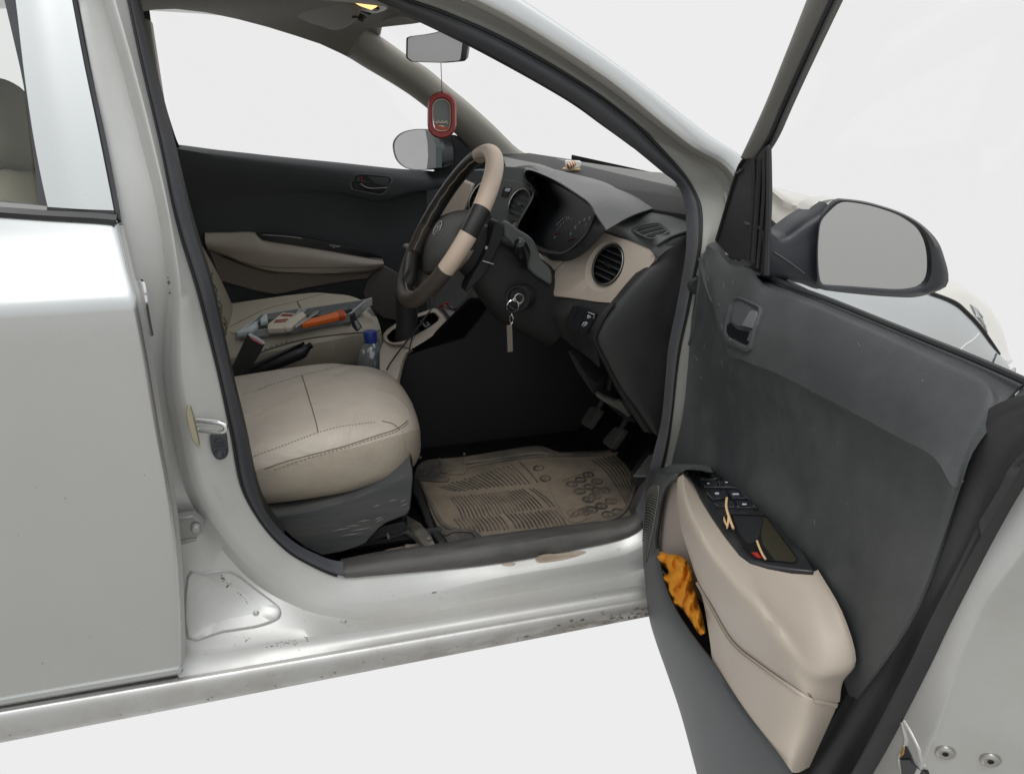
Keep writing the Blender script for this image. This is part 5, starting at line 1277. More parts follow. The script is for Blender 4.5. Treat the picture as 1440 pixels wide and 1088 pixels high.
q = K(520, 520, 3.2727, [(390,690),(850,645),(430,750),(905,715)]); rib_row(q[0], q[1], q[2], q[3], 26, 2)
for k in range(9):
    t = k/8; q = K(520, 520, 3.2727, [(1020+150*t, 412-20*t), (1090+130*t, 470-25*t), (1150+80*t, 560-70*t), (1195+35*t, 640-135*t)]); fmt.tube(cr([oz(*p, ZM+.001) for p in q], 3), .0024, 2, 6)
for (x, y) in [(970,508),(1005,485),(930,527),(1010,540),(1045,515),(965,560),(1080,557),(1035,582),(1110,605),(1020,645),(1065,628),(935,662),(985,655),(1140,655),(1095,668),(778,455),(808,503),(1045,555),(1005,598)]:
    c = oz(*K(520, 520, 3.2727, [(x, y)])[0], ZM+.001); r = .0125
    fmt.tube([c+V((r*math.cos(t), r*math.sin(t), .0015)) for t in [2*math.pi*j/16 for j in range(16)]], .0026, 2, 6, closed=True); fmt.lathe([(0, .004), (.004, .003), (.005, 0)], c, (0, 0, 1), 8, 0)
for (x, y) in [(240,470),(265,445),(290,470),(270,490),(300,450),(315,480),(330,490),(365,440),(395,425),(400,450),(400,775),(430,760),(440,785),(465,770),(480,780),(245,490)]:
    c = oz(*K(520, 520, 3.2727, [(x, y)])[0], ZM); fmt.lathe([(0, .005), (.004, .004), (.006, 0)], c, (0, 0, 1), 10)
# compacted dust patches in the tray
fmt_o = fmt.build('floor_mat', [M['mat'], M['matdust'], mat('dark_rib_rubber', (.035, .031, .027), .85, dust=(.135, .11, .082), dust_amt=1.3, dust_scale=16)], None, sharp=50)
tag(fmt_o, 'dusty black ribbed rubber mat lying in the driver footwell', 'floor mat')
db = MB(); q = sp2(K(520, 520, 3.2727, [(790,430),(900,405),(1000,410),(1040,450),(1000,470),(905,500),(890,525),(920,560),(960,590),(1000,620),(940,650),(920,690),(1000,680),(960,700),(910,690),(870,630),(835,560),(820,520),(770,470)]), 3)
db.poly([oz(*p, ZM+.0035) for p in q], (0, 0, -.003), 0)
tag(db.build('caked_dust', M['matdust'], None), 'patch of pale caked dust in the middle of the floor mat', 'dust', None, 'stuff')
peb = MB()
for k in range(60):
    u, v = random.uniform(590, 880), random.uniform(655, 755); c = oz(u, v, ZM+.002); r = random.uniform(.0008, .0022); peb.lathe([(0, r), (r, .3*r), (r*.7, -r)], c, (0, 0, 1), 5)
for (u, v) in [(688.5,601),(591,643),(653,638)]:
    c = oz(u, v, .308); peb.lathe([(0, .004), (.004, .001), (.003, -.004)], c, (0, 0, 1), 6)
tag(peb.build('grit', mat('grit_grey', (.22, .19, .155), .9, var=.3), None), 'small bits of grit scattered over the floor mat', 'grit', None, 'stuff')
# ================================================================== THINGS INSIDE
# bottle
bo_b = oy(521, 476, .0); bx, by_ = bo_b.x, bo_b.y; top = oy(521, 466, .0).z
bot_ = empty('water_bottle', (bx, by_, top-.25), 'clear water bottle with a blue cap standing beside the driver seat', 'bottle')
bb2 = MB(); zt = oy(521, 478, 0).z-top
pr_ = [(.0, -.25), (.036, -.25), (.040, -.24), (.040, -.135), (.0385, -.130), (.040, -.125), (.0405, -.110), (.0395, -.095), (.038, -.080), (.0355, -.066), (.031, -.052), (.025, -.040), (.018, -.031), (.0145, -.027), (.0135, -.02), (.0135, 0)]
bb2.lathe([(r, h) for r, h in pr_], (bx, by_, top), (0, 0, 1), 32); kid(bb2.build('bottle_body', M['bottle'], None), bot_)
bw = MB(); bw.lathe([(0, -.247), (.034, -.247), (.0375, -.24), (.0375, -.11), (0, -.11)], (bx, by_, top), (0, 0, 1), 24); kid(bw.build('water', glass('water', (.80, .86, .90), .08), None), bot_)
bc_ = MB(); bc_.lathe([(0, .001), (.0165, .001), (.018, -.002), (.0182, -.018), (.0165, -.0185), (.0165, -.024), (.018, -.025), (.018, -.029), (.014, -.029)], (bx, by_, top), (0, 0, 1), 28); kid(bc_.build('cap', M['blue'], None), bot_)
bl2 = MB(); bl2.lathe([(.0408, -.20), (.0412, -.199), (.0412, -.121), (.0408, -.12)], (bx, by_, top), (0, 0, 1), 32)
for a in (3.9, 4.3, 4.7, 5.1, 5.5): c = V((bx+.0415*math.cos(a), by_+.0415*math.sin(a), top-.130)); t = V((-math.sin(a), math.cos(a), 0)); bl2.box(c, (.004, .0008, .009), Matrix((t, V((math.cos(a), math.sin(a), 0)), V((0, 0, 1)))).transposed()@Matrix.Rotation(.4, 3, 'Y'), 1)
kid(bl2.build('label', [mat('blue_label', (.03, .06, .22), .4), M['white']], None), bot_)
# tool case on passenger seat
_s = [hit(pc_b, *p, .0) for p in ((345,476),(492,450),(430,432))]
TN = (_s[1]-_s[0]).cross(_s[2]-_s[0]).normalized(); TN = TN if TN.z > 0 else -TN
def ts(u, v, off=0): return opl(u, v, _s[0]+TN*(off+.006), TN)
B5 = lambda pts: K(310, 400, 5.73, pts)
tc_ = empty('tool_case', ts(408, 455), 'open grey plastic tool case lying on the passenger seat', 'tool case')
def tray(mb, near, far, h, th=.004, m=0):
    """near, far: px pairs of the bottom edges (left, right)"""
    a, b = ts(*near[0]), ts(*near[1]); d, c = ts(*far[0]), ts(*far[1]); zz = V((0, 0, h))
    mb.hexa([a, b, c, d, a+V((0, 0, th)), b+V((0, 0, th)), c+V((0, 0, th)), d+V((0, 0, th))], m)
    e_ = V((0, 0, th+.0006)); ct = (a+b+c+d)/4; mb.poly([p.lerp(ct, .06)+e_ for p in (a, b, c, d)], (0, 0, -.0004), 1)  # darker floor sheet, shade inside the tray put into its colour
    P = [a, b, c, d]; ctr = (a+b+c+d)/4
    for i in range(4):
        p, q = P[i], P[(i+1) % 4]; n1 = (ctr-(p+q)/2); n1.z = 0; n1.normalize()
        mb.hexa([p, q, q+n1*th, p+n1*th, p+zz, q+zz, q+zz+n1*th, p+zz+n1*th], m)
        mb.hexa([p-n1*.002+zz, q-n1*.002+zz, q+n1*.007+zz, p+n1*.007+zz, p-n1*.002+zz*1.1, q-n1*.002+zz*1.1, q+n1*.007+zz*1.1, p+n1*.007+zz*1.1], m)
t1 = MB(); n1 = B5([(118,450),(560,402)]); f1 = B5([(330,300),(660,248)]); tray(t1, n1, f1, .020)
for x in (.3, .6, .85):
    a = ts(*n1[0]).lerp(ts(*n1[1]), x); t1.box(a+V((0, -.003, .008)), (.005, .004, .014))
kid(t1.build('case_half', [M['greycase'], mat('case_floor_shade', (.10, .105, .105), .6)], None, bevel=.0012), tc_)
t2 = MB(); n2 = B5([(570,402),(1060,305)]); f2 = B5([(690,262),(1190,185)]); tray(t2, n2, f2, .024)
for x in (.12, .5, .8):
    a = ts(*n2[0]).lerp(ts(*n2[1]), x); t2.box(a+V((0, -.003, .010)), (.005, .004, .018))
a, b = ts(*B5([(760,262)])[0], .028), ts(*B5([(1140,180)])[0], .026)
kid(t2.build('case_half', [mat('darker_grey_case', (.36, .37, .37), .5), mat('case_floor_shade_dark', (.05, .052, .055), .6)], None, bevel=.0012), tc_)
lt = MB(); q = B5([(1040,262),(1085,235),(1100,285),(1140,345),(1100,380),(1065,345)]); lt.poly([ts(*B5([(1060,300)])[0], .02)+(oy(*p, .16)-oy(*B5([(1060,300)])[0], .16)) for p in q], (0, .02, 0), 0)
q = B5([(1078,295),(1098,290),(1130,345),(1102,362)]); lt.poly([ts(*B5([(1060,300)])[0], .02)+(oy(*p, .16)-oy(*B5([(1060,300)])[0], .16))+V((0, -.003, 0)) for p in q], (0, .004, 0), 1)
kid(lt.build('latch', [M['satin'], M['greycase']], None, bevel=.001), tc_)
hd2 = MB(); q = B5([(1062,205),(1100,188),(1180,125),(1222,108),(1226,170),(1180,190),(1115,240),(1085,240)]); hd2.poly([oy(*p, .23) for p in q], (0, .012, 0), 0)
q = B5([(1180,215),(1215,190),(1258,250),(1230,262)]); hd2.poly([oy(*p, .24) for p in q], (0, .01, 0), 0)
q = B5([(1215,190),(1240,210),(1262,240),(1254,262),(1236,230)]); hd2.poly([oy(*p, .235) for p in q], (0, .008, 0), 1)
kid(hd2.build('carry_handle', [M['greycase'], M['satin']], None, bevel=.002), tc_)
ho_ = MB(); p, q = ts(*B5([(560,375)])[0], .012), ts(*B5([(672,255)])[0], .02); ho_.tube([p, q], .006, 0, 10); kid(ho_.build('hinge', M['palegrey'], None), tc_)
# orange tool
def slab(pts, y, d=.02): 
    h = .034-(y-.23)*.10; mb = MB(); mb.poly([ts(*p, h) for p in B5(pts)], TN*-.014); return mb
ot = empty('hand_tool', oy(460, 448, .26), 'orange plastic tool lying in the right half of the grey tool case', 'tool')
mb = slab([(650,290),(700,278),(850,240),(930,215),(955,208),(960,232),(1005,215),(1012,245),(930,262),(800,292),(655,322)], .235, .03); kid(mb.build('body', M['orange'], None, bevel=.003), ot)
mb = slab([(935,208),(955,200),(985,202),(1002,212),(1008,245),(950,258)], .232, .03); kid(mb.build('grip', mat('dark_orange', (.52, .07, .015), .5), None, bevel=.003), ot)
# other tools in the case
dkt = slab([(760,250),(820,205),(860,215),(900,205),(1030,160),(1045,190),(990,205),(900,225),(830,250)], .30, .03); tag(dkt.build('dark_hand_tool', mat('dark_tool_grey', (.10, .105, .11), .5), None, bevel=.003), 'dark grey tool lying behind the orange tool in the case', 'tool')
mtl = slab([(715,252),(760,215),(790,205),(800,215),(770,240),(730,262)], .25, .006); mtl.poly([ts(*p, .036) for p in B5([(590,330),(640,300),(720,255),(735,262),(660,310),(610,345)])], TN*-.003)
tag(mtl.build('steel_blade', M['steel'], None, bevel=.0008), 'narrow steel blade leaning across the hinge of the tool case', 'blade')
wbx = empty('small_box', oy(405, 455, .24), 'cream box with red print lying in the left half of the tool case', 'box')
mb = slab([(380,320),(440,272),(500,225),(600,232),(580,262),(520,330),(515,352),(380,357)], .245, .02); kid(mb.build('box_body', M['cream'], None, bevel=.002), wbx)
mb = slab([(515,325),(580,262),(655,212),(690,240),(640,280),(560,345),(520,350)], .238, .02); kid(mb.build('box_end', mat('pale_cream', (.74, .68, .58), .5), None, bevel=.003), wbx)
mb = slab([(485,248),(505,235),(585,240),(575,252)], .2235, .002); mb.poly([ts(*p, .0345) for p in B5([(440,285),(540,275),(545,280),(440,292)])], TN*-.002); mb.poly([ts(*p, .0345) for p in B5([(430,300),(530,292),(530,296),(428,305)])], TN*-.002); kid(mb.build('print_stripe', mat('dark_red_print', (.28, .03, .03), .5), None), wbx)
wst = slab([(125,385),(190,335),(280,275),(345,240),(375,235),(378,285),(320,300),(315,268),(290,290),(300,320),(250,365),(160,385)], .25, .012)
tag(wst.build('plastic_bracket', mat('pale_blue_white', (.62, .68, .70), .4), None, bevel=.003), 'pale white curved plastic piece at the left end of the tool case', 'bracket')
cstr = MB(); cstr.tube(cr([oy(*p, .19) for p in B5([(110,390),(60,365),(95,400),(75,375),(120,430),(130,480),(115,530),(95,560),(60,580)])], 5), .0022, 0, 6)
cstr.tube(cr([oy(*p, .20) for p in B5([(100,385),(160,365),(300,330),(380,330)])], 5), .0012, 0, 5)
cstr.lathe([(0, .01), (.006, .008), (.006, -.006), (0, -.008)], oy(*B5([(97,558)])[0], .188), (.6, 0, .5), 10)
tag(cstr.build('cream_cord', mat('cream_cord', (.62, .56, .42), .7), None), 'cream cord hanging off the left end of the tool case', 'cord')
# air freshener
af = empty('air_freshener', oy(621, 121, -.03), 'red capsule shaped air freshener hanging on a thread below the interior mirror', 'air freshener')
yf = -.03
def caps(cx, cyy, w_, h, n=40, e=2.6):
    o = []
    for j in range(n):
        t = 2*math.pi*j/n; c, s = math.cos(t), math.sin(t); yy = s*h
        # stadium
        hh = h-w_; o.append((cx+w_*c, cyy+(hh if s >= 0 else -hh)+w_*s))
    return o
oc = caps(621.5, 162, 20.5, 33.5); ic = byangle(caps(620.5, 162.5, 12.5, 23), (621, 162), 40); oc = byangle(oc, (621, 162), 40)
am = MB(); f_ = lambda p, d=0: oy(p[0], p[1], yf+d)
am.grid([[f_(p, 0) for p in oc], [f_((a[0]*.75+b[0]*.25, a[1]*.75+b[1]*.25), -.008) for a, b in zip(oc, ic)], [f_((a[0]*.3+b[0]*.7, a[1]*.3+b[1]*.7), -.007) for a, b in zip(oc, ic)], [f_(p, 0) for p in ic], [f_(p, .006) for p in ic], [f_(p, .006) for p in oc]], 0, cu=True, cv=True)
kid(am.build('frame', M['redrubber'], None), af)
aw = MB(); q = K(380, 0, 4.8, [(1100,720),(1115,690),(1140,676),(1175,676),(1200,695),(1212,725),(1208,856),(1170,852),(1130,846),(1103,820)]); aw.poly([f_(p, .002) for p in sp2(q, 3)], (0, .003, 0), 0)
aw.tube([f_(p, -.001) for p in sp2(K(380, 0, 4.8, [(1098,720),(1113,688),(1140,673),(1175,673),(1202,692),(1214,725),(1210,858),(1170,885),(1120,875),(1098,840)]), 3)], .0013, 1, 6, closed=True)
q = K(380, 0, 4.8, [(1103,828),(1140,850),(1208,860),(1195,878),(1150,892),(1115,872)]); aw.poly([f_(p, .0015) for p in q], (0, .003, 0), 2)
for k in range(10):
    c = f_(K(380, 0, 4.8, [(1118+k*8.5, 826+6*math.sin(k*2.2))])[0], -.0005); aw.lathe([(0, -.003), (.0026, -.001), (.002, .002)], c, (0, 1, 0), 8, 1)
kid(aw.build('window', [mat('smoky_window', (.21, .225, .21), .25), mat('pale_beads', (.62, .55, .46), .3), mat('orange_gel', (.55, .10, .04), .2)], None), af)
at_ = MB(); at_.tube([f_((621.5, 139), -.002), f_((621.3, 121), -.002), oy(620, 88, -.03)], .0009, 0, 6); at_.tube([f_((621.5, 128), -.003), f_((621.5, 137), -.003)], .0022, 0, 6)
kid(at_.build('thread', mat('dark_red_thread', (.20, .02, .02), .5), None), af)
# ornament on the dash
orn = empty('dashboard_ornament', oz(803, 241, 1.012), 'small white and orange striped figurine standing on top of the dashboard', 'ornament')
yo = oz(803, 241, 1.012).y
om = MB(); q = K(680, 210, 5.143, [(570,142),(590,135),(700,140),(698,158),(580,152)]); om.poly([oy(*p, yo) for p in q], (.01, .03, 0), 0); kid(om.build('stand', mat('ochre_stand', (.50, .38, .22), .5), None, bevel=.002), orn)
om = MB(); q = K(680, 210, 5.143, [(586,84),(600,80),(690,84),(704,92),(702,132),(640,138),(590,132)]); om.poly([oy(*p, yo+.012) for p in q], (.006, .012, 0), 0); kid(om.build('back_plate', M['white'], None, bevel=.003), orn)
om = MB(); p0, p1 = oy(*K(680, 210, 5.143, [(605,124)])[0], yo), oy(*K(680, 210, 5.143, [(668,94)])[0], yo)
pts = [p0.lerp(p1, t/8) for t in range(9)]; rr_ = [.003, .008, .0085, .009, .0095, .009, .0085, .0065, .002]
b0 = len(om.m); om.tube(pts, rr_, 0, 12)
for i in range(8):
    for j in range(12): om.m[b0+i*12+j] = i % 2
kid(om.build('figure', [mat('brown_orange', (.42, .13, .03), .4), M['cream']], None), orn)
slip = MB(); q = K(820, 180, 6, [(500,395),(530,392),(590,412),(600,422),(545,408)]); slip.poly([oz(*p, 1.003) for p in q], (0, 0, -.002)); tag(slip.build('paper_slip', M['white'], None), 'thin white paper slip lying at the foot of the windscreen', 'paper')
# ================================================================== DRIVER DOOR (open)
dd_ = grp('driver_door', car)
Ts = [
 ((987,342),(986,352),(985,372),(951,555),(905,690)),
 ((1007,340),(1006,354),(1000,430),(975,562),(932,668)),
 ((1030,365),(1029,378),(1020,492),(1004,590),(968,662)),
 ((1057,367),(1056,384),(1046,507),(1038,612),(1008,662)),
 ((1080,392),(1078,407),(1090,524),(1070,632),(1050,690)),
 ((1122,408),(1119,424),(1140,549),(1110,662),(1085,715)),
 ((1173,427),(1169,444),(1190,575),(1150,692),(1115,755)),
 ((1281,471),(1275,492),(1262,614),(1202,742),(1150,810)),
 ((1353,500),(1345,526),(1312,642),(1242,792),(1180,868)),
 ((1400,520),(1388,550),(1338,682),(1272,842),(1203,930)),
 ((1443,539),(1402,588),(1352,682),(1290,850),(1228,948)),
]
W0_ = [-.045, -.012, .034, .0, .012]
WT2 = [.0, .012, .024]+[.027]*6+[.022, .012]; WT1 = [-.018]+[-.012]*10; WT0 = [-.030, -.038]+[-.045]*9
TP = [[dr(*st[c], (WT0[i], WT1[i], WT2[i], .0, .012)[c]) for i, st in enumerate(Ts)] for c in range(5)]
T2b = [dr(st[2][0]*.96+st[3][0]*.04, st[2][1]*.96+st[3][1]*.04, .42*WT2[i]) for i, st in enumerate(Ts)]
dt = MB()
back = [p-DN*.05 for p in TP[0]]
mid01 = [a.lerp(b, .5)+DN*.006 for a, b in zip(TP[0], TP[1])]
dt.surf([[p-DN*.03+V((0, 0, -.01)) for p in TP[0]], TP[0], mid01, TP[1], [a.lerp(b, .5)+DN*.006 for a, b in zip(TP[1], TP[2])], TP[2]], 6, 3)
dt.surf([TP[2], T2b, TP[3], TP[4], [dr(u-(25 if i == 10 else 13 if i == 9 else 6), v+38, -.006) for i, (u, v) in enumerate([st[4] for st in Ts])]], 6, 4)
dt.surf([[dr(1443,539,-.045), dr(1424,560,-.028), dr(1402,588,-.012)], [dr(1500,562,-.045), dr(1462,567,-.03), dr(1403,589,-.012)]], 4, 3)
# front edge return
fe2 = [TP[0][0], TP[1][0], TP[2][0], dr(972,468,.003), dr(963,497,.002), TP[3][0], dr(933,600,.004), dr(912,662,.010), TP[4][0]]
dt.surf([fe2, [p-DN*.05+DD*.012 for p in fe2]], 4, 2)
dt_b = bvh(dt)
dt.build('trim_panel', M['trim'], dd_, thick=.004, sharp=60)
# lower trim (below/behind the armrest down to the rear edge)
lw = MB()
q = [(1150,800),(1210,900),(1240,920),(1269,860),(1234,929),(1190,1012),(1137,1088),(1105,1150),(1000,1150),(1050,950)]
lw.poly([dr(*p, -.030) for p in [(1140,860),(1190,950),(1230,935),(1190,1010),(1137,1088),(1100,1160),(980,1160),(1010,900)]], -DN*.02); lw.build('lower_trim', M['plastic'], dd_)
# dark end band
R0 = [(1520,560),(1470,566),(1438,573),(1410,585),(1384,610),(1364,648),(1346,698),(1308,797),(1269,867),(1234,929),(1188,1010),(1137,1088),(1085,1170)]
Rm = [(1530,570),(1500,585),(1475,598),(1450,622),(1430,650),(1412,684),(1392,718),(1354,785),(1310,867),(1277,935),(1230,1020),(1186,1098),(1130,1180)]
R1 = [(1540,575),(1520,592),(1494,610),(1468,634),(1446,660),(1428,688),(1408,722),(1374,785),(1327,878),(1298,940),(1250,1034),(1218,1092),(1160,1190)]
be = MB()
P0 = [dr(u, v, -.004) for u, v in R0]; P1 = [dr(u, v, -.012) for u, v in Rm]; P2 = [dr(u, v, -.022) for u, v in R1]
be.surf([[p+DN*-.004-DD*.02 for p in P0], P0, [a.lerp(b, .5)-DN*.006 for a, b in zip(P0, P1)], P1, [a.lerp(b, .4)+DN*.006 for a, b in zip(P1, P2)], P2, [p-DN*.03 for p in P2]], 4, 3)
be.build('trim_edge_band', mat('edge_band_plastic', (.032, .032, .034), .5, dust=(.11, .105, .095), dust_amt=.25, dust_scale=6, grain=700, grain_str=.2), dd_, thick=.004, sharp=60)
# silver door end
es = MB()
# end face: starts at R1 line, bends round a bright crease, runs out to the outer skin
Q1 = [(1522,570),(1494,600),(1467,628),(1448,655),(1430,683),(1412,716),(1376,785),(1329,878),(1300,940),(1262,1010),(1228,1080),(1190,1160)]
Q2 = [(1540,600),(1516,640),(1490,680),(1468,715),(1446,750),(1424,780),(1388,830),(1356,900),(1340,945),(1322,1000),(1299,1056),(1262,1140)]
Q3 = [(1560,620),(1532,660),(1506,700),(1482,735),(1460,770),(1440,800),(1404,850),(1374,915),(1358,958),(1338,1012),(1316,1066),(1280,1150)]
Q4 = [(1640,640),(1600,690),(1575,730),(1550,770),(1530,810),(1510,850),(1490,900),(1475,960),(1462,1000),(1446,1050),(1424,1092),(1380,1190)]
Q5 = [(1660,650),(1620,700),(1595,740),(1570,780),(1550,820),(1530,860),(1510,910),(1496,970),(1482,1010),(1466,1060),(1444,1102),(1400,1200)]
ES = [[dr(u, v, -.028) for u, v in Q1], [dr(u, v, -.034) for u, v in Q2], [dr(u, v, -.046) for u, v in Q3], [dr(u, v, -.115) for u, v in Q4], [dr(u, v, -.135) for u, v in Q5]]
es.surf(ES, 4, 5); es_b = bvh(es)
es.build('door_shut_face', M['paint_in'], dd_, thick=.003, sharp=60)
og = MB(); og.surf([ES[4], [p-DN*.012+DD*.004 for p in ES[4]], [p-DN*.02-DD*.05 for p in ES[4]]], 4, 2); og.build('shut_face_gasket', M['rubber'], dd_, thick=.003)
def bolt(u, v, r, parent, tree=es_b):
    p = hit(tree, u, v, .0005); d = ray(u, v).normalized(); h = tree.ray_cast(CAM, d); n = h[1] if h[1].dot(d) < 0 else -h[1]
    mb = MB(); mb.lathe([(0, -.001), (r*.30, -.001), (r*.34, .0025), (r*.7, .0035), (r*.95, .002), (r*1.0, .0), (r*1.14, .0), (r*1.15, -.002)], p, n, 24, 0)
    for k in range(6):
        a = k*math.pi/3; e1 = n.orthogonal().normalized(); e2 = n.cross(e1); mb.box(p+(e1*math.cos(a)+e2*math.sin(a))*r*.26+n*.002, (r*.16, r*.16, .002), None, 1)
    mb.build('bolt', [M['steel'], M['black']], parent)
bolt(1329, 1057, .0095, dd_); bolt(1392.5, 1067.5, .0095, dd_)
la_ = MB()
lo = K(1200, 900, 6, [(440,862),(488,960),(520,1040),(600,1085),(640,1200),(420,1200),(388,990)]); la_.poly([hit(es_b, *p, .0018, dr(*p, -.03)) for p in lo], -DN*.004, 0)
q = K(1200, 900, 6, [(438,880),(446,905),(438,960),(405,985),(410,940)]); la_.poly([hit(es_b, *p, .0026, dr(*p, -.03)) for p in q], -DN*.002, 1)
q = K(1200, 900, 6, [(415,1000),(490,998),(540,1060),(600,1090),(600,1160),(430,1160)]); la_.poly([hit(es_b, *p, .0035, dr(*p, -.03)) for p in q], -DN*.002, 2)
la_.build('door_latch', [M['black'], mat('brass_latch', (.55, .33, .12), .4, .6), M['satin']], dd_, bevel=.0008)
lr = MB()
q = K(1200, 900, 6, [(415,690),(430,760),(445,860),(390,985),(405,1090),(440,1200)]); lr.tube(cr([hit(es_b, *p, -.001, dr(*p, -.03)) for p in q], 4), .0035, 0, 8)
q = K(1200, 900, 6, [(425,680),(480,770),(545,900),(560,960),(600,1060)]); lr.tube(cr([hit(es_b, *p, -.001, dr(*p, -.03)) for p in q], 4), .003, 0, 8)
lr.build('latch_recess_rim', M['paint_in'], dd_)
# outer door skin (seen from the far side only) and inner door box
ds = MB()
g = []
for z, wv in [(.24, -.105), (.30, -.13), (.5, -.145), (.75, -.15), (.85, -.15), (.90, -.15), (.93, -.08), (.94, -.06)]:
    g.append([DH+DD*s+DN*(max(wv, -.06-.09*min(1, max(0, (.95-z)/.16)))+.02*max(0, .12-s)/.12)+V((0, 0, z)) for s in (-.02, .05, .2, .4, .6, .78-.15*max(0, .75-z))])
ds.grid(g); ds.build('door_skin', M['paint'], dd_, thick=.003, toward=False)
# window rail and sail
fr3 = MB()
a_ = [(1043,222),(1058,190),(1079,144),(1104,82),(1133,8),(1160,-62)]; b_ = [(1060,222),(1078,192),(1096,150),(1120,96),(1155,20),(1188,-50)]
A_ = [dr(u, v, -.012) for u, v in a_]; Bq = [dr(u, v, -.012) for u, v in b_]
fr3.surf([[p-DN*.03 for p in A_], A_, [p.lerp(q, .5)+DN*.008 for p, q in zip(A_, Bq)], Bq, [p-DN*.02 for p in Bq]], 4, 4); fr3.build('window_rail', mat('olive_grey_frame', (.155, .15, .135), .5, .1, grain=600), dd_, thick=.004, sharp=60)
fc = MB()
for (o1, o2, w_, m) in (((0, 0), (5, 2), -.014, 0), ((6, 2), (10, 4), -.02, 1)):
    aa = [(1061,220),(1079,191),(1097,149),(1121,95),(1156,19),(1189,-51)]
    fc.surf([[dr(u+o1[0], v+o1[1], w_) for u, v in aa], [dr(u+(o1[0]+o2[0])/2, v+o1[1], w_+.003) for u, v in aa], [dr(u+o2[0], v+o2[1], w_) for u, v in aa]], 4, 2, m)
fc.build('glass_run_channel', [M['black'], M['rubber']], dd_, thick=.004)
sl3 = MB()
so4 = K(1000, 180, 4, [(165,178),(238,170),(284,122),(320,92),(323,200),(326,380),(316,640),(310,832),(282,800),(238,745),(120,741),(20,637),(75,440),(130,270)])
sl3.poly([dr(*p, -.012) for p in so4], -DN*.006); sl3_b = bvh(sl3)
sl3.poly([dr(*p, -.05) for p in K(1000, 180, 4, [(0,600),(60,600),(320,600),(318,880),(280,870),(238,810),(120,800),(10,720)])], -DN*.006)
sl3.build('mirror_sail', mat('sail_black', (.026, .026, .026), .42, grain=700, grain_str=.2), dd_, bevel=.0015)
sr = MB()
for pts, r, w_ in (([(236,175),(240,420),(214,745)], .004, -.009), ([(278,178),(262,420),(238,760)], .0045, -.008), ([(298,128),(294,420),(262,790)], .003, -.009), ([(316,112),(317,420),(305,828)], .0025, -.011), ([(180,182),(140,262),(30,630)], .0025, -.010)):
    sr.tube(cr([dr(*p, w_) for p in K(1000, 180, 4, pts)], 5), r, 0, 8)
q = K(1000, 180, 4, [(135,255),(150,250),(165,235)]); sr.tube(cr([dr(*p, -.008) for p in q], 3), .002, 1, 5)
sr.build('sail_ribs', [M['plastic'], M['dash_side']], dd_)
# belt weatherstrip
wsx = MB(); q = [(1080,392),(1122,408),(1173,427),(1281,471),(1353,500),(1400,520),(1443,539)]; wsx.tube(cr([dr(u+1, v-2, -.036) for u, v in q], 4), .004, 0, 8); wsx.build('belt_weatherstrip', M['satin'], dd_)
dg_ = MB(); dg_.poly([dr(*p, -.06) for p in [(1081,395),(1081,275),(1078,205),(1100,155),(1165,15),(1195,-60),(1520,-60),(1520,570),(1440,537)]], -DN*.004); dg_.build('window_glass', M['glass'], dd_)
# mirror
PMp = DH+DD*.235; 
def mr_(u, v, off=0): return opl(u, v, PMp+DD*off, DD)
gl_o = sp2(K(1000, 180, 4, [(735,418),(850,428),(960,455),(1065,492),(1140,535),(1190,580),(1225,650),(1240,740),(1236,830),(1210,880),(1165,905),(1080,916),(950,910),(800,899),(640,887),(615,860),(604,780),(602,680),(608,590),(620,525),(665,470)]), 3)
ho4 = sp2(K(1000, 180, 4, [(690,402),(720,396),(850,410),(960,438),(1060,472),(1140,512),(1200,555),(1255,610),(1290,665),(1315,740),(1332,800),(1336,858),(1325,890),(1280,915),(1200,942),(1130,953),(1060,952),(940,945),(800,932),(680,918),(600,900),(588,820),(588,720),(595,600),(612,500),(650,440)]), 3)
gc = (1235, 345)
go = byangle(gl_o, gc, 80); hh = byangle(ho4, gc, 80)
mh = MB()
i1 = [(gc[0]+(x-gc[0])*1.0, gc[1]+(y-gc[1])*1.0) for x, y in go]
mh.grid([[mr_(*p, -.06) for p in inset(hh, 1.0)], [mr_(*p, -.02) for p in hh], [mr_(*p, .0) for p in hh], [mr_((a[0]+b[0])/2, (a[1]+b[1])/2, .008) for a, b in zip(hh, go)], [mr_(*p, .006) for p in i1], [mr_(*p, -.006) for p in i1]], 0, cu=True)
# back shell
ctr = mr_(*gc, 0)
mh.grid([[mr_(*p, -.06) for p in hh], [mr_(*p, -.06).lerp(ctr-DD*.06, .12)-DD*.04 for p in hh], [mr_(*p, -.06).lerp(ctr-DD*.06, .4)-DD*.065 for p in hh], [ctr-DD*.135]*80], 1, cu=True)
mh.build('mirror_housing', [mat('mirror_black', (.026, .028, .034), .36, dust=(.12, .12, .12), dust_amt=.12, grain=700, grain_str=.12), M['paint']], dd_, sharp=50)
nk = MB()
nu = K(1000, 180, 4, [(280,560),(330,580),(370,612),(410,606),(440,590),(520,530),(610,475),(660,435)])
nl = K(1000, 180, 4, [(270,830),(320,846),(380,852),(430,856),(480,868),(530,880),(580,898),(610,905)])
NUp = [mr_(*p, -.02) for p in nu]
NLp = [mr_(*p, -.02) for p in nl]
nk.surf([[p-DD*.06 for p in NUp], NUp, [a.lerp(b, .3)+DD*.012 for a, b in zip(NUp, NLp)], [a.lerp(b, .7)+DD*.012 for a, b in zip(NUp, NLp)], NLp, [p-DD*.06 for p in NLp]], 4, 5)
nk_b = bvh(nk)
nk.build('mirror_arm', mat('mirror_arm_black', (.028, .031, .038), .4, grain=700, grain_str=.12), dd_, thick=.004, sharp=60)
nl_ = MB(); 
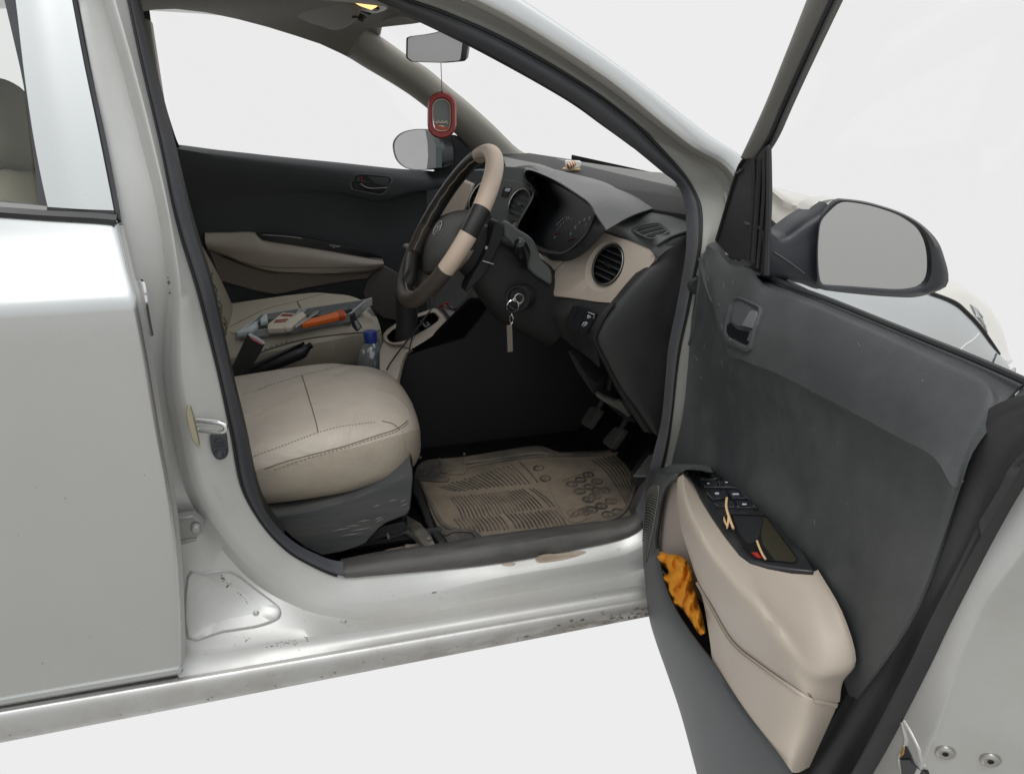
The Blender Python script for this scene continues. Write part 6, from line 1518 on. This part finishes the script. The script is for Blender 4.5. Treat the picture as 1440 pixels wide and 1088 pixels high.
for pts in ([(350,698),(430,748),(525,818)],):
    q = [hit(nk_b, *p, .001, mr_(*p, .01)) for p in K(1000, 180, 4, pts)]; nl_.tube(cr(q, 3), .0014, 0, 5)
nl_.build('arm_seam', M['dash_side'], dd_)
mgl = MB(); mgl.poly([mr_(*p, .0) for p in go], -DD*.003); mgl.build('mirror_glass', M['mirror'], dd_)
mcap = MB(); q = K(1000, 180, 4, [(536,478),(560,440),(600,415),(650,402),(700,398),(688,404),(640,430),(600,468),(575,492)]); mcap.poly([mr_(*p, -.05) for p in q], -DD*.04, 0); mcap.build('mirror_cap', M['headlamp'], dd_, bevel=.004)
# inner door handle
dh = MB()
hx = rnd2(K(840, 320, 6, [(1100,760),(1140,640),(1165,595),(1215,585),(1390,660),(1405,690),(1340,900),(1310,1030),(1285,1055),(1240,1045),(1100,985),(1085,940),(1090,860)]), .2, 3)
hn = rnd2(K(840, 320, 6, [(1115,765),(1150,640),(1175,610),(1210,605),(1370,680),(1380,700),(1320,890),(1295,995),(1270,1005),(1225,985),(1115,925),(1098,890),(1100,840)]), .2, 3)
hC = (1047, 457)
hxx, hnn = byangle(hx, hC, 60), byangle(hn, hC, 60)
hp_ = hit(dt_b, *hC, 0); HN = ((hit(dt_b, hC[0]+12, hC[1], 0)-hit(dt_b, hC[0]-12, hC[1], 0)).cross(hit(dt_b, hC[0], hC[1]-20, 0)-hit(dt_b, hC[0], hC[1]+20, 0))).normalized()
HN = HN if HN.dot(CAM-hp_) > 0 else -HN
def dw(p, d): return hit(dt_b, p[0], p[1], 0, opl(p[0], p[1], hp_, HN))+HN*d
def sc_(k): return [(hC[0]+(p[0]-hC[0])*k, hC[1]+(p[1]-hC[1])*k) for p in hnn]
dh.grid([[dw(p, -.004) for p in hxx], [dw(p, .004) for p in hxx], [dw(p, .0055) for p in [((a[0]+b[0])/2, (a[1]+b[1])/2) for a, b in zip(hxx, hnn)]], [dw(p, .004) for p in hnn], [dw(p, .001) for p in sc_(.93)], [dw(p, .0008) for p in sc_(.4)], [dw(p, .0008) for p in sc_(.02)]], lambda i, j: 0 if i < 4 else 1, cu=True)
q = rnd2(K(840, 320, 6, [(1140,800),(1170,830),(1215,865),(1335,880),(1310,960),(1280,998),(1240,975),(1120,915),(1105,880),(1108,830)]), .15, 2); dh.poly([dw(p, .0035) for p in q], -HN*.003, 2)
q = rnd2(K(840, 320, 6, [(1318,700),(1365,712),(1372,730),(1335,858),(1240,832),(1275,770)]), .12, 2); dh.poly([dw(p, .0048) for p in q], -HN*.004, 3)
q = K(840, 320, 6, [(1315,872),(1332,878),(1305,965),(1285,960)]); dh.poly([dw(p, .0050) for p in q], -HN*.004, 0)
q = rnd2(K(840, 320, 6, [(1165,620),(1215,618),(1300,665),(1270,760),(1225,840),(1170,825),(1140,790)]), .2, 3); dh.poly([dw(p, .0016) for p in q], -HN*.001, 4)
dh.build('door_handle', [M['trim'], mat('handle_cup', (.045, .048, .055), .4), M['gloss'], mat('grey_lock_tab', (.20, .20, .215), .3, .4), mat('cup_grey', (.075, .08, .088), .45)], dd_, bevel=.0012)
# hinge-side rubber bumps on the front edge
for (u, v) in ((979, 401), (961, 481)):
    hgb = MB(); c = dr(u, v, -.004); hgb.lathe([(0, .012), (.012, .012), (.0165, .008), (.0175, 0), (.0175, -.03)], c-DD*0, (-.3, -.9, .1), 18)
    hgb.build('rubber_bump', M['black'], dd_)
# ---- armrest module -----------------------------------------------------
B3 = lambda pts: K(880, 640, 4, pts)
ZA = .572
_a, _b, _c = dr(985, 661, .022), dr(1145, 802, .022), dr(1040, 777, .088)
ZN = (_b-_a).cross(_c-_a).normalized(); ZN = ZN if ZN.z > 0 else -ZN
def za(u, v, dz=0): return opl(u, v, _a+ZN*dz, ZN)
am2 = MB()
# inner (cabin) edge of switch plate and bulging side of the armrest, top to bottom
ti = B3([(352,93),(378,150),(418,240),(480,340),(550,440),(600,510),(640,552),(700,596),(800,622),(930,640),(1062,652)])
t_out = B3([(320,105),(330,170),(352,250),(400,360),(480,490),(560,600),(660,690),(760,760),(860,850),(960,940),(1110,735)])
ti3 = [za(*p) for p in ti]
# ridge where the top face turns into the side face
ridge_px = B3([(318,108),(322,180),(345,280),(390,400),(450,530),(540,660),(650,790),(780,900),(930,1010),(1080,1075),(1254,1050)])
ridge_px[-3:] = [(1108,897),(1150,935),(1199,930)]
ridge3 = [dr(u, v, w_) for (u, v), w_ in zip(ridge_px, [.068, .092, .110, .120, .126, .126, .124, .116, .098, .064, .022])]
low_px = [(955,676),(953,705),(956,735),(966,770),(981,816),(1001,851),(1030,900),(1070,934),(1110,962),(1140,980),(1176,989)]
low3 = [dr(u, v, w_) for (u, v), w_ in zip(low_px, [.070, .086, .096, .102, .104, .104, .102, .098, .088, .072, .022])]
# outer edge where the arm meets the trim
ro = B3([(1062,652),(1110,730),(1180,860),(1225,970)]); 
mrow = [a.lerp(b, .5)+DN*.004+V((0, 0, .004)) for a, b in zip(ti3, ridge3)]; mrow[-1] = dr(1179, 862, .026); mrow[-2] = mrow[-2].lerp(mrow[-1], .35)
am2.surf([ti3, mrow, ridge3, [a.lerp(b, .5)+DN*.006 for a, b in zip(ridge3, low3)], low3], 5, 4)
am2.surf([low3, [p-DN*.003+V((0, 0, -.001)) for p in low3], [p-DN*(.010 if i < 7 else .003)+V((0, 0, -.002)) for i, p in enumerate(low3)]], 5, 2)
rear_top = [dr(1145, 802, .012), dr(1162, 830, .012), dr(1180, 865, .014), dr(1192, 900, .016), dr(1201, 930, .020), dr(1176, 989, .03)]
fillp = [ti3[-1], dr(1150, 806, .02), dr(1166, 836, .022), dr(1184, 872, .025), dr(1195, 902, .03), ridge3[-1]]
# rear end of the armrest, closing it to the trim
endc = [ti3[-1], mrow[-1], ridge3[-1], ridge3[-1].lerp(low3[-1], .5)+DN*.006, low3[-1]]
am2.surf([endc, [p-DN*.006-DD*.003 for p in endc]], 4, 2)
am2_b = bvh(am2)
am2.build('armrest', M['beige'], dd_, thick=.004, sharp=50)
# switch plate
spm = MB()
so5 = B3([(352,95),(400,84),(480,80),(545,100),(605,130),(700,205),(800,290),(900,405),(1000,540),(1062,650),(930,638),(800,620),(700,594),(640,550),(550,438),(480,338),(418,238),(378,148)])
spm.poly([za(*p, .004) for p in so5], (0, 0, -.02), 0)
spm.build('switch_plate', mat('switch_plate_black', (.020, .021, .024), .32, dust=(.12, .115, .10), dust_amt=.18, dust_scale=14), dd_, bevel=.0025)
swk = MB()
def key_(pts, dz=.008, m=0, h=.006): swk.poly([za(*p, dz) for p in rnd2(B3(pts), .12, 2)], (0, 0, -h), m)
c = za(*B3([(470,112)])[0], .006)
ringp = byangle(B3([(385,120),(400,102),(440,92),(500,94),(545,112),(552,125),(520,132),(440,130)]), B3([(470,112)])[0], 30)
swk.tube([za(*p, .008) for p in ringp], .0022, 1, 6, closed=True); swk.poly([za(*p, .0075) for p in inset(ringp, .75)], (0, 0, -.004), 1)
key_([(418,140),(505,138),(522,172),(445,166)], .010); key_([(518,140),(590,146),(618,172),(535,176)], .010)
key_([(458,208),(560,192),(580,236),(498,244)], .011); key_([(572,194),(640,190),(690,240),(592,238)], .011)
key_([(498,262),(600,252),(622,290),(520,286)], .009); key_([(612,254),(690,252),(740,292),(640,292)], .009)
for pts in ([(420,138),(505,136)], [(520,142),(530,176)], [(440,178),(640,182)], [(455,208),(490,246)], [(650,205),(690,246)], [(590,212),(608,236)], [(498,268),(520,286)]):
    swk.tube([za(*p, .0115) for p in B3(pts)], .0008, 2, 4)
for (x, y, w_, h_) in ((463,156,8,2.5),(565,150,8,2.5),(512,212,12,4),(618,216,18,4),(666,273,13,4)):
    q = [(x-w_, y-h_), (x+w_, y-h_), (x+w_+2, y+h_), (x-w_+2, y+h_)]; swk.poly([za(*p, .0122) for p in B3(q)], (0, 0, -.001), 3)
for pts in ([(622,285),(640,296)], [(630,280),(634,298)], [(712,280),(735,294)], [(720,276),(728,292)]): swk.tube([za(*p, .0105) for p in B3(pts)], .0008, 2, 4)
swk.build('window_switches', [mat('switch_key', (.022, .024, .030), .3), M['gloss'], M['dash_side'], M['marks']], dd_, bevel=.0006)
cup = MB()
co5 = rnd2(B3([(560,335),(600,328),(780,334),(800,350),(975,585),(960,605),(790,590),(720,575),(660,520),(600,425)]), .12, 3)
cC = B3([(765,470)])[0]; cu_o = byangle(co5, cC, 50)
cup.grid([[za(*p, .0055) for p in cu_o], [za(*p, .0065) for p in inset(cu_o, .97)], [za(*p, .004) for p in inset(cu_o, .94)], [za(cC[0]+(x-cC[0])*.86+2, cC[1]+(y-cC[1])*.86+1, .0046) for x, y in cu_o]], 0, cu=True)
cup.poly([za(*p, .0046) for p in inset(cu_o, .93)], (0, 0, -.002), 1)
cup.build('pull_cup', [M['satin'], mat('cup_inside', (.010, .010, .010), .35)], dd_)
cpi = MB(); q = B3([(600,335),(775,338),(755,440),(740,480),(690,500),(640,440)]); cpi.poly([za(*p, .0052) for p in q], (0, 0, -.002), 0); q = B3([(775,345),(795,352),(968,590),(930,600),(840,590),(770,500),(762,440)]); cpi.poly([za(*p, .0050) for p in q], (0, 0, -.002), 1)
q = B3([(705,545),(740,545),(765,575),(740,575)]); cpi.poly([za(*p, .0058) for p in q], (0, 0, -.001), 2)
cpi.build('cup_lining', [mat('cup_wall', (.024, .025, .027), .3), mat('cup_floor_brown', (.035, .032, .018), .5), M['red']], dd_)
# front beige insert, pocket
bi = MB(); q = K(840, 640, 6, [(690,222),(650,224),(620,236),(596,280),(575,360),(558,440),(540,600),(526,760),(515,830),(560,900),(650,1000),(820,1180),(960,1300),(930,1060),(850,900),(760,740),(695,560),(680,400)]); bi.poly([dr(*p, .062) for p in q], -DN*.01); bi.build('front_insert', mat('rose_beige', (.44, .375, .33), .5, grain=800, grain_str=.1), dd_)
# speaker pod: dark rounded surround
sp3 = MB()
s_a = [(912,660),(905,690),(902,727),(903,773),(907,817),(913,867)]
s_b = [(938,668),(920,690),(912,727),(909,773),(912,817),(922,868)]
s_c = [(952,668),(934,688),(926,712),(922,740),(920,775),(926,830)]
s_d = [(953,676),(940,684),(932,712),(928,742),(926,770),(932,835)]
sp3.surf([[dr(u, v, .0) for u, v in s_a], [dr(u+1, v, .05) for u, v in s_a], [dr(u, v, .082) for u, v in s_b], [dr(u, v, .080) for u, v in s_c], [dr(u, v, .066) for u, v in s_d], [dr(u, v, .03) for u, v in s_d]], 5, 4)
rimtop = [(912,672),(925,663),(945,656),(965,655),(985,656),(1000,659)]; rt2 = [(935,690),(943,676),(953,668),(966,660),(985,660),(1000,663)]
sp3.surf([[dr(u, v-3, .012) for u, v in rimtop], [dr(u, v, .05) for u, v in rimtop], [dr(u, v, .07) for u, v in rt2], [dr(u, v, .05) for u, v in rt2]], 4, 3)
sp3_b = bvh(sp3)
sp3.build('speaker_surround', M['trim'], dd_, thick=.003, sharp=60)
gr = MB()
gl1 = sp2(K(840, 640, 6, [(440,285),(415,340),(405,430),(398,560),(390,680),(385,800),(388,900)]), 6, False); gr1 = sp2(K(840, 640, 6, [(522,262),(520,340),(500,460),(478,600),(455,720),(430,840),(405,930)]), 6, False)
for k in range(34):
    i = k*(len(gl1)-1)/33; i0 = int(i); a = gl1[i0]; b_ = gr1[i0]
    if i0+1 < len(gl1): t = i-i0; a = (a[0]+(gl1[i0+1][0]-a[0])*t, a[1]+(gl1[i0+1][1]-a[1])*t); b_ = (b_[0]+(gr1[i0+1][0]-b_[0])*t, b_[1]+(gr1[i0+1][1]-b_[1])*t)
    pts = []
    for j in range(7):
        t = j/6; p = hit(sp3_b, a[0]+(b_[0]-a[0])*t, a[1]+(b_[1]-a[1])*t-3.2*math.sin(t*math.pi)*.8, .0012, dr(a[0]+(b_[0]-a[0])*t, a[1]+(b_[1]-a[1])*t, .083)); pts.append(p)
    gr.tube(pts, .0012, 0, 5)
gf = [(a, b_) for a, b_ in zip(gl1, gr1)]
gr.grid([[hit(sp3_b, a[0]+(b_[0]-a[0])*t, a[1]+(b_[1]-a[1])*t, .0004, dr(a[0]+(b_[0]-a[0])*t, a[1]+(b_[1]-a[1])*t, .082)) for t in (0, .2, .4, .6, .8, 1)] for a, b_ in gf], 1)
out = gl1+gr1[::-1]; gr.tube([hit(sp3_b, *p, .001, dr(*p, .083)) for p in out], .0014, 0, 5, closed=True)
gr.build('speaker_grille', [mat('grille_rib', (.15, .145, .13), .5), M['black']], dd_)
# pocket outer wall (big slate panel) with curved front/lower edge
pw = MB()
e0 = [(905,790),(908,822),(913,867),(923,902),(938,944),(958,1003),(981,1088),(1005,1180)]
e1_ = [(910,790),(914,822),(920,866),(932,901),(950,944),(972,1003),(996,1088),(1020,1180)]
e2_ = [(926,771),(932,810),(947,850),(968,885),(1001,930),(1046,999),(1098,1069),(1160,1165)]
pw.surf([[dr(u, v, .02) for u, v in e0], [dr(u, v, .075) for u, v in e0], [dr(u, v, .100) for u, v in e1_], [dr((a+c)/2, (b+d)/2, .112) for (a, b), (c, d) in zip(e1_, e2_)], [dr(u, v, .108) for u, v in e2_], [dr(u, v, .098) for u, v in e2_]], 5, 4)
pw_b = bvh(pw)
pw.build('map_pocket', M['trim_low'], dd_, thick=.004, sharp=60)
pd = MB(); q = [(926,772),(940,800),(960,800),(985,830),(1003,860),(1003,932),(968,885),(945,848)]; pd.poly([dr(*p, .056) for p in q], -DN*.004); pd.build('pocket_back', M['black'], dd_)
# lower front of the armrest (under the seam)
uf = MB()
u0 = [(981,816),(1001,851),(1030,900),(1070,934),(1110,962),(1140,980),(1176,989)]
u1 = [(990,850),(1003,890),(1022,935),(1062,985),(1104,1020),(1136,1030),(1160,1030)]
u2 = [(999,905),(1003,932),(1020,960),(1050,1004),(1100,1071),(1118,1086),(1138,1078)]
wl3 = [.066, .082, .092, .092, .086, .070, .020]
wl0 = [.104, .104, .102, .098, .088, .072, .022]
uf.surf([[dr(u, v+1, w_) for (u, v), w_ in zip(u0, wl0)], [dr(u, v+5, w_+.002) for (u, v), w_ in zip(u0, wl0)], [dr(u, v, w_) for (u, v), w_ in zip(u1, [.098, .1, .102, .100, .095, .074, .020])], [dr(u, v, w_) for (u, v), w_ in zip(u2, [.100, .104, .106, .106, .104, .085, .020])]], 5, 5)
uf.build('armrest_lower', M['beige'], dd_, thick=.004, sharp=60)
# dust speckles on door trim
spk = MB()
for k in range(45):
    u, v = random.uniform(975, 1330), random.uniform(450, 760)
    if hit(dt_b, u, v) is None: continue
    blotch(spk, dt_b, u, v, random.uniform(.3, .9), random.uniform(.3, .9), 5)
for (u, v) in [(980,558),(1013,552),(1026,566),(1031,556),(1018,568),(1028,577),(1047,580),(1000,648),(997,644),(1051,640),(1200,508),(1202,512)]: blotch(spk, dt_b, u, v, .9, .8, 5)
for k in range(24):
    u0_, v0_ = (random.uniform(968, 1035), random.uniform(370, 560)) if k < 18 else (random.uniform(1100, 1300), random.uniform(480, 760))
    ang = random.uniform(.9, 1.8) if k < 26 else random.uniform(1.2, 1.9); ln = random.uniform(3, 11); q = [hit(dt_b, u0_+math.cos(ang)*ln*t, v0_+math.sin(ang)*ln*t, .0003) for t in (0, .5, 1)]
    if all(q): spk.tube(q, [.0001, .0004, .0001], 0, 4)
tag(spk.build('dust_specks', mat('pale_dust', (.19, .185, .17), .9), dd_), kind='stuff')
# ---- things held by the door ---------------------------------------------
def stick(pts, r, nm, label, dz):
    mb = MB()
    P = [za(*p, d) for p, d in zip(B3(pts), dz)]
    mb.tube(cr(P, 4), r, 0, 6); return tag(mb.build(nm, M['wood'], None), label, 'stick', 'wooden sticks in the door pull')
stick([(568,240),(565,290),(580,345),(605,412)], .0019, 'wooden_stick', 'longer pale wooden stick with a split end leaning over the window switches', [.030, .026, .020, .012])
fk = MB(); P = [za(*p, d) for p, d in zip(B3([(580,345),(578,370),(568,412)]), [.020, .016, .012])]; fk.tube(P, [.0022, .002, .0008], 0, 5); P = [za(*p, .012) for p in B3([(552,345),(556,370),(572,400)])]; fk.tube(P, [.0006, .0018, .0018], 0, 5)
tag(fk.build('wood_splinter', M['wood'], None), 'small pale splinter lying against the longer wooden stick on the switch plate', 'splinter')
stick([(738,482),(752,520),(768,555),(785,582)], .0016, 'wooden_stick', 'shorter pale wooden stick standing in the door pull cup', [.014, .012, .010, .009])
# orange cloth stuffed in the map pocket
cl_ = MB()
co6 = sp2(B3([(155,560),(170,545),(200,540),(240,552),(285,555),(330,575),(352,600),(368,640),(382,690),(386,740),(402,790),(415,840),(430,880),(440,930),(452,985),(440,1008),(415,1012),(392,985),(372,950),(345,910),(322,875),(290,850),(268,845),(245,830),(246,800),(236,775),(215,735),(196,690),(205,672),(236,662),(230,640),(190,615),(165,590)]), 3)
import mathutils
def inside(p, o):
    r = False; x, y = p
    for (x0, y0), (x1, y1) in zip(o, o[1:]+o[:1]):
        if (y0 > y) != (y1 > y) and x < (x1-x0)*(y-y0)/(y1-y0)+x0: r = not r
    return r
def edist(p, o):
    d = 1e9; P = V((*p, 0))
    for a, b in zip(o, o[1:]+o[:1]):
        A_, B_2 = V((*a, 0)), V((*b, 0)); t = max(0, min(1, (P-A_).dot(B_2-A_)/max(1e-9, (B_2-A_).length_squared))); d = min(d, (P-A_.lerp(B_2, t)).length)
    return d
# polar fan grid would fold; build a fine pixel-plane grid in the pocket plane instead
step = 1.25; idx = {}
nx = int(80/step); ny = int(125/step)
for iy in range(ny):
    for ix in range(nx):
        p = (917+ix*step, 773+iy*step)
        if not inside(p, co6): continue
        d = edist(p, co6); nz_ = mathutils.noise.noise(V((p[0]*.085, p[1]*.06, 3.1))); n2 = mathutils.noise.noise(V((p[0]*.20, p[1]*.16, 8.2)))
        ridge_n = .9-abs(mathutils.noise.noise(V((p[0]*.07+p[1]*.035, p[1]*.075-p[0]*.02, 5.0))))*2.2
        n3 = mathutils.noise.noise(V((p[0]*.5, p[1]*.5, 1.2)))
        w_ = .084+.026*min(1, d/9)**.5+.0055*math.sin(p[0]*.34+p[1]*.16+2.6*nz_)*min(1, d/4)+.006*nz_+.0022*n2+.0008*n3
        idx[(ix, iy)] = len(cl_.v); cl_.v.append(tuple(dr(*p, w_)))
for (ix, iy) in list(idx):
    q = [(ix, iy), (ix+1, iy), (ix+1, iy+1), (ix, iy+1)]
    if all(k in idx for k in q): cl_.face(tuple(idx[k] for k in q), 0)
clo_ = cl_.build('orange_cloth', M['cloth'], None, thick=.005, sharp=80); tag(clo_, 'crumpled orange cloth stuffed into the map pocket of the open door', 'cloth')
pw2 = MB(); q = B3([(178,628),(190,640),(212,662),(222,672),(205,668),(188,655)]); pw2.poly([dr(*p, .088) for p in q], -DN*.003); tag(pw2.build('paper_scrap', M['white'], None), 'white scrap peeping out beside the orange cloth in the door pocket', 'scrap')
# ================================================================== FRONT: fender, bonnet, headlamp
fen = MB()
YF = [(.2, -.80), (.5, -.815), (.72, -.80), (.84, -.775), (.93, -.74), (1.0, -.68)]
f_top = [(1060,300),(1090,345),(1150,375),(1230,393),(1310,411),(1342,424),(1358,437),(1377,457),(1393,480),(1407,499)]
f_bot = [(1060,420),(1090,440),(1150,460),(1200,480),(1270,520),(1330,540),(1360,550),(1380,560),(1400,560),(1424,540)]
ft = [osf(u, v, YF) for u, v in f_top]; fb_ = [osf(u, v, YF, -.01) for u, v in f_bot]
fen.surf([[p+V((0, .03, .0)) for p in ft], ft, [a.lerp(b, .5)+V((0, -.012, 0)) for a, b in zip(ft, fb_)], fb_, [V((p.x, -.80, .25)) for p in fb_]], 4, 5)
fen_b = bvh(fen)
fen.build('fender', M['paint'], car, thick=.004, sharp=60)
fs = MB()
q = [hit(fen_b, u, v, .0015) for u, v in [(1347,494),(1356,485),(1368,477),(1376,468)]]; q = [p for p in q if p]
if len(q) > 2: fs.tube(cr(q, 4), [.0016]*(4*(len(q)-1)+1), 0, 6)  # white line: highlight on the fender crease put in as colour
q = [hit(fen_b, u, v, .0015) for u, v in [(1394,516),(1397,507),(1401,497)]]; q = [p for p in q if p]
if len(q) > 1: fs.tube(q, .0012, 1, 5)
fs.build('fender_glint_and_seam', [M['white'], M['rubber']], car)
hlm = MB()
h_o = [(1300,400),(1318,396),(1336,393),(1358,405),(1377,418),(1388,432),(1398,452),(1402,473),(1406,502),(1412,512)]
h_i = [(1300,411),(1310,412),(1342,423),(1358,436),(1377,456),(1384,466),(1393,479),(1400,488),(1407,499),(1412,506)]
HI = [osf(u, v, YF, -.002) for u, v in h_i]; HO = [p2 for p2 in [oy(u, v, -.70+.01*i) for i, (u, v) in enumerate(h_o)]]
hlm.surf([HI, [a.lerp(b, .45)+V((.012, -.012, .006)) for a, b in zip(HI, HO)], HO, [p+V((.02, .08, .0)) for p in HO]], 4, 4)
hlm_b = bvh(hlm)
hl_g = grp('headlamp', car)
hlm.build('lamp_lens', M['headlamp'], hl_g, thick=.003)
hli = MB()
q = K(1200, 360, 6, [(985,412),(1040,445),(1075,500),(1110,590),(1130,650),(1100,600),(1050,530),(1010,470)]); qq = [hit(hlm_b, *p, .0015) for p in q]
if all(qq): hli.poly(qq, (0, .002, 0), 0)
for a in ([(1000,425),(1040,520)], [(1020,440),(1055,525)], [(1060,520),(1110,600)], [(1045,470),(1085,520)]):
    qq = [hit(hlm_b, *p, .0022) for p in K(1200, 360, 6, a)]
    if all(qq): hli.tube(qq, .0016, 1, 5)
hli.build('lamp_reflector', [mat('lamp_grey', (.30, .31, .29), .35, .3), M['chrome']], hl_g)
gpx = MB(); q = [(1310,412),(1342,424.5),(1358,437.5),(1377,457.5),(1393,480),(1405,498)]; gpx.tube(cr([osf(u, v, YF, -.004) for u, v in q], 4), .0035, 0, 6); gpx.build('lamp_gap_seal', M['black'], hl_g)
bm_ = MB(); q = [(1401,497),(1408,503),(1418,527),(1424,545),(1392,540),(1395,516)]; bm_.poly([osf(u, v, YF, -.004) for u, v in q], (.0, .03, 0)); bm_.build('bumper', M['paint'], car, bevel=.004)
# bonnet + A pillar foot
bn = MB()
n0 = [(1030,225),(1060,246),(1082,262),(1100,272),(1120,279),(1140,281),(1162,282)]; n1_ = [(1020,250),(1055,280),(1079,312),(1092,333),(1110,326),(1135,306),(1160,292)]
N0 = [oy(u, v, -.66) for u, v in n0]; N1 = [oy(u, v, -.70) for u, v in n1_]
bn.surf([[p+V((.05, .35, .0)) for p in N0], N0, [a.lerp(b, .5)+V((0, -.01, .004)) for a, b in zip(N0, N1)], N1, [p+V((0, -.02, -.06)) for p in N1]], 4, 4)
bn.build('bonnet', mat('white_bright_paint', (.62, .59, .53), .3, .3, .6, var=.02), car, thick=.004, sharp=60)
tri = MB(); q = K(1000, 180, 4, [(340,515),(375,545),(415,585),(400,610),(370,612),(350,580)]); tri.poly([oy(*p, -.715) for p in q], (0, .02, 0)); tri.build('cowl_gap', M['satin'], car)
ant = MB(); q = [oy(*p, -.64) for p in K(1000, 180, 4, [(520,404),(545,400),(630,408),(600,425),(560,425)])]; ant.poly(q, (.01, .01, -.02)); ant.build('cowl_edge', mat('tan_cowl', (.45, .36, .28), .6), car)
# A pillar outer skin (white, over the gutter)
ao = MB()
i0, i1 = 26, 38
EDG = [ringpt(i, 5) for i in range(26, 39)]
tops = {26:(1062,252),27:(1048,230),28:(1032,218),29:(1000,197),30:(962,168),31:(872,100),32:(747,12),33:(664,-44),34:(606,-78),35:(552,-100),36:(415,-160),37:(276,-190),38:(118,-190)}
TW = [osf(*tops[i], YB, .03) for i in range(26, 39)]
ao.surf([[p+V((0, .012, -.004)) for p in EDG], EDG, [a.lerp(b, .5)+V((.004, -.012, .012)) for a, b in zip(EDG, TW)], TW, [p+V((.0, .06, .0)) for p in TW]], 4, 4)
ao.build('roof_rail', mat('bright_rail_paint', (.66, .67, .665), .32, .55, .5, var=.02), car, thick=.003, sharp=60)
